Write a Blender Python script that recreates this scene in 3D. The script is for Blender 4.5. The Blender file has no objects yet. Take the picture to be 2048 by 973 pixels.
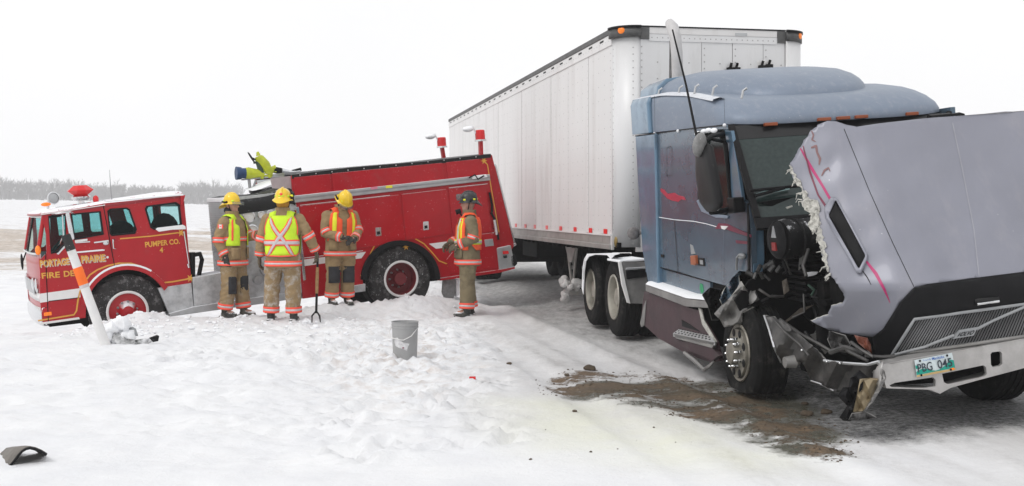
import bpy, bmesh, math, random
import numpy as np
from mathutils import Vector, Matrix, noise
from mathutils.geometry import delaunay_2d_cdt
random.seed(4)
S = bpy.context.scene
COL = S.collection
V = Vector
# ------------------------------------------------------------------ camera
FX, CX, HY, CH = 2300.0, 1024.0, 420.0, 1.63       # focal length and horizon in photograph pixels, eye height in m
cam = bpy.data.cameras.new('camera'); camo = bpy.data.objects.new('camera', cam); COL.objects.link(camo)
camo.location = (0, 0, CH); camo.rotation_euler = (math.radians(90), 0, 0)
cam.sensor_width = 36; cam.lens = FX/2048*36
cam.shift_y = -(486.5-HY)/2048
cam.clip_start = 0.1; cam.clip_end = 5000
S.camera = camo
S.render.resolution_x = 1024; S.render.resolution_y = 486
# ------------------------------------------------------------------ world: white snow-laden overcast
wd = bpy.data.worlds.new("World"); S.world = wd; wd.use_nodes = True
nt = wd.node_tree; nt.nodes.clear()
wo = nt.nodes.new('ShaderNodeOutputWorld'); bg = nt.nodes.new('ShaderNodeBackground')
sky = nt.nodes.new('ShaderNodeTexSky'); sky.sky_type = 'NISHITA'; sky.sun_disc = False
SUN_EL, SUN_AZ = 50, 232
sky.sun_elevation = math.radians(SUN_EL); sky.sun_rotation = math.radians(SUN_AZ); sky.dust_density = 6; sky.air_density = 2
vm = nt.nodes.new('ShaderNodeVectorMath'); vm.operation = 'SCALE'; vm.inputs['Scale'].default_value = 0.1
nt.links.new(sky.outputs[0], vm.inputs[0])
cld = nt.nodes.new('ShaderNodeTexNoise'); cld.inputs['Scale'].default_value = 1.4; cld.inputs['Detail'].default_value = 3
cr = nt.nodes.new('ShaderNodeValToRGB'); cr.color_ramp.elements[0].color = (.945, .947, .957, 1); cr.color_ramp.elements[1].color = (1.03, 1.03, 1.04, 1)
cr.color_ramp.elements[0].position = .3; cr.color_ramp.elements[1].position = .7
nt.links.new(cld.outputs[0], cr.inputs[0])
mx = nt.nodes.new('ShaderNodeMix'); mx.data_type = 'RGBA'; mx.inputs[0].default_value = 0.94
nt.links.new(vm.outputs[0], mx.inputs[6]); nt.links.new(cr.outputs[0], mx.inputs[7])
nt.links.new(mx.outputs[2], bg.inputs[0]); bg.inputs[1].default_value = 1.0
nt.links.new(bg.outputs[0], wo.inputs[0])
sl = bpy.data.lights.new('sun', 'SUN'); sl.energy = 0.85; sl.angle = math.radians(22); sl.color = (1, .985, .96)
so = bpy.data.objects.new('sun', sl); COL.objects.link(so)
_d = V((math.sin(math.radians(SUN_AZ))*math.cos(math.radians(SUN_EL)), math.cos(math.radians(SUN_AZ))*math.cos(math.radians(SUN_EL)), math.sin(math.radians(SUN_EL))))
so.rotation_euler = _d.to_track_quat('Z', 'Y').to_euler(); so.location = (0, 0, 60)
S.view_settings.view_transform = 'Standard'; S.view_settings.look = 'None'; S.view_settings.exposure = 0.1; S.view_settings.gamma = 1
S.render.engine = 'CYCLES'
S.cycles.max_bounces = 8; S.cycles.transparent_max_bounces = 12; S.cycles.volume_bounces = 1
# ------------------------------------------------------------------ helpers
def W(px, py, Y): return V(((px-CX)/FX*Y, Y, CH-(py-HY)/FX*Y))
def ray(px, py): return V(((px-CX)/FX, 1.0, -(py-HY)/FX))
class Frame:
    def __init__(s, o, x, y, z):
        s.M = Matrix(((x[0], y[0], z[0], o[0]), (x[1], y[1], z[1], o[1]), (x[2], y[2], z[2], o[2]), (0, 0, 0, 1))); s.I = s.M.inverted()
    def hit(s, px, py, ax=1, val=0.0):              # where the line of sight meets a plane of this body
        o = s.I @ V((0, 0, CH)); d = s.I.to_3x3() @ ray(px, py)
        t = (val-o[ax])/d[ax]; return o+d*t
    def loc(s, w): return s.I @ w
    def at(s, px, py, Y): return s.I @ W(px, py, Y)
def wframe(loc=(0, 0, 0), rz=0): 
    c, q = math.cos(rz), math.sin(rz); return Frame(loc, (c, q, 0), (-q, c, 0), (0, 0, 1))
def thing(name, fr, label, cat, group=None):
    o = bpy.data.objects.new(name, None); COL.objects.link(o); o.matrix_world = fr.M; o.empty_display_size = .2
    o['label'] = label; o['category'] = cat
    if group: o['group'] = group
    return o
def sub(name, parent, label=None):
    o = bpy.data.objects.new(name, None); COL.objects.link(o); o.parent = parent
    if label: o['label'] = label
    return o
class MB:
    def __init__(s): s.v = []; s.f = []; s.m = []
    def add(s, vs, fs, mi=0):
        b = len(s.v); s.v += [tuple(v) for v in vs]; s.f += [tuple(i+b for i in f) for f in fs]; s.m += [mi]*len(fs); return s
    def box(s, a, b, mi=0):
        x0, y0, z0 = a; x1, y1, z1 = b
        return s.add([(x0,y0,z0),(x1,y0,z0),(x1,y1,z0),(x0,y1,z0),(x0,y0,z1),(x1,y0,z1),(x1,y1,z1),(x0,y1,z1)],
              [(0,3,2,1),(4,5,6,7),(0,1,5,4),(1,2,6,5),(2,3,7,6),(3,0,4,7)], mi)
    def prism(s, pts, off, mi=0):
        n = len(pts); off = V(off); vs = [V(p) for p in pts]+[V(p)+off for p in pts]
        fs = [tuple(range(n)), tuple(range(2*n-1, n-1, -1))]+[(i, i+n, (i+1) % n+n, (i+1) % n) for i in range(n)]
        return s.add(vs, fs, mi)
    def grid(s, rows, closed=False, mi=0):
        n = len(rows[0]); vs = [p for r in rows for p in r]; fs = []
        for i in range(len(rows)-1):
            for j in range(n if closed else n-1):
                k = (j+1) % n; fs.append((i*n+j, i*n+k, (i+1)*n+k, (i+1)*n+j))
        return s.add(vs, fs, mi)
    def tube(s, pts, r, seg=8, mi=0, cap=True, sq=1.0):
        pts = [V(p) for p in pts]; n = len(pts); rs = r if isinstance(r, (list, tuple)) else [r]*n
        rows = []; ref = None
        for i, p in enumerate(pts):
            d = (pts[min(i+1, n-1)]-pts[max(i-1, 0)]).normalized()
            if ref is None: ref = d.orthogonal().normalized()
            ref = (ref-d*ref.dot(d))
            ref = ref.normalized() if ref.length > 1e-6 else d.orthogonal().normalized()
            q = d.cross(ref)
            rows.append([p+(ref*math.cos(a)+q*math.sin(a)*sq)*rs[i] for a in [2*math.pi*k/seg for k in range(seg)]])
        b = len(s.v); s.grid(rows, True, mi)
        if cap:
            s.f.append(tuple(range(b+seg-1, b-1, -1))); s.f.append(tuple(range(b+(n-1)*seg, b+n*seg))); s.m += [mi, mi]
        return s
    def lathe(s, prof, o, ax, seg=24, mi=0, closed=False):
        o = V(o); ax = V(ax).normalized(); e = ax.orthogonal().normalized(); q = ax.cross(e)
        rows = [[o+ax*a+(e*math.cos(t)+q*math.sin(t))*r for t in [2*math.pi*k/seg for k in range(seg)]] for r, a in prof]
        if closed: rows.append(rows[0])
        return s.grid(rows, True, mi)
    def ball(s, c, r, seg=14, rings=8, mi=0, R=None):
        rx, ry, rz = r if isinstance(r, (tuple, list, Vector)) else (r, r, r); c = V(c); R = R or Matrix.Identity(3); rows = []
        for i in range(rings+1):
            t = math.pi*i/rings; t = min(max(t, .02), math.pi-.02)
            rows.append([c+R @ V((rx*math.sin(t)*math.cos(a), ry*math.sin(t)*math.sin(a), rz*math.cos(t))) for a in [2*math.pi*k/seg for k in range(seg)]])
        b = len(s.v); s.grid(rows, True, mi); s.f.append(tuple(range(b, b+seg))); s.f.append(tuple(range(b+(rings+1)*seg-1, b+rings*seg-1, -1))); s.m += [mi, mi]
        return s
    def build(s, name, mats, parent=None, smooth=0, bevel=0, fr=None, kind=None, label=None, solid=0, rim=None, subd=0, fixn=True):
        me = bpy.data.meshes.new(name); me.from_pydata(s.v, [], s.f)
        if not isinstance(mats, (list, tuple)): mats = [mats]
        for m in mats: me.materials.append(m)
        me.polygons.foreach_set('material_index', s.m)
        if fixn:
            bm = bmesh.new(); bm.from_mesh(me); bmesh.ops.recalc_face_normals(bm, faces=bm.faces); bm.to_mesh(me); bm.free()
        if smooth:
            me.polygons.foreach_set('use_smooth', [True]*len(me.polygons)); me.set_sharp_from_angle(angle=math.radians(smooth))
        me.update()
        o = bpy.data.objects.new(name, me); COL.objects.link(o)
        if parent: o.parent = parent
        if solid:
            md = o.modifiers.new('solid', 'SOLIDIFY'); md.thickness = solid; md.offset = 1 if solid > 0 else 1
            if rim is not None: md.material_offset_rim = rim
        if subd: md = o.modifiers.new('sub', 'SUBSURF'); md.levels = subd; md.render_levels = subd
        if bevel: md = o.modifiers.new('bevel', 'BEVEL'); md.width = bevel; md.segments = 2; md.limit_method = 'ANGLE'; md.angle_limit = math.radians(40)
        if kind: o['kind'] = kind
        if label: o['label'] = label
        return o
def inpoly(x, y, P):
    c = False; n = len(P)
    for i in range(n):
        x0, y0 = P[i][0], P[i][1]; x1, y1 = P[i-1][0], P[i-1][1]
        if (y0 > y) != (y1 > y) and x < (x1-x0)*(y-y0)/(y1-y0)+x0: c = not c
    return c
def cdt(outline, holes=(), step=None, extra=()):
    pts = []; ed = []
    for P in [outline]+list(holes):
        b = len(pts); pts += [V((p[0], p[1])) for p in P]; ed += [(b+i, b+(i+1) % len(P)) for i in range(len(P))]
    if step:
        xs = [p[0] for p in outline]; ys = [p[1] for p in outline]; y = min(ys)+step*.5; k = 0
        while y < max(ys):
            x = min(xs)+step*(.3+.5*(k % 2)); k += 1
            while x < max(xs):
                if inpoly(x, y, outline) and not any(inpoly(x, y, h) for h in holes): pts.append(V((x, y)))
                x += step
            y += step
    pts += [V(p) for p in extra]
    r = delaunay_2d_cdt(pts, ed, [], 0, 1e-5)
    vs, fs = r[0], r[2]; out = []
    for f in fs:
        cx = sum(vs[i][0] for i in f)/len(f); cy = sum(vs[i][1] for i in f)/len(f)
        if inpoly(cx, cy, outline) and not any(inpoly(cx, cy, h) for h in holes): out.append(tuple(f))
    return [tuple(v) for v in vs], out
def slab(fr, pts, a, b, name, mat, parent, ax=1, holes=(), bevel=.004, mb=None, mi=0, step=None, **kw):
    """plate whose outline is seen on plane `ax`=a and that reaches back to `ax`=b"""
    P = [fr.hit(p[0], p[1], ax, a) for p in pts]; Hs = [[fr.hit(p[0], p[1], ax, a) for p in h] for h in holes]
    ia = [i for i in range(3) if i != ax]; off = V((0, 0, 0)); off[ax] = b-a
    own = mb is None; mb = mb or MB()
    if not holes and not step: mb.prism(P, off, mi)
    else:
        fl = lambda Q: [(p[ia[0]], p[ia[1]]) for p in Q]
        vs, fs = cdt(fl(P), [fl(h) for h in Hs], step)
        def up(v, c):
            q = [0, 0, 0]; q[ia[0]] = v[0]; q[ia[1]] = v[1]; q[ax] = c; return q
        n = len(vs); mb.add([up(v, a) for v in vs]+[up(v, b) for v in vs], [f for f in fs]+[tuple(i+n for i in reversed(f)) for f in fs], mi)
        for Q in [P]+Hs:
            m = len(Q); mb.add([p for p in Q]+[p+off for p in Q], [(i, (i+1) % m, (i+1) % m+m, i+m) for i in range(m)], mi)
    if own: return mb.build(name, mat, parent, bevel=bevel if not (holes or step) else 0, **kw)
def sheet(fr, outline, depth, name, mats, parent, step=12, thick=.01, rim=None, holes=(), smooth=50, mi=None, jit=0, **kw):
    """bent sheet: outline seen in the photograph, every point at its own distance depth(px,py)"""
    vs, fs = cdt(outline, holes, step); mb = MB()
    P = [fr.at(x, y, depth(x, y)+(random.uniform(-jit, jit) if jit else 0)) for x, y in vs]
    mb.add(P, fs)
    if mi: mb.m = [mi(sum(vs[i][0] for i in f)/3, sum(vs[i][1] for i in f)/3) for f in fs]
    o = mb.build(name, mats, parent, smooth=smooth, fixn=False, **kw)
    me = o.data                                     # make the outside face the camera
    bm = bmesh.new(); bm.from_mesh(me); e = fr.I @ V((0, 0, CH))
    bmesh.ops.recalc_face_normals(bm, faces=bm.faces)
    f0 = max(bm.faces, key=lambda f: f.calc_area())
    if f0.normal.dot(e-f0.calc_center_median()) < 0: bmesh.ops.reverse_faces(bm, faces=bm.faces)
    bm.to_mesh(me); bm.free()
    if thick:
        md = o.modifiers.new('solid', 'SOLIDIFY'); md.thickness = thick; md.offset = -1
        if rim is not None: md.material_offset_rim = rim
    return o
_tx = {}
def text_geo(t, bold=.02):
    if (t, bold) in _tx: return _tx[(t, bold)]
    c = bpy.data.curves.new('t', 'FONT'); c.body = t; c.offset = bold; c.resolution_u = 3
    o = bpy.data.objects.new('t', c); COL.objects.link(o); bpy.context.view_layer.update()
    me = bpy.data.meshes.new_from_object(o.evaluated_get(bpy.context.evaluated_depsgraph_get()))
    vs = [v.co.copy() for v in me.vertices]; fs = [tuple(p.vertices) for p in me.polygons]
    bpy.data.objects.remove(o); bpy.data.curves.remove(c); bpy.data.meshes.remove(me)
    x0 = min(v.x for v in vs); x1 = max(v.x for v in vs); y0 = min(v.y for v in vs); y1 = max(v.y for v in vs)
    _tx[(t, bold)] = ([((v.x-x0)/(x1-x0), (v.y-y0)/(y1-y0)) for v in vs], fs); return _tx[(t, bold)]
def textq(t, C, mb, mi=0, off=(0, 0, 0), bold=.02):
    """letters laid on the quadrilateral C = bottom left, bottom right, top right, top left"""
    vs, fs = text_geo(t, bold); C = [V(c) for c in C]; off = V(off)
    mb.add([C[0]*(1-u)*(1-w)+C[1]*u*(1-w)+C[2]*u*w+C[3]*(1-u)*w+off for u, w in vs], fs, mi)
# ------------------------------------------------------------------ materials
def mat(name, col, rough=.5, metal=0, var=.12, scale=6, bump=0, bscale=60, snow=0, dirt=None, damt=0, dscale=2.5, fleck=0, coat=0, spec=None, emit=0, stretch=None):
    m = bpy.data.materials.new(name); m.use_nodes = True; n = m.node_tree.nodes; L = m.node_tree.links
    b = n['Principled BSDF']; tc = n.new('ShaderNodeTexCoord'); src = tc.outputs['Object']
    if stretch:
        mp = n.new('ShaderNodeMapping'); mp.inputs['Scale'].default_value = stretch; L.new(src, mp.inputs[0]); src = mp.outputs[0]
    def nz(sc, det=5, ro=.6, s=None):
        t = n.new('ShaderNodeTexNoise'); t.inputs['Scale'].default_value = sc; t.inputs['Detail'].default_value = det; t.inputs['Roughness'].default_value = ro; L.new(s or src, t.inputs['Vector']); return t.outputs[0]
    def ramp(s, a, c):
        r = n.new('ShaderNodeMapRange'); r.inputs[1].default_value = a; r.inputs[2].default_value = c; r.clamp = True; L.new(s, r.inputs[0]); return r.outputs[0]
    def mixc(f, a, c):
        x = n.new('ShaderNodeMix'); x.data_type = 'RGBA'
        L.new(f, x.inputs[0])
        for i, q in ((6, a), (7, c)):
            if isinstance(q, tuple): x.inputs[i].default_value = (*q, 1)
            else: L.new(q, x.inputs[i])
        return x.outputs[2]
    def mul(a, c):
        x = n.new('ShaderNodeMath'); x.operation = 'MULTIPLY'
        for i, q in ((0, a), (1, c)):
            if isinstance(q, (int, float)): x.inputs[i].default_value = q
            else: L.new(q, x.inputs[i])
        return x.outputs[0]
    c = mixc(ramp(nz(scale), .3, .7), tuple(x*(1-var) for x in col), tuple(min(1, x*(1+var)) for x in col))
    r = None
    if dirt and damt: 
        f = mul(ramp(nz(dscale, 8, .7), .62-.35*damt, .8-.2*damt), min(1, .4+damt)); c = mixc(f, c, dirt); r = f
    if fleck:
        f = ramp(nz(38, 3, .75, tc.outputs['Object']), .73-.12*fleck, .76-.1*fleck); f = mul(f, ramp(nz(3, 4), .4, .6)); c = mixc(f, c, (.85, .86, .88))
        r = f
    if snow:
        g = n.new('ShaderNodeNewGeometry'); sp = n.new('ShaderNodeSeparateXYZ'); L.new(g.outputs['Normal'], sp.inputs[0])
        f = mul(ramp(sp.outputs[2], .35, .75), ramp(nz(9, 6, .7), .62-.4*snow, .72-.4*snow)); c = mixc(f, c, (.86, .87, .9)); r = f
    L.new(c, b.inputs['Base Color'])
    if r is not None:
        x = n.new('ShaderNodeMix'); L.new(r, x.inputs[0]); x.inputs[2].default_value = rough; x.inputs[3].default_value = .9; L.new(x.outputs[0], b.inputs['Roughness'])
    else:
        x = n.new('ShaderNodeMapRange'); L.new(nz(scale*2.3), x.inputs[0]); x.inputs[3].default_value = max(0, rough-.06); x.inputs[4].default_value = min(1, rough+.08); L.new(x.outputs[0], b.inputs['Roughness'])
    b.inputs['Metallic'].default_value = metal
    if coat: b.inputs['Coat Weight'].default_value = coat; b.inputs['Coat Roughness'].default_value = .08
    if spec is not None: b.inputs['Specular IOR Level'].default_value = spec
    if bump:
        bp = n.new('ShaderNodeBump'); bp.inputs['Strength'].default_value = bump; bp.inputs['Distance'].default_value = .02; L.new(nz(bscale, 6), bp.inputs['Height']); L.new(bp.outputs[0], b.inputs['Normal'])
    if emit: b.inputs['Emission Color'].default_value = (*col, 1); b.inputs['Emission Strength'].default_value = emit
    return m
def glassmat(name, tint, opaq=.25, dark=(.01, .015, .015), rough=.02):
    m = bpy.data.materials.new(name); m.use_nodes = True; n = m.node_tree.nodes; L = m.node_tree.links
    out = n['Material Output']; b = n['Principled BSDF']; b.inputs['Base Color'].default_value = (*dark, 1); b.inputs['Roughness'].default_value = .08
    t = n.new('ShaderNodeBsdfTransparent'); t.inputs[0].default_value = (*tint, 1)
    tc = n.new('ShaderNodeTexCoord'); z = n.new('ShaderNodeTexNoise'); z.inputs['Scale'].default_value = 30; L.new(tc.outputs['Object'], z.inputs['Vector'])
    r = n.new('ShaderNodeMapRange'); r.inputs[1].default_value = .3; r.inputs[2].default_value = .8; r.inputs[3].default_value = opaq*.9; r.inputs[4].default_value = min(1, opaq*1.15+.02); L.new(z.outputs[0], r.inputs[0])
    x = n.new('ShaderNodeMixShader'); L.new(r.outputs[0], x.inputs[0]); L.new(t.outputs[0], x.inputs[1]); L.new(b.outputs[0], x.inputs[2]); L.new(x.outputs[0], out.inputs[0])
    return m
SALT = (.45, .44, .43)
m_red = mat('fire_engine_red', (.42, .004, .011), .3, 0, .08, 3, dirt=(.24, .06, .06), damt=.15, dscale=1.6, fleck=.45, snow=.6, spec=.3, coat=.2)
m_redin = mat('cab_interior_red', (.12, .01, .012), .6)
m_gold = mat('gold_leaf', (.72, .36, .05), .4, .1, .1)
m_white = mat('white_paint', (.78, .77, .76), .45, 0, .05, dirt=(.5, .46, .42), damt=.12)
m_shadow = mat('lettering_shade_paint', (.55, .53, .48), .5)
m_alu = mat('brushed_aluminium', (.45, .46, .47), .42, .55, .12, 5, dirt=(.5, .5, .5), damt=.4, snow=.7, bump=.05)
m_tread = mat('salted_diamond_plate', (.42, .43, .44), .5, .45, .15, 8, dirt=(.62, .63, .64), damt=.6, dscale=4, snow=.8, bump=.15, bscale=90)
m_chrome = mat('chrome', (.7, .71, .72), .16, 1, .05)
m_steel = mat('galvanised_steel', (.35, .35, .36), .45, .7, .15)
m_black = mat('black_plastic', (.007, .007, .008), .5, 0, .2, spec=.15)
m_rubber = mat('tyre_rubber', (.011, .011, .011), .85, 0, .3, 12, dirt=(.12, .11, .10), damt=.15, dscale=6, bump=.3, bscale=120, spec=.15)
m_rubsn = mat('snowy_tyre_rubber', (.035, .033, .033), .85, 0, .3, 12, dirt=(.3, .29, .29), damt=.3, dscale=9, fleck=.8, bump=.3, bscale=120, spec=.15)
m_dark = mat('dark_underbody', (.006, .006, .0065), .8, 0, .4, 5, dirt=(.03, .027, .024), damt=.25, spec=.1)
m_tarp = mat('black_vinyl_tarp', (.010, .010, .011), .5, 0, .2, 6, snow=.1, fleck=.3, bump=.5, bscale=7, spec=.3)
m_snow = mat('fresh_snow', (.87, .88, .9), .95, 0, .03, 4, bump=.25, bscale=16)
m_orange = mat('amber_lens', (.95, .22, .01), .25, 0, .05, emit=.15)
m_redlens = mat('red_lens', (.60, .008, .010), .18, 0, .08, emit=.08)
m_lime = mat('lime_monitor_paint', (.5, .55, .02), .4, 0, .15, 14, dirt=(.2, .2, .05), damt=.2)
m_blue = mat('blue_nozzle_rubber', (.02, .06, .16), .5, 0, .2)
m_glass = glassmat('teal_cab_glass', (.72, .93, .93), .10)
m_glassd = glassmat('dark_glass', (.28, .36, .35), .6, (.02, .03, .03))
m_label = mat('white_sticker', (.75, .74, .73), .5, 0, .1, 40)
m_yel = mat('yellow_sticker', (.8, .75, .05), .5)
m_pinks = mat('pink_sticker', (.75, .25, .35), .5)
# ------------------------------------------------------------------ ground: one sheet of snow out to the horizon
def vn(x, y, seed=0):
    xi = np.floor(x).astype(np.int64); yi = np.floor(y).astype(np.int64); fx = x-xi; fy = y-yi; fx = fx*fx*(3-2*fx); fy = fy*fy*(3-2*fy)
    def h(a, b):
        q = (a*374761393+b*668265263+seed*1442695041) & 0x7fffffff; q = ((q ^ (q >> 13))*1274126177) & 0x7fffffff; return ((q ^ (q >> 16)) & 0xffff)/65535.0
    return (h(xi, yi)*(1-fx)+h(xi+1, yi)*fx)*(1-fy)+(h(xi, yi+1)*(1-fx)+h(xi+1, yi+1)*fx)*fy
def fbm(x, y, o=4, seed=0):
    s = 0; a = .5; t = 0
    for k in range(o): s = s+a*vn(x*2**k+17.3*k, y*2**k+5.1*k, seed+k); t += a; a *= .5
    return s/t
def ss(x, a, b): t = np.clip((x-a)/(b-a), 0, 1); return t*t*(3-2*t)
# firetruck side line: passes W(255,623,17.1) with this heading
PSI = math.radians(27)
def side_dist(X, Y):                                # distance from the fire engine's near side, + is beyond it
    x0, y0 = (255-CX)/FX*17.1, 17.1
    return -(X-x0)*math.sin(PSI)+(Y-y0)*math.cos(PSI), (X-x0)*math.cos(PSI)+(Y-y0)*math.sin(PSI)
def height(X, Y):
    X = np.asarray(X, float); Y = np.asarray(Y, float)
    road = ss(X, -1.1, -.2)*1.0
    road = np.maximum(road, 0)
    d, l = side_dist(X, Y)
    z = np.zeros_like(X)
    # ditch on the far side of the shoulder, under the engine
    dd = ss(-X, .8, 6.0)
    dz = -.44*ss(d, -.5, .4)*dd-.08*ss(d, -.4, .4)*ss(-X, -.5, 1)
    z = z+dz
    # wide field, rising slowly to the trees
    far = np.clip(Y-26, 0, 600)
    slope = .0165-.0052*ss(X/np.maximum(Y, 1), -.42, -.22)
    slope = slope*(1-ss(X/np.maximum(Y, 1), -.15, 0.05))
    z = z+far*slope
    # ploughed bank along the engine side
    ridge = .045*np.exp(-((d+.75)/.45)**2)*ss(l, -1.2, .4)*(1-ss(l, 5.6, 6.6))
    z = z+ridge*(.55+.9*fbm(X*1.7, Y*1.7, 3, 4))
    z = z+.20*np.exp(-((l-4.35)/1.0)**2-((d+.62)/.42)**2)*(.6+.8*fbm(X*3, Y*3, 3, 9))   # heap against the rear wheel
    z = z+.10*np.exp(-((l-3.1)/.7)**2-((d+.6)/.4)**2)
    z = z+.17*np.exp(-((l-.15)/.33)**2-((d+.42)/.25)**2)*(.6+.8*fbm(X*5, Y*5, 3, 19))
    z = z+.03*np.exp(-((l+1.0)/.4)**2-((d+.35)/.3)**2)-.13*ss(-l, .5, 1.0)*np.exp(-((d+.2)/.9)**2)*(1-ss(-l, 2.6, 3.6))+0.0*np.exp(-((l+1.0)/.4)**2)*(.6+.8*fbm(X*5, Y*5, 3, 29))
    # trodden, lumpy shoulder; smoother road
    near = 1-ss(Y, 24, 60)
    lump = (fbm(X*2.1, Y*2.1, 4, 1)-.5)*.14+(np.abs(fbm(X*7, Y*7, 3, 2)-.5))*.15+(fbm(X*16, Y*16, 2, 3)-.5)*.045-.035
    z = z-.035*(fbm(X*4.3, Y*4.3, 2, 31) > .60)*(1-road)*near*ss(Y, 6, 12)*ss(fbm(X*4.3, Y*4.3, 2, 31), .60, .66)
    tr = ss(Y, 9, 13)*(1-ss(np.abs(X+3.0), 3.0, 6.5))
    cz = np.exp(-((X+1.9)/1.3)**2)*ss(Y, 6.5, 9)
    z = z+lump*(1-road)*near*(.24+.4*tr*ss(X, -7, -3)+.5*cz)+(fbm(X*24, Y*24, 3, 41)-.5)*.028*(1-road)*near*(.3+cz)
    z = z+((fbm(X*1.2, Y*1.2, 3, 7)-.5)*.03+(fbm(X*14, Y*9, 3, 8)-.5)*.012)*road*near
    z = z+(1-near)*(fbm(X*.35, Y*.35, 4, 5)-.5)*.5*(1-road*.8)
    # wheel ruts pressed into the road snow
    for xr, w, dp in ((1.35, .4, .05), (.45, .22, .035), (-.35, .16, .04), (.95, .14, .03)):
        c = xr+.19*(15-Y); z = z-dp*np.exp(-((X-c)/w)**4)*road*ss(Y, 5, 9)
    return z
def gz(x, y): return float(height(np.array([x]), np.array([y]))[0])
def lines(a, b, d, lo, hi, k=1.13):
    L = list(np.arange(a, b+1e-6, d)); s = d; x = b
    while x < hi: s *= k; x += s; L.append(x)
    s = d; x = a
    while x > lo: s *= k; x -= s; L.insert(0, x)
    return np.array(L)
gx = lines(-9, 6.2, .055, -1500, 1500); gy = np.concatenate([lines(5.2, 24, .05, -400, 24)[:-1], lines(24, 24.01, .06, 24, 2200, 1.06)[1:]])
gy = np.unique(gy)
GX, GY = np.meshgrid(gx, gy); GZ = height(GX, GY)
rp = np.random.RandomState(6)                       # boot prints trodden about the shoulder
for k in range(230):
    if k < 110: u_, y_ = rp.uniform(-.30, -.02), rp.uniform(12.5, 16.6)
    else: u_, y_ = rp.uniform(-.16, .0), rp.uniform(7.5, 14)
    x_ = u_*y_; a_ = rp.uniform(0, math.pi); m_ = (np.abs(GX-x_) < .35) & (np.abs(GY-y_) < .35); dx, dy = GX[m_]-x_, GY[m_]-y_
    p_, q_ = dx*math.cos(a_)+dy*math.sin(a_), -dx*math.sin(a_)+dy*math.cos(a_); r2 = (p_/.17)**2+(q_/.075)**2
    GZ[m_] += -.045*np.exp(-r2**2)+.022*np.exp(-((r2-2.0)/.9)**2)
PXg = CX+FX*GX/np.maximum(GY, .5); PYg = HY+FX*(CH-GZ)/np.maximum(GY, .5)
def pdist(P, x, y):                                 # signed distance to a polygon (inside positive)
    d = np.full(x.shape, 1e9); ins = np.zeros(x.shape, bool); n = len(P)
    for i in range(n):
        ax, ay = P[i]; bx, by = P[(i+1) % n]; ex, ey = bx-ax, by-ay
        t = np.clip(((x-ax)*ex+(y-ay)*ey)/(ex*ex+ey*ey), 0, 1); d = np.minimum(d, np.hypot(x-ax-t*ex, y-ay-t*ey))
        c = ((ay > y) != (by > y)) & (x < ex*(y-ay)/((by-ay) if by != ay else 1e-9)+ax); ins ^= c
    return np.where(ins, d, -d)
def gp(P): return [((x-CX)/FX*(FX*CH/(y-HY)), FX*CH/(y-HY)) for x, y in P]
sand_p = gp([(1050,764),(1110,744),(1200,737),(1330,739),(1420,748),(1500,752),(1560,782),(1600,806),(1700,842),(1722,880),(1720,905),(1680,925),(1600,905),(1540,880),(1470,850),(1400,838),(1340,834),(1280,812),(1180,792),(1085,792)])
wet_p = gp([(1120,790),(1150,762),(1400,750),(1560,762),(1640,800),(1730,900),(1680,930),(1560,905),(1460,862),(1380,830)])
wet2_p = gp([(1440,690),(1760,690),(2300,740),(2300,830),(2048,858),(1850,872),(1740,870),(1600,850),(1450,800)])
yel_p = gp([(1020,800),(1200,796),(1350,835),(1480,870),(1600,915),(1560,940),(1300,925),(1100,900),(1020,860)])
fade = lambda P, w: ss(pdist(P, GX, GY), -w, w)
A = {}
A['road'] = ss(GX, -.9, .5)*(1-.55*ss(GY, 60, 200))*ss(GX, -5, -.5)
A['road'] = A['road']*(1-.92*ss(-(GY-9.2-.9*ss(GX, -1, 4)*0), -.3, 1.6)*(1-ss(GX, 2.2, 3.8)))
A['sand'] = fade(sand_p, .38); A['wet'] = fade(wet_p, .3)*.9; A['slush'] = fade(wet2_p, .7); A['yel'] = fade(yel_p, .6)
A['trod'] = np.exp(-((PXg-800)/170)**2-((PYg-725)/85)**2)
_tu = GX-(1.41-.1955*(GY-15.24)); _tk = 0
for c_, w_, s_ in ((-1.55, .16, 1), (-1.2, .10, .8), (-.55, .18, 1), (-.15, .1, .7), (.35, .2, .9), (1.1, .2, .8), (1.6, .14, .9)): _tk = _tk+s_*np.exp(-((_tu-c_-.12*np.sin(GY*.35+c_))/w_)**2)
A['track'] = np.clip(_tk, 0, 1)*ss(GY, 5.5, 8)*(1-ss(GY, 45, 90))
A['mott'] = ss(GY, 27, 40)*(1-ss(GY, 250, 400))
A['stub'] = ss(GY, 30, 40)*(1-ss(GY, 70, 120))*(1-ss(GX/np.maximum(GY, 1), -.05, .05))
# darker strip of road under and behind the trailer
tu = GX-(1.41-.1955*(GY-15.24)); A['dark_strip'] = ss(tu, -1.3, .1)*(1-ss(tu, 2.6, 3.8))*ss(GY, 9.5, 17)
gfr = thing
me = bpy.data.meshes.new('snow_ground'); ny, nx = GX.shape
vs = np.stack([GX.ravel(), GY.ravel(), GZ.ravel()], 1)
ii = np.arange(ny-1)[:, None]*nx+np.arange(nx-1)[None, :]; q = np.stack([ii, ii+1, ii+1+nx, ii+nx], -1).reshape(-1, 4)
me.vertices.add(len(vs)); me.vertices.foreach_set('co', vs.ravel()); me.loops.add(q.size); me.polygons.add(len(q))
me.loops.foreach_set('vertex_index', q.ravel().astype(np.int32)); me.polygons.foreach_set('loop_start', (np.arange(len(q))*4).astype(np.int32))
me.update(calc_edges=True); me.polygons.foreach_set('use_smooth', np.ones(len(q), bool))
for k, a in A.items():
    at = me.attributes.new(k, 'FLOAT', 'POINT'); at.data.foreach_set('value', a.ravel().astype(np.float32))
m_ground = bpy.data.materials.new('road_and_field_snow'); m_ground.use_nodes = True
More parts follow.
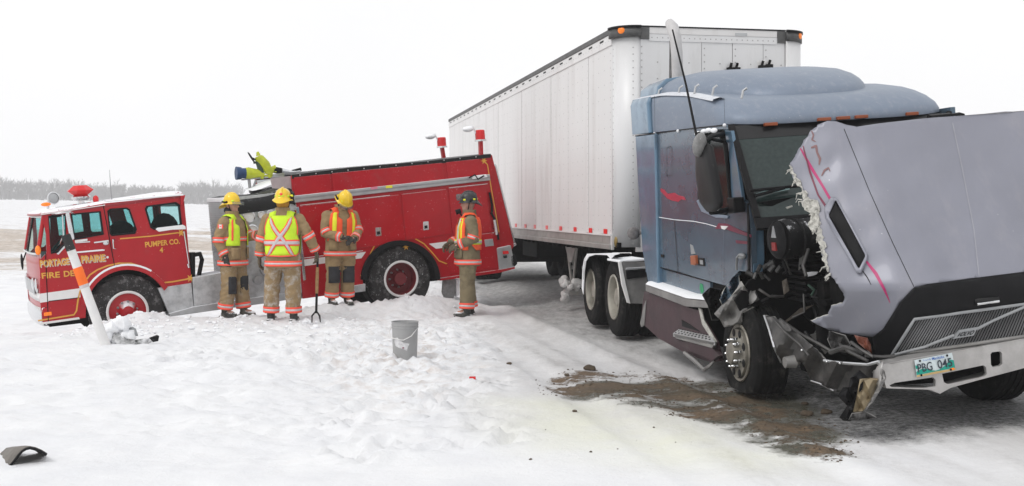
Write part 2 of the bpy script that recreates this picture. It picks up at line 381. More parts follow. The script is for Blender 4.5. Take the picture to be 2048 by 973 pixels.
def ground_nodes(m):
    n = m.node_tree.nodes; L = m.node_tree.links; b = n['Principled BSDF']; tc = n.new('ShaderNodeTexCoord')
    def nz(sc, det=6, ro=.6, st=None):
        s = tc.outputs['Object']
        if st: mp = n.new('ShaderNodeMapping'); mp.inputs['Scale'].default_value = st; mp.inputs['Rotation'].default_value = (0, 0, math.radians(11)); L.new(s, mp.inputs[0]); s = mp.outputs[0]
        t = n.new('ShaderNodeTexNoise'); t.inputs['Scale'].default_value = sc; t.inputs['Detail'].default_value = det; t.inputs['Roughness'].default_value = ro; L.new(s, t.inputs['Vector']); return t.outputs[0]
    def at(k): a = n.new('ShaderNodeAttribute'); a.attribute_name = k; return a.outputs['Fac']
    def op(o, a, c, cl=False):
        x = n.new('ShaderNodeMath'); x.operation = o; x.use_clamp = cl
        for i, v in ((0, a), (1, c)):
            if isinstance(v, (int, float)): x.inputs[i].default_value = v
            else: L.new(v, x.inputs[i])
        return x.outputs[0]
    def rng(s, a, c, lo=0, hi=1): r = n.new('ShaderNodeMapRange'); r.inputs[1].default_value = a; r.inputs[2].default_value = c; r.inputs[3].default_value = lo; r.inputs[4].default_value = hi; L.new(s, r.inputs[0]); return r.outputs[0]
    def mix(f, a, c):
        x = n.new('ShaderNodeMix'); x.data_type = 'RGBA'; L.new(f, x.inputs[0])
        for i, v in ((6, a), (7, c)):
            if isinstance(v, tuple): x.inputs[i].default_value = (*v, 1)
            else: L.new(v, x.inputs[i])
        return x.outputs[2]
    def thr(mask, noisev, w=.12, k=1.0):            # ragged edge: mask eaten away by noise
        return rng(op('SUBTRACT', op('MULTIPLY', mask, k), noisev), -w+.0, w)
    c = mix(rng(nz(1.3), .35, .7), (.755, .762, .785), (.83, .835, .845))
    c = mix(op('MULTIPLY', rng(nz(5, 6, .7), .56, .75), .35), c, (.74, .71, .70))
    packed = mix(rng(nz(3, 8, .7, (1, .35, 1)), .3, .7), (.50, .49, .485), (.70, .69, .69))
    c = mix(op('MULTIPLY', at('road'), rng(nz(.9, 5, .6, (1.6, .25, 1)), .2, .55, .35, 1)), c, packed)
    c = mix(op('MULTIPLY', at('track'), rng(nz(2.5, 8, .8, (1, .3, 1)), .35, .65, .05, .75)), c, mix(rng(nz(9, 8, .8), .35, .65), (.30, .29, .28), (.58, .57, .565)))
    dark_strip = mix(rng(nz(8, 8, .8, (1, .4, 1)), .35, .65), (.16, .155, .15), (.50, .495, .49))
    c = mix(op('MULTIPLY', thr(at('dark_strip'), nz(2.2, 8, .75, (1.6, .3, 1)), .22, 1.0), .75), c, dark_strip)
    c = mix(op('MULTIPLY', at('yel'), rng(nz(1.6), .25, .6, .2, .7)), c, (.73, .735, .60))
    sl = mix(rng(nz(17, 9, .85), .4, .62), (.05, .05, .052), (.36, .36, .36))
    c = mix(thr(at('slush'), nz(4, 8, .75, (1, .5, 1)), .2, 1.0), c, sl)
    wetf = thr(op('MULTIPLY', at('wet'), rng(nz(1.9, 5, .6, (.5, 1, 1)), .32, .6, .42, .92)), nz(5, 9, .8), .12, 1.0)
    c = mix(wetf, c, mix(rng(nz(12, 6, .8), .3, .7), (.05, .05, .038), (.17, .165, .13)))
    sandf = thr(op('MULTIPLY', at('sand'), rng(nz(1.7, 8, .75, (.5, 1, 1)), .36, .60, .26, .79)), nz(5.5, 10, .80, (1, .55, 1)), .06, 1.0)
    sc = mix(rng(nz(30, 8, .8), .35, .68), (.055, .038, .025), (.27, .185, .115)); sc = mix(op('MULTIPLY', at('wet'), rng(nz(2.2, 7, .7, (.6, 1, 1)), .35, .6)), sc, mix(rng(nz(24, 8, .8), .35, .65), (.025, .023, .015), (.11, .09, .06)))
    sc = mix(rng(nz(2.5, 6, .7), .5, .75), sc, (.10, .075, .055)); c = mix(sandf, c, sc)
    stf = thr(op('MULTIPLY', at('stub'), rng(nz(.10, 4, .5, (.5, 1.2, 1)), .3, .6, .34, .68)), nz(1.3, 10, .86, (.5, 1.1, 1)), .07, 1.0)
    c = mix(stf, c, mix(rng(nz(3), .3, .7), (.36, .29, .23), (.66, .60, .54)))
    c = mix(op('MULTIPLY', at('mott'), rng(nz(1.6, 10, .88, (.5, 1.0, 1)), .48, .60, 0, .55)), c, (.42, .40, .39))
    c = mix(op('MULTIPLY', at('trod'), rng(nz(4.5, 9, .75, (.8, 1.2, 1)), .48, .66, 0, .75)), c, (.50, .41, .35))
    L.new(c, b.inputs['Base Color'])
    r = n.new('ShaderNodeMix'); L.new(wetf, r.inputs[0]); r.inputs[2].default_value = .9; r.inputs[3].default_value = .22
    r2 = n.new('ShaderNodeMix'); L.new(sandf, r2.inputs[0]); L.new(r.outputs[0], r2.inputs[2]); r2.inputs[3].default_value = .8
    L.new(r2.outputs[0], b.inputs['Roughness']); b.inputs['Specular IOR Level'].default_value = .3
    h = op('ADD', op('MULTIPLY', nz(22, 8, .75), .5), op('MULTIPLY', nz(7, 6, .6), .8)); h = op('ADD', h, op('MULTIPLY', sandf, .6))
    bp = n.new('ShaderNodeBump'); bp.inputs['Strength'].default_value = .55; bp.inputs['Distance'].default_value = .035; L.new(h, bp.inputs['Height']); L.new(bp.outputs[0], b.inputs['Normal'])
ground_nodes(m_ground); me.materials.append(m_ground)
go = bpy.data.objects.new('snow_ground', me); COL.objects.link(go); go['kind'] = 'structure'; go['label'] = 'snow covered road shoulder, road and field'
# ------------------------------------------------------------------ bare trees beyond the field
m_tree = mat('haze_paled_bark', (.34, .338, .34), .9)  # bark colour lightened to carry part of the distance haze
def bare_tree(mb, x, y, z, h, rnd, thick=1.0, depth=4):
    def br(p, d, L, r, k):
        q = p+d*L; a = d.orthogonal().normalized(); c = d.cross(a)
        vs = [p+a*r, p+(c*.87-a*.5)*r, p-(c*.87+a*.5)*r, q+a*r*.55, q+(c*.87-a*.5)*r*.55, q-(c*.87+a*.5)*r*.55]
        mb.add(vs, [(0, 1, 4, 3), (1, 2, 5, 4), (2, 0, 3, 5)])
        if k == 0: return
        for _ in range(rnd.choice((2, 3, 3) if k > 1 else (3, 4))):
            e = (d+V((rnd.uniform(-1, 1), rnd.uniform(-1, 1), rnd.uniform(-.15, .7)))*.75).normalized()
            br(p+d*L*rnd.uniform(.55, 1), e, L*rnd.uniform(.55, .8), max(r*.55, .028*thick), k-1)
    br(V((x, y, z-.3)), V((rnd.uniform(-.1, .1), rnd.uniform(-.1, .1), 1)).normalized(), h*.36, .05*h*.35*thick, depth)
rt = random.Random(8); mb = MB()
for i in range(1300):
    u = rt.uniform(-.50, .06); Y = rt.uniform(330, 440)
    x = u*Y; hh = rt.uniform(6.0, 8.4)*(1.08 if u < -.38 else .95 if u < -.29 else (1.15 if u < -.235 else .42 if u < -.1 else .5))
    bare_tree(mb, x, Y, gz(x, Y), hh, rt, 1.5, 3)
for i in range(2200):                                # brush at their feet
    u = rt.uniform(-.50, .06); Y = rt.uniform(325, 400); x = u*Y; k = 1 if u < -.23 else .5
    bare_tree(mb, x, Y, gz(x, Y), rt.uniform(2.6, 5.4)*k, rt, 2.4, 2)
o = mb.build('distant_woods', m_tree, kind='stuff', fixn=False); o['label'] = 'grey bare woods along the far side of the snowy field'; o['category'] = 'woods'
for i, (px, hh, lab) in enumerate(((372, 8.6, 'bare tree left in the taller clump above the fire engine cab roof'), (402, 9.4, 'tallest bare tree of the hazy clump right of the fire engine cab'), (432, 8.2, 'bare tree at the right end of the taller hazy clump'), (20, 8.0, 'hazy bare tree at the far left end of the distant tree line'))):
    Y = 335; x = (px-CX)/FX*Y; mb = MB(); bare_tree(mb, 0, 0, 0, hh, random.Random(40+i), 1.6, 4); f = wframe((x, Y, gz(x, Y)))
    t = thing('bare_tree', f, lab, 'tree', 'bare trees standing out of the distant woods')
    n1 = 3; k = MB(); k.v = mb.v[:6]; k.f = mb.f[:3]; k.m = [0]*3; k.build('trunk', m_tree, t)
    c = MB(); c.v = mb.v; c.f = mb.f[3:]; c.m = [0]*(len(mb.f)-3); c.build('crown', m_tree, t, fixn=False)
# ------------------------------------------------------------------ wheels
def wheel(parent, c, ax, R, w, rimr, rmat, tmat, dish=.06, ring=None, nuts=10, flat=0, name='wheel', holes=0, nutmat=None, nutlen=.03, zflat=None, Mi=None, hubr=.1, hubl=.05):
    """c = centre of the outer face, ax = direction pointing out of that face (parent coordinates)"""
    e = sub(name, parent); c = V(c); ax = V(ax).normalized(); r = rimr
    mb = MB(); g = []
    prof = [(r, -.01), (r+.02, .0), (R*.86, .018), (R*.95, .0), (R*.985, -.03)]
    k = 5
    for i in range(k):
        a0 = -.03-(w-.06)*i/k; a1 = -.03-(w-.06)*(i+1)/k
        prof += [(R, a0-.004), (R, a1+.012), (R-.012, a1+.010), (R-.012, a1+.002)]
    prof += [(R*.985, -w+.03), (R*.95, -w), (R*.85, -w-.018), (r, -w+.01), (r-.005, -w*.5)]
    mb.lathe(prof, c, ax, 40, closed=True)
    if zflat is not None:
        nv = []
        for v in mb.v:
            q = Mi.M @ V(v) if Mi else V(v)
            if q.z < zflat: 
                dq = zflat-q.z; q.z = zflat+dq*.02; a = (Mi.M.to_3x3() @ ax) if Mi else ax; s = 1 if (V(v)-c).dot(ax) > -w/2 else -1; q += a*s*min(dq*.28, .045)
            nv.append(tuple((Mi.I @ q) if Mi else q))
        mb.v = nv
    mb.build('tyre', tmat, e, smooth=35)
    mb = MB(); mb.lathe([(r+.012, .004), (r+.004, .016), (r-.018, .010), (r-.03, -.03), (r-.035, -dish), (r*.55, -dish-.0), (r*.42, -dish+hubl*.3), (hubr, -dish+hubl), (hubr*.92, -dish+hubl+.02), (.002, -dish+hubl+.03)], c, ax, 36)
    mb.build('rim', rmat, e, smooth=35)
    if ring: mb = MB(); mb.lathe([(r+.016, .0), (r+.022, .014), (r+.002, .022), (r-.016, .014), (r-.02, 0)], c, ax, 36); mb.build('rim_ring', ring, e, smooth=40)
    u = ax.orthogonal().normalized(); q = ax.cross(u)
    if holes:
        for i in range(holes): mb = MB(); a = 2*math.pi*(i+.5)/holes; p = c+(u*math.cos(a)+q*math.sin(a))*r*.76-ax*(dish-.003); mb.lathe([(.038, 0), (.03, .004), (.002, .003)], p, ax, 12); mb.build('hand_hole', m_black, e, smooth=30)
    for i in range(nuts):
        a = 2*math.pi*i/nuts; p = c+(u*math.cos(a)+q*math.sin(a))*r*.5-ax*dish
        mb = MB(); mb.lathe([(.02, 0), (.02, nutlen*.4), (.016, nutlen*.45), (.017, nutlen), (.008, nutlen+.012), (.001, nutlen+.013)], p, ax, 8); mb.build('wheel_nut', nutmat or rmat, e, smooth=40)
    return e
# ------------------------------------------------------------------ fire engine
PIT = math.radians(4.7)
_x = V((math.cos(PSI)*math.cos(PIT), math.sin(PSI)*math.cos(PIT), math.sin(PIT))); _y = V((-math.sin(PSI), math.cos(PSI), 0)); _z = _x.cross(_y)
E = Frame(W(255, 690, 17.1), _x, _y, _z)
eng = thing('fire_engine', E, 'red pumper fire engine nose down in the snow, PUMPER CO. 4 on its crew cab', 'fire engine')
def es(pts, a, b, name, mt, parent=None, **k): return slab(E, pts, a, b, name, mt, parent or eng, **k)
def eh(px, py, y=0): return E.hit(px, py, 1, y)
WID = 2.3
arcF = [(256+86*math.cos(a), 624-88*math.sin(a)) for a in [math.radians(t) for t in range(165, 30, -13)]]
cab_out = [(78,428),(210,407),(366,392),(372,440),(383,566),(327,575)]+arcF[::-1][0:]+[(170,640),(78,648),(76,600),(77,520),(92,505),(92,470),(84,433)]
cab_out = [(84,430),(210,407),(366,392),(372,440),(383,566),(332,574)]+[p for p in arcF[::-1]]+[(171,636),(84,646),(80,600),(80,520),(93,506),(92,470)]
vent = [(98,436),(130,432),(131,486),(116,503),(103,505)]
w1 = [(144,430),(199,425),(205,468),(150,478)]
w2 = [(217,424),(222,420),(253,418),(258,421),(271,458),(268,466),(225,470),(221,466)]
w3 = [(296,414),(350,407),(357,412),(361,448),(355,453),(310,458),(303,454),(293,420)]
es(cab_out, 0, .05, 'cab_side', m_red, holes=[vent, w1, w2, w3])
H_ = {k: [eh(*p) for p in P] for k, P in (('o', cab_out), ('v', vent), ('1', w1), ('2', w2), ('3', w3))}
def plate_xz(P, holes, y0, y1, name, mt, parent=eng):
    mb = MB(); vs, fs = cdt([(p[0], p[2]) for p in P], [[(p[0], p[2]) for p in h] for h in holes]); n = len(vs)
    mb.add([(v[0], y0, v[1]) for v in vs]+[(v[0], y1, v[1]) for v in vs], fs+[tuple(i+n for i in reversed(f)) for f in fs])
    for Q in [P]+list(holes): m = len(Q); mb.add([(p[0], y0, p[2]) for p in Q]+[(p[0], y1, p[2]) for p in Q], [(i, (i+1) % m, (i+1) % m+m, i+m) for i in range(m)])
    return mb.build(name, mt, parent)
plate_xz(H_['o'], [H_['v'], H_['1'], H_['2'], H_['3']], WID-.05, WID, 'cab_far_side', m_red)
for P, nm in ((H_['v'], 'vent_window'), (H_['1'], 'door_window'), (H_['2'], 'rear_door_window'), (H_['3'], 'rear_window')):
    MB().prism([(p[0], .022, p[2]) for p in P], (0, .006, 0)).build(nm, m_glass, eng)
    MB().prism([(p[0], WID-.03, p[2]) for p in P], (0, .006, 0)).build('far_'+nm, m_glass, eng)
    mb = MB(); n = len(P); c = sum(P, V())/n
    rows = [[c+(p-c)*s+V((0, y-p.y, 0)) for p in P] for s, y in ((1.10, -.001), (1.09, -.014), (.985, -.014), (.97, .03), (1.10, -.001))]
    mb.grid(rows, True); mb.build('window_gasket', m_black if nm != 'rear_window' else m_black, eng)
es([(136,431),(139,431),(141,480),(138,481)], -.01, .02, 'window_divider', m_chrome)
es([(113,508),(117,503),(134,486),(134,480),(138,478),(139,486),(117,510)], -.012, .01, 'vent_trim', m_chrome)
# front of the cab: bowed across its width
xf = eh(82, 560).x; zb = eh(84, 646).z; zbelt = eh(88, 508).z; zwt = eh(84, 434).z; ztop = eh(84, 429).z; xwt = eh(86, 434).x
def frontp(v, z, off=0):
    t = min(1, max(0, (z-zbelt)/(zwt-zbelt))); x = xf-.0+(xwt-xf+.02)*t
    s = 2*v-1; bow = (1-abs(s)**3.2)*.06; yy = v*WID
    return V((x-bow-off, yy, z))
vsx = [0, .012, .03, .06, .1, .16, .25, .4, .5, .6, .75, .84, .9, .94, .97, .988, 1]
def frontband(z0, z1, name, mt, n=4, off=0, rv=(0, 1), solid=.03):
    mb = MB(); L = [v for v in vsx if rv[0] <= v <= rv[1]]
    mb.grid([[frontp(v, z0+(z1-z0)*i/n, off) for v in L] for i in range(n+1)])
    return mb.build(name, mt, eng, smooth=60, solid=-solid)
frontband(zb, zbelt, 'cab_front', m_red, 6)
frontband(zwt-.02, ztop+.02, 'cab_header', m_red, 2)
mbg = MB(); mbg.grid([[frontp(v, zbelt+(zwt-zbelt)*i/5, -.005) for v in vsx[2:-2]] for i in range(6)]); mbg.build('windscreen', m_glass, eng, smooth=60)
for v in (.015, .5, .985):
    MB().tube([frontp(v, zbelt, .004), frontp(v, (zbelt+zwt)/2, .004), frontp(v, zwt, .004)], .03 if v != .5 else .012, 8).build('windscreen_post', m_red if v != .5 else m_black, eng, smooth=60)
for zz in (zbelt, zwt): MB().tube([frontp(v, zz, .012) for v in vsx[1:-1]], .016, 8).build('windscreen_seal', m_chrome, eng, smooth=60)
MB().tube([frontp(.03, zbelt+(zwt-zbelt)*t, .012) for t in (0, .3, .7, 1)], .014, 8).build('windscreen_seal', m_chrome, eng, smooth=60)
# white stripe wraps the nose
def strz(px, y0, y1): return eh(px, y0).z, eh(px, y1).z
es([(80,588),(160,577),(161,595),(80,606)], -.004, .0, 'white_stripe', m_white, bevel=0)
a0, a1 = eh(82,605.5).z, eh(82,588.5).z
frontband(a0, a1, 'white_stripe', m_white, 1, .005, solid=.002)
# bumper, grille, headlamps
bm0 = eh(80, 650).z
mb = MB(); mb.grid([[frontp(v, z, o) for v in vsx] for z, o in ((bm0-.02, -.04), (bm0-.02, .01), (bm0+.05, .03), (bm0+.16, .03), (bm0+.23, .01), (bm0+.23, -.04))]); mb.build('front_bumper', m_chrome, eng, smooth=50, solid=.01)
mb = MB(); mb.grid([[frontp(v, z, .03) for v in vsx if .1 < v < .9] for z in (bm0+.42, bm0+.62)]); mb.build('grille', m_alu, eng, smooth=50)
for v in (.11, .24, .76, .89):
    p = frontp(v, bm0+.55, .0); mb = MB(); mb.lathe([(.1, -.02), (.105, .02), (.09, .03), (.05, .04), (.001, .045)], p, (-1, 0, 0), 18); mb.build('headlight', m_chrome, eng, smooth=50)
MB().box((xf+.0, .15, bm0+.0), (xf+.3, WID-.15, bm0+.12)).build('bumper_bracket', m_dark, eng)
# roof: low pillow, snow lies on it
def roof_ring(z0, ins, top=False):
    pts = []
    x0, x1 = eh(84, 429).x, eh(366, 392).x
    L = [0, .03, .08, .2, .5, .8, .92, .97, 1]
    for v in L: s = 2*v-1; pts.append((x0-.08*(1-abs(s)**3)+ins*1.3, ins+v*(WID-2*ins)))
    for t in (.25, .5, .75): pts.append((x0+(x1-x0)*t, WID-ins))
    for v in (1, .5, 0): pts.append((x1-ins*.2, ins+v*(WID-2*ins)))
    for t in (.75, .5, .25): pts.append((x0+(x1-x0)*t, ins))
    out = []
    for x, y in pts:
        t = (x-x0)/(x1-x0); zs = eh(84, 430).z*(1-t)+eh(366, 392.5).z*t
        out.append(V((x, y, zs+z0*(.75+.35*max(0, t)))))
    return out
rows = [roof_ring(z, i) for z, i in ((-.02, .0), (0, -.004), (.02, .0), (.045, .02), (.065, .07), (.08, .2), (.085, .5), (.085, 1.1))]
mb = MB(); mb.grid(rows, True); b = len(mb.v); mb.f.append(tuple(range(b-len(rows[0]), b))); mb.m.append(0)
mb.build('cab_roof', mat('snowy_red_roof', (.3, .01, .018), .35, 0, .1, 3, snow=.72, fleck=.6), eng, smooth=50)
es([(210,402),(366,388),(371,396),(369,404),(362,392),(211,404.5)], -.05, .0, 'roof_rain_gutter', m_snow, bevel=.01)
es([(361,392),(371,390),(366,409),(362,411)], -.055, .02, 'roof_corner', m_red)
es([(80,431),(210,411.5),(211,409.5),(84,429)], -.03, .0, 'drip_rail', m_white)
# cab back, floor, seats
x1 = eh(372, 430).x; zf = eh(383, 566).z
xb = eh(378, 500).x
mbk = MB(); y0, y1 = .05, WID-.05; mbk.box((xb-.03, y0, zf), (xb, y1, zf+.75)); mbk.box((xb-.03, y0, eh(370, 405).z-.06), (xb, y1, eh(370, 397).z)); mbk.box((xb-.03, y0, zf+.7), (xb, y0+.18, eh(370, 398).z)); mbk.box((xb-.03, y1-.18, zf+.7), (xb, y1, eh(370, 398).z)); mbk.build('cab_back', m_red, eng)
MB().box((xf, .06, zbelt-.55), (xb-.04, WID-.06, zbelt-.5)).build('cab_floor', m_dark, eng)
for pxs, pys, yy in ((333, 447, .5), (333, 447, 1.5), (246, 462, .45), (248, 462, 1.3)):
    p = eh(pxs, pys, yy); mb = MB()
    mb.ball(p+V((0, .2, -.1)), (.22, .26, .26)); mb.box((p.x-.24, yy-.05, zbelt-.5), (p.x+.24, yy+.45, p.z-.05)); mb.build('seat', m_dark, eng, smooth=50)
p = eh(112, 492, .5); MB().lathe([(.19, 0), (.205, .012), (.19, .024), (.175, .012)], p, (.8, 0, -.75), 20, closed=True).build('steering_wheel', m_black, eng, smooth=60)
MB().tube([p, p+V((-.35, 0, -.5))], .025).build('steering_column', m_black, eng, smooth=60)
MB().box((xf+.08, .1, zbelt-.35), (xf+.3, WID-.1, zbelt-.05)).build('dashboard', m_black, eng, bevel=.03)
# doors: seams, mouldings, handles
for a, b in (((206,408),(229,532)), ((91,506),(97,650)), ((229,532),(228,540)), ((97,603),(157,596))):
    p, q = eh(*a), eh(*b); p.y = q.y = -.003; MB().tube([p, q], .006, 6).build('door_seam', m_black, eng)
MB().tube([eh(188, 486, -.05), eh(217, 482, -.05)], .012, 6).tube([eh(189, 486, 0), eh(189, 486, -.05)], .008, 6).ball(eh(212, 486, -.02), (.05, .03, .04)).build('door_handle', m_chrome, eng, smooth=50)
MB().tube([eh(231,479,0), eh(226,480,-.06), eh(227,497,-.06), eh(233,498,0)], .011, 8).build('grab_handle', m_chrome, eng, smooth=50)
MB().tube([eh(368,463,-.03), eh(379,535,-.03)], .012, 8).tube([eh(376,528,-.03), eh(378,536,-.03)], .02, 8).build('grab_rail', m_chrome, eng, smooth=50)
MB().tube([eh(151,486,-.02), eh(180,484,-.02)], .01, 6).build('door_moulding', m_chrome, eng)
es([(150,481),(175,478),(175,482),(150,486)], -.02, 0, 'door_step_ledge', m_white)
# snow lines lying on ledges
es([(150,506),(152,504),(205,499),(210,500),(209,502),(152,507)], -.025, 0, 'snow_on_moulding', m_snow, bevel=.006)
es([(311,459),(315,456),(366,450),(371,453),(372,459),(345,460),(318,464)], -.02, 0, 'snow_on_ledge', m_snow, bevel=.006)
es([(80,646),(158,635),(160,639),(82,650)], -.02, .0, 'sill_trim', m_white)
es([(88,626),(103,624),(104,631),(88,633)], -.025, 0, 'side_marker_lamp', m_orange, bevel=.006)
MB().ball(eh(76, 501, -.02), (.04, .045, .07)).build('turn_signal', m_orange, eng, smooth=60)
MB().ball(eh(92, 412, .15)+V((0,0,.02)), (.07, .05, .03)).build('roof_marker_lamp', m_orange, eng, smooth=60)
# arch lip with snow, gold lines
def arcpts(cx, cy, r, a0, a1, n=14, sy=1.0): return [(cx+r*math.cos(math.radians(a0+(a1-a0)*i/n)), cy-r*sy*math.sin(math.radians(a0+(a1-a0)*i/n))) for i in range(n+1)]
A1 = arcpts(256, 624, 84, 172, 30, 16); A2 = arcpts(256, 624, 94, 172, 32, 16)
es(A1+A2[::-1], -.05, .06, 'front_wheel_arch', m_red, smooth=0)
A3 = arcpts(256, 624, 92, 150, 60, 12); A4 = arcpts(256, 624, 96, 150, 60, 12)
es(A3+A4[::-1], -.052, -.03, 'snow_on_arch', m_snow)
def goldline(P, w, name='gold_pinstripe', y=-.004, parent=eng, mt=None):
    mb = MB(); pts = [V((*eh(a, b, y),)) for a, b in P]; rows = []
    for i, p in enumerate(pts):
        d = (pts[min(i+1, len(pts)-1)]-pts[max(i-1, 0)]); d.y = 0; d.normalize(); nn = V((-d.z, 0, d.x)); rows.append([p+nn*w/2, p-nn*w/2])
    mb.grid(rows); return mb.build(name, mt or m_gold, parent)
goldline([(76,642),(148,630),(153,622),(156,600),(160,583),(168,566),(180,550),(195,540),(215,532),(238,527),(262,527),(284,534),(302,546),(316,561),(326,566),(345,564),(378,558)], .022)
goldline([(240,478),(300,473),(356,466)], .018)
for cxx, cyy in ((362,466), (380,557), (898,527), (968,322), (812,494)):
    mb = MB(); c = eh(cxx, cyy, -.005)
    mb.add([c]+[c+V((math.cos(a)*r, 0, math.sin(a)*r)) for a, r in [(2*math.pi*i/12, .065 if i % 2 == 0 else .025) for i in range(12)]], [(0, i+1, (i+1) % 12+1) for i in range(12)]); mb.build('gold_scroll', m_gold, eng)
def words(t, C, name, mt, y=-.006, bold=.02, shade=None):
    mb = MB()
    if shade: textq(t, [eh(a+1.6, b+1.6, y+.001) for a, b in C], mb, 1, bold=bold)
    textq(t, [eh(a, b, y) for a, b in C], mb, 0, bold=bold); mb.build(name, [mt, shade or mt], eng, fixn=False)
words('PORTAGE', [(80,535),(139,529),(137.5,515.5),(79,521)], 'lettering', m_gold, bold=.035, shade=m_shadow)
words('LA', [(148,528),(158,527),(157,514),(147,515)], 'lettering', m_gold, bold=.035, shade=m_shadow)
words('PRAIRIE', [(163,526.5),(211,522.5),(209.5,508.5),(161.5,512)], 'lettering', m_gold, bold=.035, shade=m_shadow)
mb = MB(); c = eh(215, 515, -.006); mb.add([c]+[c+V((math.cos(i*.785)*.018, 0, math.sin(i*.785)*.018)) for i in range(8)], [(0, i+1, (i+1) % 8+1) for i in range(8)]); mb.build('lettering_dot', m_white, eng)
words('FIRE', [(84,558),(120,555.5),(119.5,543.5),(82.5,546.5)], 'lettering', m_gold, bold=.03)
words('DEPT', [(128,554.5),(169,550.5),(168,539.5),(127,542.5)], 'lettering', m_gold, bold=.03)
words('PUMPER CO.', [(291,495.5),(360,488),(359,477.5),(289.5,484.5)], 'lettering', m_gold, bold=.03)
words('4', [(319.5,506),(326.5,505.5),(326,495),(319,495.5)], 'lettering', m_gold, bold=.03)
# mirror, roof gear
m = sub('mirror', eng)
es([(131,427),(139,425),(150,478),(146,481),(140,478)], -.34, -.28, 'mirror_housing', m_chrome, m, bevel=.02)
MB().tube([eh(103,430,0), eh(112,428,-.3), eh(140,424,-.32), eh(150,430,0)], .012, 8).tube([eh(125,430,-.33), eh(127,470,-.33), eh(118,492,0)], .010, 8).build('mirror_bracket', m_chrome, m, smooth=60)
MB().tube([eh(52,505,.3), eh(44,528,.28)], .01, 6).ball(eh(44,524,.25), (.02,.06,.12)).build('nose_mirror', m_black, eng, smooth=60)
sp = sub('spotlight', eng)
p = eh(106, 397, .35); MB().lathe([(.02, -.10), (.065, -.06), (.09, 0), (.095, .015), (.08, .02)], p, (.35, -1, .1), 20).build('lamp_shell', m_chrome, sp, smooth=50)
MB().lathe([(.078, .01), (.04, .018), (.001, .02)], p, (.35, -1, .1), 20).build('lens', m_alu, sp, smooth=50)
MB().tube([p, eh(96,405,.4), eh(96,418,.4)], .02, 8).build('lamp_bracket', m_chrome, sp, smooth=50)
bc = sub('roof_beacon', eng); p = eh(161, 388, .75); rows = []
mb = MB()
for r, z in ((.09, -.05), (.10, -.02), (.185, .05), (.10, .12), (.085, .128)): rows.append([p+V((r*(1.1 if abs(math.cos(a)) > .7 else 1)*math.cos(a), r*math.sin(a), z)) for a in [math.pi/4*k+.39 for k in range(8)]])
mb.grid(rows, True); b = len(mb.v); mb.f += [tuple(range(b-8, b)), tuple(range(8))]; mb.m += [0, 0]; mb.build('beacon_lens', m_redlens, bc, bevel=.008)
MB().lathe([(.001, -.10), (.1, -.10), (.14, -.06), (.14, -.045), (.12, -.03)], p, (0, 0, 1), 20).build('beacon_base', m_chrome, bc, smooth=40)
MB().tube([p+V((-.38,-.1,-.19)), p+V((.3,-.1,-.14))], .018, 6).tube([p+V((-.35,.2,-.19)), p+V((.3,.2,-.14))], .018, 6).tube([p+V((0,0,-.1)), p+V((0,0,-.2))], .05, 8).tube([p+V((-.3,-.1,-.19)), p+V((-.3,-.1,-.26))], .012, 6).tube([p+V((.2,-.1,-.15)), p+V((.2,-.1,-.25))], .012, 6).build('beacon_rack', m_chrome, bc)
mb = MB(); mb.ball(p+V((.2, -.1, -.1)), (.045, .045, .06)); mb.build('small_beacon', m_redlens, bc, smooth=60)
MB().tube([eh(224,404,.8), eh(221,372,.8), eh(219,340,.8)], [.012, .006, .003], 6).build('radio_aerial', m_steel, eng)
# chassis between cab and pump
MB().box((xf+.1, .5, -.0+.35), (eh(1000,540).x-.1, 1.8, .62)).build('chassis', m_dark, eng)
MB().tube([eh(384,505,.15), eh(384,560,.15)], .05, 8).tube([eh(380,512,.2), eh(400,508,.25), eh(404,520,.3), eh(398,550,.2)], .035, 8).build('air_intake_pipe', m_black, eng, smooth=50)
MB().box((xb+.02, .35, .55), (eh(433,560).x-.02, 1.9, zf-.08)).build('engine_cover', m_dark, eng, bevel=.05)
# running board and pump module
es([(316,577),(383,567),(388,622),(340,632)], -.02, .08, 'front_skirt_plate', m_tread)
es([(385,556),(447,545),(452,604),(388,614)], -.02, .5, 'side_step_box', m_tread, bevel=.01)
es([(388,614),(452,604),(600,583),(601,596),(540,606),(340,634),(338,628)], -.06, .3, 'running_board', m_alu, bevel=.008)
mb = MB()
xm0, xm1 = eh(449, 400).x, eh(592, 500).x
pan = [(449,397),(588,383),(604,586),(452,604)]
es(pan, 0, .04, 'pump_panel', m_tread)
zt = eh(449, 398).z; zb2 = eh(452, 604).z
PD = 1.15
MB().box((xm0, .04, zb2), (xm0+.03, PD, zt)).build('pump_house_front', m_alu, eng)
for i in range(22):                                  # ribs of the corrugated front
    z = zb2+.75+(zt-zb2-.8)*i/22; MB().box((xm0-.012, .06, z), (xm0, PD-.02, z+.022)).build('rib', m_alu, eng)
MB().box((xm0-.02, 0, zt-.05), (xm0+.03, PD+.02, zt+.02)).build('pump_house_edge', m_snow, eng, bevel=.01)
MB().box((xm0+.03, PD-.04, zb2), (xm1, PD, zt)).build('pump_house_far_side', m_alu, eng)
MB().box((xm0+.03, .04, zb2+.05), (xm1, PD-.05, zb2+.6)).build('pump', m_dark, eng)
mb = MB(); tp = [(449,399),(470,398),(490,395),(520,394),(545,389),(560,380),(575,376),(586,378),(588,384)]
rows = []
for y, dz in ((-.03, -.25), (-.05, -.12), (-.03, 0), (.3, .06), (.7, .02), (1.0, .05), (1.15, 0)):
    rows.append([eh(a, b, 0)*1+V((0, y, dz+.05*noise.noise(V((a*.08, y*3, 0))))) for a, b in tp])
mb.grid(rows); mb.build('hose_bed_tarp', m_tarp, eng, smooth=70, subd=1)
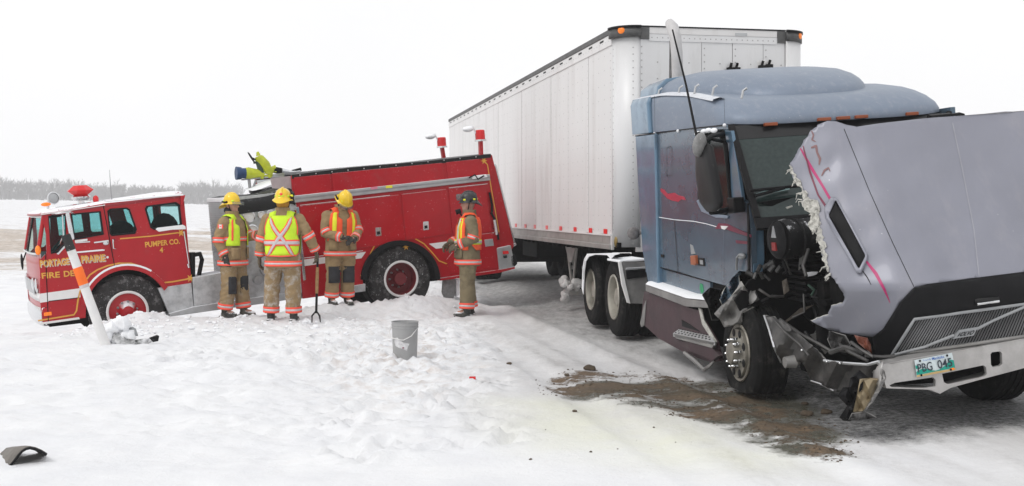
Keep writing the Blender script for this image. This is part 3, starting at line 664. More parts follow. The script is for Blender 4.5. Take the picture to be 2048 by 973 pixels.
mb = MB(); mb.grid([[eh(a, b, 0)+V((0, y, dz)) for a, b in ((520,392),(540,386),(562,376),(578,372),(590,372))] for y, dz in ((.5, .07), (.8, .12), (1.1, .12))]); mb.build('snow_on_tarp', m_snow, eng, smooth=70, subd=1)
es([(455,422),(590,400),(595,420),(458,441)], -.012, 0, 'gauge_board', m_alu)
gauges = [(497,433,.1), (522,430,.06), (540,427,.06), (556,424,.06), (570,440,.06), (504,462,.1), (478,470,.05)]
for a, b, r in gauges:
    q = sub('gauge', eng); p = eh(a, b, 0); MB().lathe([(r, 0), (r, -.025), (r*.85, -.03), (r*.82, -.012)], p, (0, 1, 0), 18).build('gauge_bezel', m_chrome, q, smooth=40); MB().lathe([(r*.83, -.014), (.001, -.015)], p, (0, 1, 0), 18).build('gauge_face', m_white, q)
for a, b, r in ((490,520,.06), (528,540,.075), (512,560,.06), (560,560,.07), (585,520,.06), (573,480,.05), (470,560,.05)):
    p = eh(a, b, 0); MB().lathe([(r, 0), (r, -.09), (r*1.15, -.1), (r*1.15, -.15), (r*.5, -.16), (.001, -.16)], p, (0, 1, 0), 14).build('hose_outlet', m_steel, eng, smooth=40)
for a, b in ((516,470), (530,468), (545,466), (560,464), (575,462), (460,480), (461,520)):
    p = eh(a, b, 0); MB().tube([p, p+V((0, -.08, 0)), p+V((0, -.09, .06))], .01, 6).build('valve_lever', m_black, eng)
es([(592,415),(598,414),(612,560),(607,562)], -.04, 0, 'pump_panel_edge_trim', m_chrome)
mb = MB(); q0 = eh(424, 450, -.02); 
for i in range(17):
    mb.lathe([(.012, -.005), (.018, 0), (.012, .005)], q0+V((.012*math.sin(i), 0, -i*.042)), (1, 0, 0) if i % 2 else (0, 1, 0), 8, closed=True)
mb.build('safety_chain', m_steel, eng)
# body: hose bed and compartments
arcR = arcpts(802, 560, 77, 174, 6, 18)
body = [(583,352),(700,340),(960,315),(981,310),(999,541),(880,556)]+arcR[::-1]+[(727,581),(606,598),(592,480)]
es(body, 0, .05, 'body_side', m_red, holes=[[(585.5,400),(586.5,400),(586.5,401)]] if 0 else ())
xr0, xr1 = eh(585, 352).x, eh(981, 311).x; zr0 = eh(585, 352).z; zr1 = eh(981, 311).z; zlo = eh(606, 598).z
P = [eh(*p) for p in body]; plate_xz(P, [], WID-.05, WID, 'body_far_side', m_red)
mb = MB(); mb.prism([(xr0, .05, zlo), (xr0, WID-.05, zlo), (xr0, WID-.05, zr0-.02), (xr0, .05, zr0-.02)], (.04, 0, 0)); mb.build('body_front', m_alu, eng)
mb = MB(); z2 = eh(999, 541).z; xx = eh(999, 541).x
mb.prism([(xx-.05, .05, z2), (xx-.05, WID-.05, z2), (xr1-.03, WID-.05, zr1-.02), (xr1-.03, .05, zr1-.02)], (.04, 0, 0)); mb.build('body_back', m_red, eng)
mb = MB(); mb.grid([[eh(583,352,0)+V((0, y, dz)), eh(700,340,0)+V((0, y, dz+.02)), eh(850,325,0)+V((0, y, dz)), eh(981,310,0)+V((0, y, dz))] for y, dz in ((-.01, -.05), (-.02, .015), (.5, .03), (1.8, .03), (WID, -.02))]); mb.build('hose_bed_cover', m_tarp, eng, smooth=60)
for k in range(12):
    a = 600+k*32; b = 351-(a-585)*.104; MB().ball(eh(a, b+1.5, -.03), .011, 8, 5).build('cover_snap', m_alu, eng, smooth=60)
mb = MB(); mb.box((xr0, .45, zr0-.0), (xr0+.5, 1.8, zr0+.06)); mb.build('bed_divider', m_steel, eng)
mb = MB(); mb.prism([E.hit(541,357,1,.05), E.hit(584,352,1,.05), E.hit(588,380,1,.05), E.hit(545,377,1,.05)], (0, .02, 0)); mb.build('bed_front_sheet', mat('dusty_pink_steel', (.45, .38, .39), .5, .2), eng)
# mouldings, stripes, doors
es([(588,392),(980,349),(981,361),(590,406)], -.05, 0, 'side_rail', m_alu, bevel=.01)
es([(588,396),(980,353),(980.5,356),(588.5,400)], -.056, -.05, 'rail_groove', m_steel)
goldline([(600,411),(700,400),(780,391)], .008, 'door_edge_snow', -.01, mt=m_snow); goldline([(806,389),(886,380)], .008, 'door_edge_snow', -.01, mt=m_snow); goldline([(898,376),(975,368)], .008, 'door_edge_snow', -.01, mt=m_snow)
goldline([(596,518),(726,502)], .008, 'panel_ledge_snow', -.01, mt=m_snow); goldline([(960,470),(988,466)], .008, 'panel_ledge_snow', -.01, mt=m_snow)
es([(606,519),(731,503),(722,516),(607,531)], -.004, 0, 'white_stripe', m_white, bevel=0) if 0 else None
es([(605,520),(732,504),(723,517),(606,533)], -.004, 0, 'white_stripe', m_white, bevel=0)
es([(858,488),(985,472),(987,484),(872,498)], -.004, 0, 'white_stripe', m_white, bevel=0)
def cdoor(pts, name='compartment_door', latch=None):
    d = es(pts, -.014, 0, name, m_red, bevel=.006)
    if latch:
        a, b = latch; k = MB(); slab(E, [(a-6,b-9),(a+5,b-10),(a+6,b+7),(a-5,b+8)], -.02, -.014, None, None, None, mb=k); k.build('latch_plate', m_chrome, d, bevel=.002)
        k = MB(); slab(E, [(a-3,b-1),(a+3,b-2),(a+3.5,b+4),(a-2.5,b+5)], -.024, -.02, None, None, None, mb=k); k.build('latch_recess', m_black, d)
cdoor([(600,413),(684,403),(697,500),(606,512)])
cdoor([(686,403),(798,390),(810,472),(812,484),(697,500)], latch=(757,465))
cdoor([(803,389),(893,379),(904,468),(812,481)], latch=(852,453))
cdoor([(897,378),(972,369),(984,464),(906,474)])
cdoor([(907,476),(985,466),(994,536),(900,548),(893,520),(905,505)])
cdoor([(588,355),(660,348),(663,385),(590,392)], 'bed_side_panel'); cdoor([(664,347),(884,326),(888,360),(667,384)], 'bed_side_panel'); cdoor([(892,325),(958,318),(961,352),(896,359)], 'bed_side_panel')
es([(969,480),(986,478),(988,492),(971,494)], -.02, -.0, 'vent_grille', m_alu)
es([(742,375),(755,373),(755,378),(742,380)], -.06, -.05, 'pink_sticker', m_pinks, bevel=0); es([(772,372),(785,371),(785,376),(772,377)], -.06, -.05, 'yellow_sticker', m_yel, bevel=0)
goldline([(757,484),(750,490),(742,505),(733,530),(727,548),(721,552)], .02); goldline([(829,477),(848,488),(864,505),(878,522),(893,528)], .02)
goldline([(965,318),(975,330),(983,380),(992,430),(998,465)], .018)
A5 = arcpts(802, 560, 69, 180, 0, 20); A6 = arcpts(802, 560, 79, 180, 0, 20)
es(A5+A6[::-1], -.05, .3, 'rear_wheel_arch', m_black)
es([(694,574),(731,568),(731,583),(694,588)], -.03, .1, 'fuel_panel', m_tread)
# rear corner posts with lamps, tailboard, ladder
for a, b, yy in ((962,312,.05), (887,316,1.9)):
    q = sub('warning_lamp_post', eng); p = eh(a, b, yy); t0 = eh(963 if yy < 1 else 888, 345 if yy < 1 else 320, yy); tp_ = eh(961 if yy < 1 else 884, 283 if yy < 1 else 296, yy)
    MB().tube([t0, tp_], .045, 4).build('post', m_red, q)
    MB().lathe([(.001, 0), (.085, 0), (.085, .15), (.07, .165), (.001, .17)], tp_+V((0, 0, .03)), (0, 0, 1), 16).build('beacon_lens', m_redlens, q, smooth=40)
    MB().lathe([(.001, -.0), (.1, -.0), (.1, .03), (.001, .03)], tp_, (0, 0, 1), 16).build('beacon_base', m_chrome, q, smooth=40)
    MB().tube([tp_+V((-.05,0,.08)), tp_+V((-.12,0,.26)), tp_+V((-.2,0,.26))], .014, 6).ball(tp_+V((-.22, 0, .22)), (.1, .09, .05)).build('work_lamp', m_snow, q, smooth=60)
es([(945,352),(973,349),(976,355),(946,359)], -.10, -.05, 'snow_on_rail', m_snow, bevel=.01)
MB().tube([eh(938,356,-.08), eh(950,350,-.1), eh(956,359,-.1), eh(968,352,-.1)], .014, 6).build('hanging_strap', m_black, eng)
es([(965,316),(984,310),(1028,492),(1020,506),(1000,520)], .05, .3, 'tail_wing', m_red)
MB().tube([eh(990,331,.15), eh(1029,489,.15)], .024, 8).tube([eh(985,332,.15), eh(991,331,.15)], .024, 8).tube([eh(1024,492,.1), eh(1030,489,.15)], .03, 8).build('tail_grab_rail', m_chrome, eng, smooth=50)
es([(994,497),(1022,491),(1026,512),(1028,534),(999,541)], -.02, .35, 'tail_lamp_panel', m_alu, bevel=.01)
es([(1006,503),(1017,502),(1018,508),(1007,509)], -.04, -.02, 'tail_lamp', m_redlens); es([(1007,512),(1014,511),(1015,516),(1008,517)], -.035, -.02, 'tail_lamp', m_glassd)
es([(1020,512),(1030,508),(1036,528),(1030,534),(1022,534)], -.02, 2.2, 'rear_step', m_black, bevel=.02)
es([(998,540),(1030,534),(1030,538),(999,546),(880,562),(880,557)], -.03, .1, 'body_sill', m_red)
mb = MB()
for pts in ([(979,385),(984,410),(984,425)], [(982,425),(990,440),(992,455)], [(988,455),(996,470),(997,480)]): mb.tube([eh(a, b, -.03) for a, b in pts], .02, 6)
mb.build('hose_strap', m_black, eng)
MB().tube([eh(988,440,-.04), eh(993,470,-.04)], .03, 8).build('strap_buckle', m_chrome, eng)
es([(956,548),(988,545),(988,550),(957,553)], .5, 1.8, 'exhaust', m_dark)
es([(886,560),(911,558),(912,585),(906,600),(890,600),(884,585)], .1, .13, 'mud_flap', mat('salted_mud_flap', (.20, .20, .20), .9, 0, .3, 14, dirt=(.4, .4, .4), damt=.4))
es([(912,560),(918,559),(919,590),(913,594)], .12, .2, 'snow_on_flap', m_snow)
# wheels
c1 = eh(255, 623, .03); c2 = eh(802, 558, .03)
wheel(eng, c1, (0, -1, 0), .54, .28, .285, m_red, m_rubsn, .03, m_white, 10, nutmat=m_steel, hubr=.09, hubl=.09, name='front_wheel')
wheel(eng, c2, (0, -1, 0), .54, .28, .285, mat('dark_red_rim', (.16, .01, .015), .5, 0, .2), m_rubsn, .16, m_white, 8, nutmat=m_steel, hubr=.11, hubl=.13, name='rear_wheel')
wheel(eng, (c2.x, .36, c2.z), (0, -1, 0), .54, .28, .285, m_red, m_rubber, .05, None, 0, name='rear_wheel')
for cc, nm in ((c1, 'front_wheel'), (c2, 'rear_wheel')): wheel(eng, (cc.x, WID-.03, cc.z), (0, 1, 0), .54, .3, .285, m_red, m_rubber, .05, None, 0, name=nm)
MB().tube([c1+V((0, .2, 0)), V((c1.x, WID-.2, c1.z))], .07).tube([c2+V((0, .2, 0)), V((c2.x, WID-.2, c2.z))], .1).build('axles', m_dark, eng)
for c_ in (c1, c2): MB().box((c_.x-.7, .62, c_.z-.1), (c_.x+.7, .66, c_.z+.55)).build('wheel_well', m_dark, eng)
# deck monitor on its stand (bolted to the hose bed)
mo = sub('deck_monitor', eng); yy = .9
def ep(a, b, y=.9): return eh(a, b, y)
MB().tube([ep(472,347), ep(482,347)], [.11, .1], 16).tube([ep(480,347), ep(493,347)], .085, 14).build('nozzle_tip', m_blue, mo, smooth=50)
MB().tube([ep(491,347), ep(497,347), ep(520,347), ep(526,352)], [.09, .1, .055, .05], 14).build('nozzle_body', m_lime, mo, smooth=50)
MB().tube([ep(517,313), ep(519,318), ep(530,330), ep(537,342), ep(545,344)], [.06, .08, .085, .075, .06], 12).tube([ep(517,312), ep(515,304)], [.04, .02], 8).tube([ep(538,342), ep(549,336), ep(550,345)], .05, 10).build('monitor_elbow', m_lime, mo, smooth=50)
MB().tube([ep(548,340), ep(563,343)], .055, 12).build('swivel_joint', m_black, mo, smooth=50)
MB().tube([ep(562,342), ep(580,345), ep(600,343)], [.05, .035, .03], 10).build('stream_shaper', m_chrome, mo, smooth=50)
MB().tube([ep(580,345), ep(602,339)], .03, 10).build('shaper_tip', m_black, mo, smooth=50)
MB().tube([ep(496,350), ep(520,352), ep(545,352)], .016, 6).tube([ep(500,356), ep(545,350)], .014, 6).tube([ep(524,350), ep(524,358)], .03, 8).tube([ep(538,345), ep(540,356)], .03, 8).build('monitor_frame', m_lime, mo)
c = ep(503,316); ax = V((.8, -.3, .45)).normalized(); mb = MB(); mb.lathe([(.10, -.008), (.115, 0), (.10, .008), (.09, 0)], c, ax, 18, closed=True)
u = ax.orthogonal().normalized(); q = ax.cross(u)
for k in range(3): a = k*2.09; mb.tube([c, c+(u*math.cos(a)+q*math.sin(a))*.1], .01, 5)
mb.tube([c, ep(516,322)], .014, 6); mb.build('hand_wheel', m_black, mo, smooth=50)
MB().tube([ep(516,322), ep(520,335), ep(522,347)], .05, 8).tube([ep(507,326), ep(516,325)], .02, 6).build('gear_case', mat('dark_green_cast_iron', (.03, .06, .035), .5), mo, smooth=50)
MB().tube([ep(483,360), ep(530,355)], .014, 6).tube([ep(498,360), ep(501,386)], .024, 6).tube([ep(512,360), ep(503,386)], .018, 6).tube([ep(500,385), ep(590,370)], .02, 6).tube([ep(501,388), ep(530,383)], .02, 6).build('monitor_stand', m_steel, mo)
# ------------------------------------------------------------------ trailer
_f = V((.1955, -1, 0)).normalized(); _v = V((-_f.y, _f.x, 0))       # forward (towards the camera), across
T = Frame((1.41, 15.24, 0), _f, _v, (0, 0, 1))
trl = thing('semi_trailer', T, 'long white box semi trailer with riveted sides behind the blue tractor', 'trailer')
m_trw = mat('white_trailer_aluminium', (.70, .69, .685), .38, .05, .03, 1.2, dirt=(.58, .555, .54), damt=.28, dscale=2.2, stretch=(1, 1, .12))
m_trf = mat('white_trailer_front', (.70, .70, .705), .4, .05, .03, 2, dirt=(.56, .55, .54), damt=.25, dscale=4, stretch=(1, 1, .15))
m_rail = mat('dirty_steel_rail', (.33, .32, .305), .5, .3, .15, 3, dirt=(.22, .2, .18), damt=.3)
m_cap = mat('dark_corner_casting', (.09, .09, .09), .55, .3, .3, 8)
m_rivet = mat('rivet', (.40, .39, .385), .5, .3)
m_tape = mat('red_reflective_tape', (.72, .02, .02), .3, emit=.05)
TL, TW = 16.15, 2.66; z0, z1 = 1.13, 4.02; r = .30
sp = 1.19
# side sheets, each lapped over the next
N = 13; L0 = -r; seams = [L0-i*(TL-r)/N for i in range(N+1)]
for i in range(N):
    a, b = seams[i], seams[i+1]
    MB().box((b+.012, -.003-(i % 2)*.003, z0+.14), (a-.004, .02, z1-.16)).build('side_panel', m_trw, trl)
    MB().box((b-.004, .0, z0+.14), (b+.016, .02, z1-.16)).build('panel_seam', m_cap if 0 else m_rivet, trl)
MB().box((-TL, TW-.02, z0), (L0, TW, z1)).build('far_side', m_trw, trl)
MB().box((-TL, .02, z1-.01), (-.1, TW-.02, z1+.035)).build('roof', m_trw, trl)
MB().box((-TL, .02, z0+.0), (-.1, TW-.02, z0+.06)).build('floor', m_dark, trl)
MB().box((-TL-.03, 0, z0), (-TL, TW, z1+.03)).build('rear_doors', m_trw, trl)
def corner(name, z0, z1, off, mt, y0=0, s=1, ang=(0, 90), th=.03):
    mb = MB(); n = 10; rows = []
    for zz in (z0, z1):
        rows.append([V((-r+(r+off)*math.cos(math.radians(a)), y0+s*(r-(r+off)*math.sin(math.radians(a))), zz)) for a in [ang[0]+(ang[1]-ang[0])*i/n for i in range(n+1)]])
    mb.grid(rows); return mb.build(name, mt, trl, smooth=60, solid=th)
for y0, s in ((0, 1), (TW, -1)):
    corner('corner_panel', z0+.0, z1-.09, .004, m_trf, y0, s); corner('corner_cap', z1-.09, z1+.04, .022, m_cap, y0, s); corner('corner_cap_lip', z1+.03, z1+.06, .035, m_black, y0, s)
# front wall panels
fy = [r, .72, 1.16, 1.60, 2.04, TW-r]
for i in range(5): MB().box((-.01, fy[i]+.004, z0), (.0+.004*(i % 2), fy[i+1]-.004, z1-.12)).build('front_panel', m_trf, trl)
MB().box((-.04, r, z0), (-.012, TW-r, z1)).build('front_backing', m_rivet, trl)
MB().box((-.02, r+.12, z1-.14), (.014, TW-r-.12, z1-.05)).build('front_top_rail', m_trf, trl)
MB().box((-.02, r+.12, z1-.05), (.02, TW-r-.12, z1+.045)).build('front_top_band', m_trw, trl, bevel=.01)
for a, b in ((r, r+.12), (TW-r-.12, TW-r)): MB().box((-.02, a, z1-.12), (.024, b, z1+.04)).build('corner_cap', m_cap, trl)
MB().box((-.03, r, z1+.045), (.03, TW-r, z1+.06)).build('roof_edge', m_black, trl)
MB().box((.021, 1.63, z1-.04), (.026, 1.80, z1+.0)).build('maker_plate', m_alu, trl)
# rails
MB().box((-TL, -.02, z1-.17), (-r+.02, .02, z1-.02)).build('top_rail', m_trw, trl, bevel=.006)
MB().box((-TL, -.032, z1-.02), (-r+.02, .02, z1+.055)).build('top_rail_cap', m_cap, trl, bevel=.008)
for i in range(26): x = -.75-i*.6; MB().box((x-.09, -.024, z1-.075), (x+.09, -.018, z1-.05)).build('rail_slot', m_black, trl)
MB().box((-TL, -.014, z0+.0), (-r, .02, z0+.155)).build('bottom_rail', m_rail, trl, bevel=.005)
MB().box((-TL, -.045, z0-.04), (-r+.02, .02, z0+.03)).build('bottom_rail_flange', m_rail, trl, bevel=.01)
MB().box((-TL, -.03, z0+.145), (-r, .0, z0+.165)).build('bottom_rail_lip', m_trw, trl)
MB().box((-r, -.022, z0-.04), (-r+.06, .01, z0+.15)).build('rail_end_bracket', m_trw, trl)
MB().box((-.06, r-.05, z0-.06), (.0, TW-.2, z0)).build('front_sill', m_trw, trl)
MB().tube([(-.14, .08, z0+.06), (-.14, .02, z0+.06)], .06, 12).build('yellow_plug', m_yel, trl, smooth=40) if 0 else None
MB().ball((-.20, .03, z0+.07), (.05, .03, .08)).build('corner_fitting', mat('brass_fitting', (.25, .17, .05), .5, .3), trl, smooth=60)
# rivets: rows of domes, too many to count
mb = MB()
def rivet(p, n, R=.009):
    n = V(n); u = n.orthogonal().normalized(); q = n.cross(u); p = V(p)
    ring = [p+(u*math.cos(k*1.257)+q*math.sin(k*1.257))*R for k in range(5)]; mb.add(ring+[p+n*R*.6], [(k, (k+1) % 5, 5) for k in range(5)])
x = -r-.06; k = 0
while x > -12.5:
    zz = z0+.22
    st = .10 if k % 4 == 0 else .20
    while zz < z1-.2: rivet((x, -.007, zz), (0, -1, 0), .0085); zz += st
    x -= .298; k += 1
for y in np.arange(r+.02, TW-r+.01, .22):
    st = .09 if int(round((y-r-.02)/.22)) % 2 == 0 else .22
    for zz in np.arange(z1-1.3, z1-.2, st): rivet((.005, y, zz), (1, 0, 0), .011)
for y in np.arange(r+.16, TW-r-.12, .075): rivet((.014, y, z1-.095), (1, 0, 0), .01)
for a in (18, 80):
    for zz in np.arange(z0+.05, z1-.2, .09): c, s_ = math.cos(math.radians(a)), math.sin(math.radians(a)); rivet((-r+(r+.005)*c, r-(r+.005)*s_, zz), (c, -s_, 0), .009)
for x in np.arange(-r-.1, -12, -.1): rivet((x, -.046, z0-.0), (0, -1, 0), .008)
for x in np.arange(-r-.1, -12, -.15): rivet((x, -.021, z1-.1), (0, -1, 0), .008)
mb.build('rivets', m_rivet, trl, kind='stuff', smooth=60)
# lamps, tapes, gladhand boxes, gauge pole
for y, s in ((.12, 1), (TW-.12, -1)): 
    a = math.radians(45); c = V((-r+(r+.03)*math.cos(a), (r-(r+.03)*math.sin(a)) if s > 0 else TW-r+(r+.03)*math.sin(a), z1+.0))
    MB().lathe([(.055, -.01), (.055, .015), (.04, .03), (.001, .035)], c, (math.cos(a), -s*math.sin(a), 0), 16).build('marker_lamp', m_orange, trl, smooth=50)
for px in (1213, 1183, 1152, 1123, 1095, 1071, 1052, 1033):
    p = T.hit(px, 461, 1, -.009); MB().box((p.x-.14, -.013, z0+.17), (p.x+.03, -.009, z0+.235)).build('red_reflector_tape', m_tape, trl)
    MB().box((p.x-.31, -.0125, z0+.17), (p.x-.145, -.009, z0+.235)).build('white_reflector_tape', m_trw, trl)
for px, py in ((1459,136), (1471,136), (1522,132), (1536,130)):
    p = T.hit(px, py, 0, .0); MB().box((.0, p.y-.045, p.z-.07), (.07, p.y+.045, p.z+.0)).tube([(.03, p.y, p.z), (.05, p.y+.01, p.z+.06)], .02, 6).build('air_line_coupling', m_black, trl)
p = T.hit(1522, 131, 0, 0); MB().box((.001, p.y-.06, p.z-.03), (.006, p.y+.15, p.z+.06)).build('notice_plate', m_label, trl)
# landing gear, running gear
lg = sub('landing_gear', trl)
for yy in (.35, TW-.35):
    q = T.hit(1152, 500, 1, yy)
    MB().box((q.x-.045, yy-.0, .32), (q.x+.045, yy+.09, z0)).build('leg', m_dark, lg, bevel=.01)
    MB().prism([(q.x-.42, yy-.1, z0-.03), (q.x+.42, yy-.1, z0-.03), (q.x+.08, yy-.1, z0-.36), (q.x-.08, yy-.1, z0-.36)], (0, .05, 0)).build('gusset', m_rail, lg)
    MB().tube([(q.x-.34, yy-.06, z0-.15), (q.x-.02, yy-.06, .36)], .022, 6).tube([(q.x+.30, yy-.06, z0-.1), (q.x+.0, yy-.06, .34)], .022, 6).build('brace', m_rail, lg)
    MB().box((q.x-.12, yy-.12, .24), (q.x+.12, yy+.12, .33)).build('foot', m_rail, lg, bevel=.01)
xg = T.hit(1152, 500, 1, .35).x
mb = MB(); rnd = random.Random(3)
for k in range(16): c = V((xg+rnd.uniform(-.12, .2), .22+rnd.uniform(-.1, .14), .34+rnd.uniform(-.14, .14))); m2 = MB(); m2.ball(c, rnd.uniform(.04, .085), 10, 7); mb.add([V(v)+(V(v)-c)*.8*noise.noise(V(v)*12) for v in m2.v], m2.f)
mb.build('ice_on_landing_gear', mat('dirty_ice', (.55, .54, .53), .8, 0, .15, 10, bump=.3, bscale=20), lg, smooth=60)
for xx in (-11.9, -13.1):
    for yy, s, nm in ((.02, -1, 'trailer_wheel'), (TW-.02, 1, 'trailer_wheel')): wheel(trl, (xx, yy, .50), (0, s, 0), .5, .56, .28, m_white, m_rubber, .13, None, 0, name=nm)
    MB().box((xx-.08, .3, .4), (xx+.08, TW-.3, .58)).build('axle', m_dark, trl)
MB().box((-13.9, .4, .62), (-11.1, TW-.4, z0)).build('bogie', m_dark, trl)
MB().box((-10.6, .35, .55), (-10.4, TW-.35, z0)).build('mud_guard', m_dark, trl)
mb = MB()
for k in range(44): x = -.9-k*.34; mb.box((x-.03, .1, z0-.1), (x+.03, TW-.1, z0))
mb.build('crossmember', m_dark, trl, kind='stuff')
MB().box((-9, .55, z0-.45), (-7.6, TW-.55, z0-.1)).build('tool_box', m_dark, trl, bevel=.02)
for xx in (-15.9,): MB().box((xx, .3, .5), (xx+.06, TW-.3, .6)).box((xx, .6, .55), (xx+.06, .7, z0)).box((xx, TW-.7, .55), (xx+.06, TW-.6, z0)).build('underride_bar', m_rail, trl)
# ------------------------------------------------------------------ tractor, leaning onto its flat front tyre
_f = V((.177, -.984, 0)).normalized(); _v = V((-_f.y, _f.x, 0)); th = .07; Z_ = V((0, 0, 1))
R = Frame((1.54, 13.84, 0), _f, _v*math.cos(th)+Z_*math.sin(th), -_v*math.sin(th)+Z_*math.cos(th))
trk = thing('semi_tractor', R, 'wrecked blue grey sleeper cab tractor with torn hood thrown forward', 'truck tractor')
m_side = mat('blue_grey_paint', (.10, .15, .20), .26, .3, .10, 1.5, dirt=(.072, .07, .095), damt=.42, dscale=1.1, fleck=.10, coat=.3, spec=.35, stretch=(1, 1, 1.5))  # dark mottling paints in dark reflections along with mural tints
m_ext = mat('angle_tinted_blue_paint', (.115, .205, .30), .3, .35, .18, 2, dirt=(.16, .2, .25), damt=.3, dscale=3, coat=.5)  # cab paint coloured bluer, as angled panels look in this light
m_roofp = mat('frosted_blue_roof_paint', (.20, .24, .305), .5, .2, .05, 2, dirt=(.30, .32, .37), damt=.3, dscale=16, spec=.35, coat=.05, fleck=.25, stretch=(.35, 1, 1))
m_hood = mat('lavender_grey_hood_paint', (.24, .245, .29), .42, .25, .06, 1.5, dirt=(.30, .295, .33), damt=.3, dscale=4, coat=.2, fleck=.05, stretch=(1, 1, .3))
m_maroon = mat('muddy_maroon_skirt', (.055, .025, .032), .45, .1, .25, 3, dirt=(.12, .11, .11), damt=.38, dscale=4, spec=.3, bump=.15, bscale=12)
m_fibre = mat('torn_fibreglass', (.55, .54, .50), .95, 0, .3, 30, bump=.8, bscale=80)
m_seal = mat('rubber_seal', (.007, .007, .008), .6, spec=.2)
m_bump = mat('dull_aluminium_bumper', (.43, .42, .41), .42, .55, .12, 6, dirt=(.62, .61, .60), damt=.4, dscale=5, bump=.08)
m_torn = mat('crumpled_grey_metal', (.075, .073, .072), .45, .5, .35, 6, dirt=(.2, .19, .18), damt=.28, dscale=5, bump=.2, bscale=18)
m_mag = mat('magenta_pinstripe', (.42, .02, .13), .4)
m_dmag = mat('dark_maroon_pinstripe', (.16, .02, .05), .4)
m_wglass = glassmat('windscreen_glass', (.16, .22, .22), .8, (.032, .05, .048))
m_alrim = mat('cast_aluminium_rim', (.40, .38, .33), .45, .4, .15, 8, dirt=(.15, .13, .1), damt=.3)
m_fr = mat('salted_silver_panel', (.24, .235, .23), .5, .4, .15, 4, dirt=(.42, .41, .39), damt=.4, dscale=3)
m_grey = mat('light_grey_trim', (.28, .29, .30), .5)
def rs(pts, a, b, name, mt, parent=None, **k): return slab(R, pts, a, b, name, mt, parent or trk, **k)
def rh(px, py, y=0): return R.hit(px, py, 1, y)
def rstrip(P, w, name, mt, y=-.006, parent=trk):
    mb = MB(); pts = [rh(a, b, y) for a, b in P]; rows = []
    for i, p in enumerate(pts):
        d = pts[min(i+1, len(pts)-1)]-pts[max(i-1, 0)]; d.y = 0; d.normalize(); nn = V((-d.z, 0, d.x)); ww = w[i] if isinstance(w, list) else w; rows.append([p+nn*ww/2, p-nn*ww/2])
    mb.grid(rows); return mb.build(name, mt, parent)
CWD = 2.25
# side panels (the body turns in a little towards the top)
rs([(1270,272),(1309,267),(1312,400),(1316,583),(1297,576),(1284,500),(1276,380)], -.035, .05, 'sleeper_extender', m_ext, bevel=.02)
win = [(1398,300),(1404,274),(1412,265),(1446,263),(1449,268),(1463,395),(1460,418),(1452,426),(1438,427),(1412,418),(1400,398)]
main = [(1310,268),(1390,256),(1451,251),(1462,264),(1470,330),(1480,398),(1500,412),(1504,545),(1478,542),(1452,572),(1420,563),(1316,534)]
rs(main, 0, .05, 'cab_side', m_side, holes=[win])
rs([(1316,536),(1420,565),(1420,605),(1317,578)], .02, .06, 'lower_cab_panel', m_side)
mb = MB(); P = [rh(*p) for p in win]; c = sum(P, V())/len(P)
mb.grid([[c+(p-c)*s+V((0, y, 0)) for p in P] for s, y in ((1.05, -.001), (1.04, -.018), (.93, -.018), (.90, .03), (.9, .06))], True); mb.build('window_seal', m_seal, trk, smooth=50)
MB().prism([rh(a, b, .035) for a, b in win], (0, .006, 0)).build('door_window', m_glassd, trk)
rs([(1449,262),(1462,262),(1474,330),(1484,400),(1466,428),(1463,420),(1460,330)], -.012, .02, 'door_frame_edge', m_ext)
rstrip([(1449,262),(1456,330),(1466,425)], .012, 'door_seam', m_black, -.014)
rs([(1398,398),(1412,419),(1438,429),(1455,432),(1454,438),(1430,436),(1402,424),(1392,402)], -.02, 0, 'window_ledge', m_roofp, bevel=.008)
# body box behind the skins
zz0 = rh(1316, 534).z
xr_, xf_ = rh(1270, 300).x, rh(1462, 300).x
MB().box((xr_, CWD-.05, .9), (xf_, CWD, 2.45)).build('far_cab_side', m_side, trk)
MB().box((xr_, .03, .9), (xr_+.05, CWD-.05, 2.45)).build('cab_back', m_ext, trk)
MB().box((xr_+.05, .05, .85), (3.45, CWD-.05, .92)).build('cab_floor', m_dark, trk)
MB().box((2.0, .25, .92), (2.55, .8, 2.0)).build('seat', m_dark, trk, bevel=.05) if 0 else None
for y in (.3, 1.55):
    MB().box((2.3, y, .92), (2.8, y+.52, 1.35)).box((2.2, y+.02, 1.3), (2.36, y+.5, 2.05)).build('seat', m_dark, trk, bevel=.05)
MB().box((1.4, .05, .92), (1.45, CWD-.05, 2.4)).build('sleeper_curtain', mat('dark_curtain', (.03, .025, .025), .9), trk)
MB().box((3.1, .1, 1.3), (3.5, CWD-.1, 1.66)).build('dashboard', m_black, trk, bevel=.04)
# roof in two tiers
def outline(xb, xf, yl, yr, bow, rc, n=9, ex=.55):
    P = []
    for i in range(n): t = i/n; P.append((xb+(xf-rc-xb)*t, yl))
    k = 18
    for i in range(k+1):
        a = -math.pi/2+math.pi*i/k; s = math.sin(a); c_ = math.cos(a)
        # superellipse front
        sx = abs(c_)**ex; sy = math.copysign(abs(s)**ex, s)
        P.append((xf-rc+rc*sx+bow*(1-sy*sy), (yl+yr)/2+(yr-yl)/2*sy))
    for i in range(n): t = 1-(i+1)/n; P.append((xb+(xf-rc-xb)*t, yr))
    P += [(xb, yl+(yr-yl)*t) for t in (.75, .5, .25)]
    return P
def interp(x, T_):
    for (a, p), (b, q) in zip(T_, T_[1:]):
        if x <= b: return p+(q-p)*max(0, (x-a))/(b-a)
    return T_[-1][1]
zt1 = [(.4, 2.93), (1.5, 2.885), (2.3, 2.80), (2.9, 2.70), (3.5, 2.60)]
zsm = [(.4, 2.515), (3.3, 2.42), (3.5, 2.385), (3.8, 2.37)]
zt2 = [(.4, 3.10), (1.5, 3.10), (2.2, 3.01), (2.7, 2.91), (3.3, 2.78)]
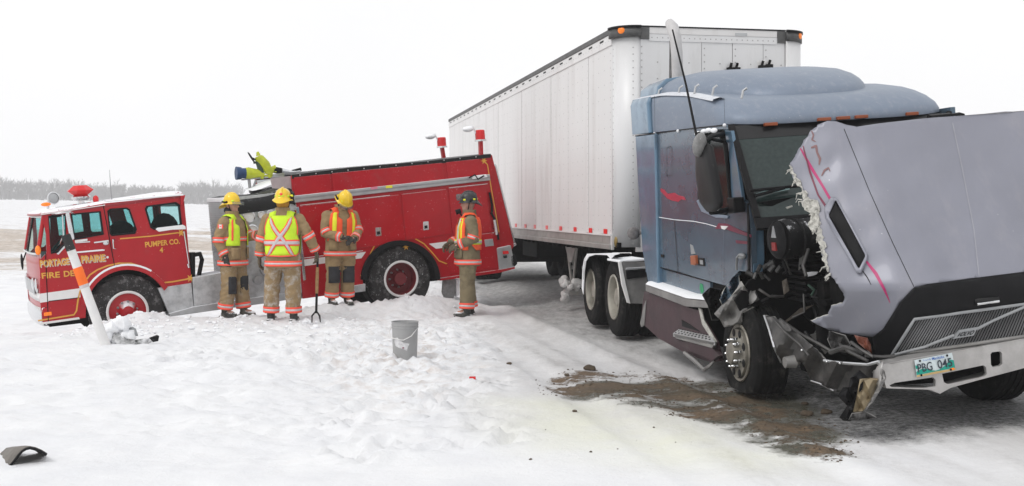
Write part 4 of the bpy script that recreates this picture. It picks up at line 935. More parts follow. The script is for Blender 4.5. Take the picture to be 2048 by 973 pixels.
def tier(name, rings, mt, zlo, zhi, ex=.55, **k):
    rows = []
    for (xb, xf, yl, yr, bow, rc, g) in rings:
        rows.append([V((x, y, interp(x, zlo)*(1-g)+interp(x, zhi)*g)) for x, y in outline(xb, xf, yl, yr, bow, rc, ex=ex)])
    mb = MB(); mb.grid(rows, True); n = len(rows[0]); b = len(mb.v); mb.f.append(tuple(range(b-n, b))); mb.m.append(0)
    return mb.build(name, mt, trk, smooth=75, **k)
b0 = 1.10
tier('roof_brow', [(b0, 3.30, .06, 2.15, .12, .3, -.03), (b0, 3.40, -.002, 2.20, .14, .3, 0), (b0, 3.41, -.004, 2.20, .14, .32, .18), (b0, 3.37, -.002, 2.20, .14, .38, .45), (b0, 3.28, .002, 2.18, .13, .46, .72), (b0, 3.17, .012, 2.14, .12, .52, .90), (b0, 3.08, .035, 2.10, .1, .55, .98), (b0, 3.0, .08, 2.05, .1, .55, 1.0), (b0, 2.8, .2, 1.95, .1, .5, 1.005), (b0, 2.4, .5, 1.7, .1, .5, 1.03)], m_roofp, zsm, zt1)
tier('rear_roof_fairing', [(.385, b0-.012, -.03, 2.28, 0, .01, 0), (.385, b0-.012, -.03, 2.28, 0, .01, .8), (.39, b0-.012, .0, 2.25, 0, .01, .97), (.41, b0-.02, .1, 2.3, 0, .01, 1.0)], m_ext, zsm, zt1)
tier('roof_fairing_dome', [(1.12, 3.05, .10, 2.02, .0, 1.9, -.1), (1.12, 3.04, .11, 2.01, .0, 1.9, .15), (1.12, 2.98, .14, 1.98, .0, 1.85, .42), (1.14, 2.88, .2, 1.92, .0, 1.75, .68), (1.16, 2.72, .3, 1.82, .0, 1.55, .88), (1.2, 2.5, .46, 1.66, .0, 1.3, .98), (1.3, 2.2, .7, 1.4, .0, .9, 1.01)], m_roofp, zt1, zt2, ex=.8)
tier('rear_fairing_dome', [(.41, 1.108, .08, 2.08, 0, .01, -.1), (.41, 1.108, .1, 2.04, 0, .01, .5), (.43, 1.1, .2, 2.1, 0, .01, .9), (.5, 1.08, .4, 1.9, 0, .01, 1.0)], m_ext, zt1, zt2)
# frost line on the ledge, roof clips, seams
mb = MB(); mb.grid([[V((x, .015+dy, interp(x, zt1)+dz)) for x in np.linspace(.45, 3.0, 14)] for dy, dz in ((-.012, -.022), (.0, -.004), (.07, .012), (.12, .0))]); mb.build('snow_on_roof_ledge', mat('thin_frost', (.62, .64, .68), .9, 0, .1, 12, bump=.4), trk, smooth=70)
for px, py in ((1319,190), (1360,186), (1392,184), (1428,187), (1487,193)):
    p = rh(px, py, .07); MB().tube([p+V((0, -.02, -.02)), p+V((0, 0, .05)), p+V((.02, .03, .07))], .012, 6).build('roof_clip', m_alu, trk)
rstrip([(1310,268),(1360,260.5),(1400,256),(1450,251)], .012, 'roof_seam', m_black, -.008)
rstrip([(1270,272.5),(1309,267.5)], .012, 'roof_seam', m_black, -.038)
rstrip([(1309,192),(1310,267),(1312,300)], .010, 'roof_seam', m_seal, -.034)
rstrip([(1448,196),(1449,225),(1450,250)], .007, 'roof_seam', m_seal, -.006)
for px in (1309, 1356, 1449):
    p = rh(px, 268-(px-1309)*.12, -.012); MB().ball(p, .018, 8, 5).build('frost_knob', m_snow, trk, smooth=60)
# brow marker lamps
for px, py in ((1541,249), (1648,239), (1686,236.5), (1722,234), (1823,228)):
    y_ = R.hit(px, py, 0, 3.53).y; s = (y_-1.10)/1.10; sy = math.copysign(abs(s)**1, s)
    xx = 3.41-.31+.31*abs(max(0, 1-abs(s)**(2/.55)))**(.275)+.14*(1-s*s)
    p = R.hit(px, py, 0, xx); MB().box((xx-.02, p.y-.062, p.z-.015), (xx+.025, p.y+.062, p.z+.015)).build('marker_lamp', mat('dull_amber_lens', (.30, .07, .02), .3) if 'dull_amber_lens' not in bpy.data.materials else bpy.data.materials['dull_amber_lens'], trk, bevel=.005)
# windscreen
def wsc(y, z, off=0): s = (y-1.1)/1.1; return V((3.34+.42*(2.4-z)/.75+.13*(1-s*s)+off, y, z))
ys = np.linspace(.05, 2.16, 12)
mb = MB(); mb.grid([[wsc(y, z) for y in ys] for z in (1.5, 1.85, 2.1, 2.3)]); mb.build('windscreen', m_wglass, trk, smooth=70)
mb = MB(); mb.grid([[wsc(y, z, .004) for y in ys] for z in (2.27, 2.36, 2.40)]); mb.build('windscreen_sun_strip', mat('black_sun_strip', (.006, .006, .007), .35), trk, smooth=70)
for y0, y1 in ((.0, .055), (2.15, 2.2)): mb = MB(); mb.grid([[wsc(y, z, .014) for y in (y0, (y0+y1)/2, y1)] for z in (1.55, 1.85, 2.1, 2.39)]); mb.build('windscreen_pillar', m_seal, trk, solid=.05)
mb = MB(); mb.grid([[wsc(y, z, .01) for y in np.linspace(0, 2.2, 12)] for z in (1.45, 1.54)]); mb.build('cowl', m_black, trk, solid=.05)
for a, b in (((1500,382),(1600,372)), ((1510,392),(1570,376))):
    p = R.hit(*a, 0, 3.80); q = R.hit(*b, 0, 3.86); MB().tube([p, q], .014, 6).build('wiper', m_black, trk)
p = R.hit(1530, 386, 0, 3.80); MB().prism([R.hit(a, b, 0, 3.79) for a, b in ((1512,388),(1536,380),(1576,374),(1580,379),(1540,387))], (-.01, 0, 0)).build('paper_on_dashboard', mat('pale_teal_paper', (.3, .45, .45), .6), trk)
mb = MB(); mb.tube([R.hit(a, b, 0, 3.7) for a, b in ((1858,238),(1880,237),(1920,231),(1926,233))], .03, 6).tube([R.hit(a, b, 0, 3.7) for a, b in ((1858,240),(1900,236))], .05, 6).build('far_mirror_arm', m_black, trk)
# trim on the side
rstrip([(1306,433),(1349,440),(1387,443)], .007, 'belt_line_highlight', m_snow); rstrip([(1387,443),(1412,448),(1437,455)], .007, 'belt_line_highlight', m_snow)  # white strips paint the highlight along the belt line
rstrip([(1348,440),(1352,490),(1356,552)], .012, 'compartment_seam', m_black); rstrip([(1449,432),(1446,500),(1446,560)], .004, 'door_seam', m_ext)
rstrip([(1319,535),(1360,546),(1420,565)], .01, 'lower_seam', m_black, -.004)
rstrip([(1333,352),(1333,297),(1337,294),(1343,294),(1344,352),(1333,352)], .007, 'luggage_vent', m_black)
rs([(1321,377),(1328,380),(1335,388),(1349,386),(1356,391),(1368,394),(1371,401),(1362,399),(1357,404),(1345,402),(1335,398),(1326,388),(1321,383)], -.004, 0, 'red_flower_graphic', mat('red_graphic', (.38, .02, .05), .4), bevel=0)
rs([(1380,512),(1389,511),(1391,528),(1389,531),(1381,530)], -.035, 0, 'side_marker_lamp', mat('brown_amber_lens', (.35, .10, .04), .3), bevel=.006)
rs([(1380,489),(1385,492),(1390,508),(1382,509)], -.006, 0, 'scuff_mark', m_grey, bevel=0)
rs([(1395,516),(1407,517),(1409,533),(1397,532)], -.01, .0, 'lock_recess', m_black); rs([(1399,520),(1405,521),(1406,530),(1400,529)], -.014, -.01, 'lock_plate', m_grey)
rs([(1321,509),(1327,510),(1327,516),(1322,515)], -.01, 0, 'lock_recess', m_black)
rs([(1400,567),(1405,570),(1407,583),(1403,588),(1399,578)], .016, .02, 'green_chalk_mark', mat('green_chalk', (.03, .28, .12), .7), bevel=0)
rs([(1430,458),(1437,447),(1452,448),(1500,470),(1501,475),(1478,468),(1450,458)], -.012, 0, 'torn_pinstripe', m_dmag, bevel=0)
rs([(1441,452),(1456,453),(1449,460),(1443,458)], -.016, -.012, 'paint_chip', m_white, bevel=0)
rs([(1471,481),(1498,484),(1498,489),(1472,487)], -.008, 0, 'pinstripe', m_dmag, bevel=0)
MB().tube([rh(1473,540,-.03), rh(1474,516,-.04), rh(1479,510,-.06), rh(1489,512,-.05)], .012, 6).ball(rh(1483,513,-.03), (.06, .03, .03)).build('door_latch', m_grey, trk, smooth=60)
# mirrors
mr = sub('side_mirror', trk)
out = [(1393,300),(1399,289),(1410,285),(1420,291),(1426,320),(1441,400),(1440,416),(1430,424),(1414,424),(1402,408),(1394,350)]
P = [rh(a, b, -.4) for a, b in out]; c = sum(P, V())/len(P); mb = MB()
rows = [[c+(p-c)*s+V((0, y, 0)) for p in P] for s, y in ((.25, -.04), (.7, -.035), (.93, -.02), (1, .0), (.96, .03), (.8, .04))]
mb.grid(rows, True); n = len(P); mb.f += [tuple(range(n)), tuple(range(len(mb.v)-n, len(mb.v)))]; mb.m += [0, 0]
mb.build('mirror_housing', mat('black_mirror_plastic', (.008, .008, .009), .5, 0, .2, 8, fleck=.06, spec=.25), mr, smooth=80)
mb = MB(); mb.ball(rh(1399,290,-.45), (.125, .06, .06), R=Matrix.Rotation(-.9, 3, 'Y')); mb.build('round_mirror', mat('grey_snowy_plastic', (.22, .22, .22), .6, 0, .3, 20, fleck=.4), mr, smooth=80)
mb = MB()
for pts, r_ in (([(1393,270,-.4),(1412,266,-.3),(1440,264,-.02)], .022), ([(1405,284,-.42),(1425,272,-.3),(1446,268,-.02)], .02), ([(1400,276,-.4),(1420,278,-.3),(1447,284,-.02)], .016), ([(1440,270,-.06),(1452,290,-.04),(1455,330,-.02),(1462,415,-.02)], .02), ([(1422,425,-.38),(1440,424,-.25),(1460,418,-.03)], .024)):
    mb.tube([rh(a, b, y) for a, b, y in pts], r_, 8)
mb.build('mirror_bracket', m_black, mr, smooth=60)
mb = MB()
for px, py in ((1408,268),(1417,266),(1428,266),(1396,272),(1432,422)): mb.ball(rh(px, py, -.35)+V((0, 0, .02)), (.05, .03, .022), 8, 5)
mb.build('snow_on_bracket', m_snow, mr, smooth=60)
rs([(1453,396),(1467,396),(1469,426),(1455,428)], -.12, -.02, 'bracket_box', m_black, mr, bevel=.01)
MB().tube([rh(1393,272,-.42), rh(1372,170,-.42), rh(1345,60,-.42)], [.013, .011, .008], 6).build('radio_aerial', m_black, trk)
MB().ball(rh(1267,467,-.09), (.075, .075, .075), 14, 10).tube([rh(1267,467,-.09), rh(1284,466,0)], .02, 6).build('round_rear_lamp', mat('mottled_grey_plastic', (.15, .14, .14), .7, 0, .4, 25), trk, smooth=80)
# exhaust stack behind the sleeper
ex = sub('exhaust_stack', trk)
MB().tube([R.hit(a, b, 1, .75) for a, b in ((1356,210),(1355,150),(1354,110),(1351,75),(1345,56),(1339,46))], [.07, .07, .07, .072, .076, .055], 16).build('stack_pipe', mat('frosted_stack', (.52, .51, .51), .5, .1, .1, 6, bump=.3, bscale=20), ex, smooth=70)
MB().tube([R.hit(a, b, 1, .82) for a, b in ((1346,210),(1346,150),(1346,82))], [.05, .05, .045], 10).build('stack_shade_strip', mat('shaded_stack_metal', (.13, .13, .13), .5, .5, .3, 14), ex, smooth=60)  # dark tube added for the shadowed left side of the stack
# steps and skirt
rs([(1291,570),(1372,598),(1418,603),(1421,617),(1371,614),(1291,583)], -.10, .25, 'step_box', m_fr, bevel=.008)
def yshift(P, y): return [rh(a, b, y) for a, b in P]
mb = MB(); A_ = yshift([(1291,569.5),(1330,583),(1372,597.5),(1416,602)], -.105); B_ = [p+V((.06*0, .34, 0)) for p in A_]
mb.grid([[p+V((0, 0, .004)) for p in A_], [p+V((0, .03, .03)) for p in A_], [p+V((0, 0, .045)) for p in [(a+b)/2 for a, b in zip(A_, B_)]], B_]); mb.build('snow_on_step', m_snow, trk, smooth=70)
rs([(1404,602),(1441,588),(1446,590),(1421,617),(1415,604)], -.1, -.07, 'bent_step_end', m_fr)
sk = [(1289,583),(1340,602),(1375,615),(1398,622),(1404,640),(1416,660),(1430,685),(1440,722),(1425,726),(1400,718),(1369,706),(1317,677),(1282,645),(1286,600)]
rs(sk, -.06, -.02, 'side_skirt', m_maroon, step=.12)
rs([(1396,616),(1402,619),(1406,640),(1432,684),(1427,686),(1404,650)], -.075, -.06, 'torn_skirt_edge', m_fibre)
rs([(1287,612),(1292,600),(1288,650),(1282,655),(1280,646)], -.07, -.05, 'skirt_rear_flap', m_fr)
tr_ = sub('footstep', trk)
mb = MB(); q = [rh(1346,667,-.12), rh(1366,653,-.02), rh(1415,664,-.02), rh(1430,684,-.12)]
mb.prism(q, (0, 0, -.035)); mb.build('tread_plate', mat('bright_step_metal', (.5, .5, .5), .35, .6, .1), tr_)
for i in range(11):
    for j in range(4):
        u_ = (i+.5+.25*(j % 2))/11.6; w_ = (j+.55)/4.2; c = (q[0]*(1-u_)+q[3]*u_)*(1-w_)+(q[1]*(1-u_)+q[2]*u_)*w_
        m_ = MB(); m_.lathe([(.013, .001), (.009, .006), (.001, .002)], c, (0, -.15, 1), 6); m_.build('grip_hole', m_black, tr_)
rs([(1346,667),(1430,685),(1424,697),(1352,678)], -.12, -.09, 'step_front', m_fr, tr_)
rs([(1352,679),(1424,696),(1438,712),(1424,722),(1372,700)], -.10, -.05, 'bent_skirt_lip', m_maroon)
MB().tube([rh(1369,706,-.1), rh(1390,722,-.1), rh(1409,740,-.12), rh(1419,733,-.1), rh(1429,722,-.06)], [.02, .025, .02, .02, .012], 6).build('bent_step_bar', m_fr, trk)
mb = MB(); mb.prism([rh(1363,640,-.065), rh(1380,650,-.065), rh(1400,664,-.065), rh(1364,653,-.065)], (0, .02, 0)); mb.build('step_recess', m_black, trk)
# chassis
MB().box((-3.4, .72, .62), (3.9, .82, .9)).box((-3.4, 1.6, .62), (3.9, 1.7, .9)).box((-2.2, .6, .9), (-.9, 1.8, 1.02)).box((-3, .8, .3), (-.8, 1.6, .6)).build('chassis_rails', m_dark, trk)
MB().tube([(.25, .38, .5), (2.2, .38, .5)], .32, 20).build('fuel_tank', m_dark, trk, smooth=40); MB().tube([(.25, 2.0, .5), (2.2, 2.0, .5)], .32, 20).build('fuel_tank', m_dark, trk, smooth=40)
MB().box((-.15, .3, .9), (.36, 2.1, 1.0)).box((.2, .4, .9), (.38, 2.0, 2.0)).build('rear_deck', m_dark, trk)
# drive wheels
AX = V((-.985, -.15, 0)).normalized(); Ri = R.I.to_3x3()
for (px, py, Y) in ((1182, 578, 16.35), (1228, 597, 14.9)):
    c = W(px, py, Y); c.z = .5
    wheel(trk, R.I @ c, Ri @ AX, .51, .28, .285, m_alrim, m_rubber, .15, None, 0, name='drive_wheel', hubr=.12, hubl=.1)
    wheel(trk, R.I @ (c-AX*.33), Ri @ AX, .51, .28, .285, m_alrim, m_rubber, .1, None, 0, name='drive_wheel')
    wheel(trk, R.I @ (c-AX*2.42), Ri @ -AX, .51, .62, .285, m_alrim, m_rubber, .1, None, 0, name='drive_wheel')
    MB().tube([R.I @ (c-AX*.3), R.I @ (c-AX*2.2)], .11, 10).build('drive_axle', m_dark, trk)
# fenders over the drive wheels
rs([(1163,576),(1165,535),(1168,518),(1174,508),(1238,506),(1238,508.5),(1228,511),(1221,519),(1214,511),(1190,510),(1177,514),(1171,524),(1168,545),(1166,590)], -.035, -.02, 'drive_fender_edge', m_snow)
mb = MB(); top = [(1167,560),(1169,535),(1171,518),(1177,509.5),(1200,508),(1238,508)]
mb.grid([[rh(a, b, y) for a, b in top] for y in (-.03, .55)]); mb.build('drive_fender', m_black, trk, solid=.01)
FRx = -.52
def fx(P, a, b, name, mt, **k): return slab(R, P, a, b, name, mt, trk, ax=0, **k)
fx([(1239,528),(1246,523),(1292,524),(1296,600),(1286,608),(1258,607),(1249,570)], FRx, FRx-.04, 'quarter_fender', m_fr, step=.2)
fx([(1252,541),(1294,538),(1295,554),(1254,559)], FRx+.02, FRx, 'fender_band', m_black)
fx([(1252,537),(1294,534),(1294,538),(1252,541)], FRx+.03, FRx, 'fender_band_edge', m_alu)
p0 = R.hit(1239, 526, 0, FRx); p1 = R.hit(1292, 524, 0, FRx)
MB().box((FRx-.6, p0.y, p0.z-.0), (FRx+.0, p1.y, p0.z+.03)).build('fender_top', m_snow, trk, bevel=.01)
fx([(1237,524),(1243,524),(1252,570),(1261,608),(1255,606),(1244,570)], FRx+.03, FRx-.01, 'fender_rolled_edge', m_white)
# firewall and wrecked front corner
MB().box((3.40, .12, .28), (3.45, 2.2, 1.6)).build('firewall', m_dark, trk)
fx([(1500,412),(1518,400),(1535,402),(1552,416),(1560,424),(1548,428),(1532,432),(1528,450),(1530,520),(1526,548),(1506,546)], 3.72, 3.66, 'hood_mount_flange', m_ext, bevel=.01)
fx([(1504,420),(1512,415),(1515,425),(1513,450),(1506,446)], 3.75, 3.72, 'rubber_stop', m_black, bevel=.005)
fx([(1497,408),(1500,406),(1502,545),(1498,545)], 3.74, 3.70, 'hinge_strip', m_black)
fx([(1536,430),(1548,425),(1600,418),(1640,415),(1650,430),(1640,640),(1500,660),(1470,600),(1500,560),(1530,545)], 3.6, 3.56, 'engine_bay_wall', m_dark)
fx([(1520,405),(1560,398),(1610,392),(1640,392),(1640,412),(1560,420),(1530,408)], 3.80, 3.7, 'cowl_tray', m_black)
fx([(1572,415),(1585,411),(1587,420),(1576,424)], 3.84, 3.8, 'torn_foam_scrap', m_fibre)
ac = sub('air_cleaner', trk)
c = R.hit(1557, 480, 0, 4.15); mb = MB(); mb.tube([c, c+V((-.02, .08, 0)), c+V((-.03, .1, 0)), c+V((-.1, .75, .02))], [.165, .175, .16, .16], 24); mb.build('canister', mat('dusty_black_canister', (.012, .012, .013), .6, 0, .3, 8, fleck=.25, snow=.2, spec=.2), ac, smooth=40)
for k in range(3): m_ = MB(); m_.lathe([(.168, -.01), (.178, 0), (.168, .01)], c+V((-.03-.02*k, .16+.2*k, 0)), (-.1, .75, .02), 24, closed=True); m_.build('band', m_black, ac, smooth=40)
MB().lathe([(.16, .0), (.13, -.03), (.05, -.04), (.001, -.04)], c, (0, 1, 0), 20).build('end_cap', m_black, ac, smooth=40)
MB().prism([c+V((.0, -.045, .12)), c+V((.05, -.045, .02)), c+V((-.05, -.045, .02))], (0, .01, 0)).build('cap_badge', m_grey, ac)
MB().box((c.x-.04, c.y-.05, c.z-.09), (c.x+.04, c.y-.03, c.z-.02)).build('red_tag', mat('dull_red_tag', (.22, .015, .015), .4), ac)
# engine, near-black colours hold the shade of the bay
mb = MB(); mb.box((3.6, .75, .55), (4.95, 1.65, 1.35)); mb.box((3.7, .85, 1.35), (4.7, 1.5, 1.55)); mb.box((4.95, .6, .5), (5.1, 1.8, 1.6)); mb.build('engine_block', m_dark, trk, bevel=.04)
hs = random.Random(5); mb = MB()
for k in range(16):
    a = V((3.7+hs.random()*.5, .35+hs.random()*.5, .6+hs.random()*.8)); b = a+V((hs.uniform(.1, .7), hs.uniform(-.15, .4), hs.uniform(-.4, .3))); mb.tube([a, (a+b)/2+V((0, -.1*hs.random(), hs.uniform(-.12, .12))), b], hs.uniform(.015, .04), 8)
mb.build('hoses', m_black, trk, smooth=60)
for k in range(7):
    z = 1.12-.05*k; MB().box((3.75, .3, z), (4.15, .6, z+.02)).build('leaf_spring', m_black, trk)
mb = MB()
for k in range(9): mb.box((3.9+.1*k, .2+hs.random()*.3, .45+hs.random()*.5), (3.98+.1*k+hs.random()*.1, .45+hs.random()*.3, .6+hs.random()*.6))
mb.build('broken_brackets', m_dark, trk, bevel=.01)
c = R.hit(1528, 540, 0, 3.9); m_gm = mat('greasy_metal', (.06, .06, .06), .5, .5, .5, 20)
for k in range(9): p = c+V((hs.uniform(-.1, .1), hs.uniform(-.12, .12), hs.uniform(-.1, .1))); MB().tube([p, p+V((hs.uniform(-.08, .08), hs.uniform(-.08, .08), .05))], hs.uniform(.012, .03), 6).build('broken_fitting', m_gm, trk)
fx([(1611,546),(1625,544),(1637,544),(1634,549),(1626,552),(1616,554)], 4.2, 4.18, 'bright_gap_patch', m_snow)  # white patch added for the bright gap seen through the engine bay
MB().box((3.9, .3, .2), (4.1, 2.2, .42)).build('front_axle', m_dark, trk, bevel=.03)
MB().box((3.5, 1.85, .25), (5.2, 1.9, 1.7)).box((3.5, .9, .3), (4.9, 1.6, .6)).build('far_wheel_well', m_dark, trk)
m_oil = [m_torn, m_fr, m_black, mat('oily_hose', (.02, .02, .022), .35), mat('corroded_pipe', (.10, .085, .07), .6, .4, .4, 20), mat('greenish_hose', (.03, .07, .05), .6)]
for k in range(34):
    a = V((3.85+hs.random()*.5, .12+hs.random()*.6, .55+hs.random()*.75)); L_ = hs.uniform(.06, .35); b = a+V((hs.uniform(-.2, .2), hs.uniform(-1, 1), hs.uniform(-.8, .8))).normalized()*L_
    t_ = hs.random()
    if t_ < .6: MB().tube([a, (a+b)/2+V((.04, hs.uniform(-.06, .06), hs.uniform(-.06, .06))), b], hs.uniform(.006, .022), 7).build('torn_hose', hs.choice(m_oil), trk, smooth=60)
    elif t_ < .85: MB().prism([a, a+V((.02, .09*hs.random()+.03, .02)), b+V((0, .05, .03)), b], (.012, 0, .004)).build('broken_bracket', hs.choice(m_oil[:2]+m_oil[4:5]), trk)
    else: MB().tube([a, b], hs.uniform(.02, .045), 10).build('broken_tube', hs.choice(m_oil[1:4]), trk, smooth=40)
for k in range(22):                                  # glass fibre strands hanging off the torn edge
    i_ = hs.randrange(0, 30); px, py = [(1583,345),(1590,365),(1604,385),(1606,405),(1624,430),(1634,455),(1637,480),(1643,505),(1651,530),(1660,552)][i_ % 10]
    px += hs.uniform(-3, 3); py += hs.uniform(-6, 6); a = (px, py); d0 = hs.uniform(-.02, .03)
    FIB = [(px, py, 0), (px-hs.uniform(3, 9), py+hs.uniform(-3, 5), d0), (px-hs.uniform(5, 14), py+hs.uniform(2, 12), d0*2)]
    FIBS = globals().setdefault('FIBS', []); FIBS.append(FIB)
# torn inner fender above the flat tyre
def dfen(px, py): return 10.55-.35*((px-1430)/90)+.12*math.sin(px*.13)*math.cos(py*.11)
sheet(R, [(1428,628),(1442,612),(1455,600),(1470,585),(1481,563),(1487,573),(1494,580),(1511,580),(1519,600),(1505,607),(1492,611),(1507,614),(1483,626),(1485,648),(1466,650),(1448,655),(1440,640)], dfen, 'torn_inner_fender', [m_fr, m_fibre], trk, step=7, jit=.02, rim=1, smooth=25)
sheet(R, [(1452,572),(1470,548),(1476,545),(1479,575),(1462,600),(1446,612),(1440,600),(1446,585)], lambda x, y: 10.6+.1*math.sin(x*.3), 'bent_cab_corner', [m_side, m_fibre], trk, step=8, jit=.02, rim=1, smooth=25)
sheet(R, [(1404,590),(1420,575),(1440,580),(1448,604),(1436,640),(1424,640),(1416,612)], lambda x, y: 10.75+.06*math.sin(x*.3), 'torn_step_bracket', [m_dark, m_torn], trk, step=8, jit=.03, rim=1, smooth=25)
# front wheels, the near one flat
SX = V((-.985, -.16, 0)).normalized()
c = W(1480, 706, 10.42); wheel(trk, R.I @ c, Ri @ SX, .46, .29, .25, mat('grimy_wheel_rim', (.25, .235, .20), .5, .4, .2, 8, dirt=(.08, .07, .06), damt=.4, dscale=9), m_rubber, -.03, None, 10, flat=1, name='flat_front_wheel', holes=8, nutmat=m_chrome, nutlen=.06, zflat=.0, Mi=R, hubr=.1, hubl=.05)
c2_ = W(1985, 690, 9.95); c2_.z = .49; wheel(trk, R.I @ (c2_-SX*.12), Ri @ -SX, .50, .32, .285, m_alrim, m_rubber, .1, None, 0, name='front_wheel')
# ---- hood thrown forward: one moulded shell torn off along the near side
def crease(py): return 1693+(py-262)*.431
def dh(px, py, off=0):
    t = (573-py)/330
    d = 8.50+.85*t-.10*t*t if t > 0 else 8.50-.12*t
    d += .00075*(px-1830)
    l = crease(py)-px
    if l > -60: u_ = (l+60)/100; d += min(.62, .14*u_**1.5)
    rgt = px-(2235+(py-262)*.1)
    if rgt > 0: d += .4*(rgt/100)**1.4
    d += .014*math.sin(px*.021+1)*math.sin(py*.017)+.006*math.sin(px*.06+py*.03)*math.sin(py*.045-px*.02)+.018*math.exp(-((px-1900)/30)**2-((py-545)/14)**2)-.012*math.exp(-((px-1960)/26)**2-((py-470)/40)**2)+.012*math.exp(-((px-1665)/10)**2-((py-320)/20)**2)
    d -= .03*math.exp(-((px-(1920+(py-250)*.22))/9)**2)*0
    return d+off
def jag(P, amp, seed):
    r_ = random.Random(seed); Q = []
    for i in range(len(P)-1):
        a, b = P[i], P[i+1]; n = max(1, int(math.hypot(b[0]-a[0], b[1]-a[1])/4.5))
        for k in range(n):
            t = k/n; j = amp if (k or i) else 0; Q.append((a[0]+(b[0]-a[0])*t+r_.uniform(-j, j), a[1]+(b[1]-a[1])*t+r_.uniform(-j, j)*.6))
    return Q+[P[-1]]
tear = jag([(1640,248),(1621,262),(1601,294),(1578,330),(1587,360),(1602,378),(1607,390),(1603,404),(1622,425),(1634,452),(1636,480),(1642,500),(1648,525),(1655,541),(1664,556),(1677,570),(1690,594),(1685,607),(1663,613),(1655,630),(1622,642)], 1.6, 2)
hood_out = [(1672,243),(1655,242)]+tear+[(1635,650),(1655,659),(1680,666),(1707,670),(1744,674),(1781,666),(1799,607),(1829,576),(1855,569),(1950,556),(2047,545),(2150,533),(2230,526),(2290,532),(2320,420),(2260,205),(2230,200),(2150,208),(2047,222),(1850,237),(1760,247),(1714,254),(1693,250)]
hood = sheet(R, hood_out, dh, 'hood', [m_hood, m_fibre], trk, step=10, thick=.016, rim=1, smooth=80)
frz = jag([(1578,331),(1587,360),(1602,378),(1607,390),(1603,404),(1620,425),(1632,452),(1636,480),(1642,500),(1649,525),(1657,545)], 2.2, 5)
frz2 = jag([(1658,540),(1651,505),(1647,480),(1641,455),(1637,442),(1622,430),(1620,405),(1613,388),(1602,370),(1590,350),(1582,333)], 2.5, 6)
sheet(R, frz+frz2, lambda x, y: dh(x, y, -.012), 'frayed_fibreglass_edge', m_fibre, trk, step=5, jit=.012, thick=.01, smooth=0)
for FIB in FIBS: MB().tube([R.at(x, y, dh(px_, y, -.01)+d_) for (x, y, d_), px_ in zip(FIB, [FIB[0][0]]*3)], [.006, .004, .002], 5).build('fibreglass_strand', m_fibre, trk)
frz3 = jag([(1603,404),(1612,398),(1634,401),(1640,420),(1637,450),(1628,470),(1618,455),(1622,430),(1606,412)], 2, 9)
sheet(R, frz3, lambda x, y: dh(x, y, -.016), 'frayed_fibreglass_patch', m_fibre, trk, step=5, jit=.015, thick=.01, smooth=0)
def hstrip(P, w, name, mt, off=-.004, n=6):
    mb = MB(); Q = []
    for i in range(len(P)-1):
        for k in range(n): t = k/n; Q.append((P[i][0]+(P[i+1][0]-P[i][0])*t, P[i][1]+(P[i+1][1]-P[i][1])*t, i+t))
    Q.append((*P[-1][:2], len(P)-1)); rows = []
    for i, (x, y, s) in enumerate(Q):
        a = Q[max(0, i-1)]; b = Q[min(len(Q)-1, i+1)]; dx, dy = b[0]-a[0], b[1]-a[1]; l = math.hypot(dx, dy)
        ww = w if not isinstance(w, list) else w[int(s)]+(w[min(int(s)+1, len(w)-1)]-w[int(s)])*(s-int(s))
        rows.append([R.at(x-dy/l*ww/2, y+dx/l*ww/2, dh(x-dy/l*ww/2, y+dx/l*ww/2, off)), R.at(x+dy/l*ww/2, y-dx/l*ww/2, dh(x+dy/l*ww/2, y-dx/l*ww/2, off))])
    mb.grid(rows); return mb.build(name, mt, trk, smooth=60)
hstrip([(1688,258),(1740,385),(1785,485),(1828,574)], 1.2, 'hood_seam', m_seal, -.003)
hstrip([(1905,246),(1925,340),(1948,460),(1958,552)], 2.2, 'hood_crease', mat('pale_hood_paint', (.31, .31, .35), .5), -.002)  # slightly paler strip laid along the hood crease
hstrip([(1601,297),(1622,335),(1645,372),(1661,400)], [3, 6, 5, 5], 'magenta_stripe', m_mag); hstrip([(1606,292),(1620,345),(1636,390),(1653,415)], [2, 4, 3.5, 5], 'magenta_stripe', m_dmag, -.006)
hstrip([(1731,521),(1752,548),(1769,580),(1780,606)], [4, 7, 5, 1], 'magenta_stripe', m_mag)
hstrip([(1725,542),(1735,556),(1742,570)], [2, 2, 1], 'pinstripe', m_seal)
for P, w in (([(1623,262),(1627,270),(1624,280),(1632,284)], [2, 3, 3, 1]), ([(1622,296),(1632,292),(1634,305),(1640,318),(1638,330)], [3, 5, 4, 5, 2]), ([(1643,352),(1649,341),(1657,336),(1660,343)], [2, 4, 3, 1.5])): hstrip(P, w, 'brown_scrape', mat('brown_scrape_paint', (.22, .12, .12), .7) if 'brown_scrape_paint' not in bpy.data.materials else bpy.data.materials['brown_scrape_paint'], -.005)
vo = [(1650,412),(1660,397),(1668,394),(1675,398),(1735,508),(1734,518),(1721,547),(1713,546),(1650,436),(1648,424)]
vi = [(1657,428),(1669,402),(1672,401),(1730,509),(1730,514),(1719,536),(1716,536),(1658,434)]
hv = sub('hood_vent', trk)
sheet(R, vo, lambda x, y: dh(x, y, -.030), 'vent_frame', m_hood, hv, step=10, thick=.03, holes=[vi])
sheet(R, [(1653,424),(1670,398),(1733,511),(1718,542)], lambda x, y: dh(x, y, -.012), 'vent_opening', m_black, hv, step=10, thick=.004)
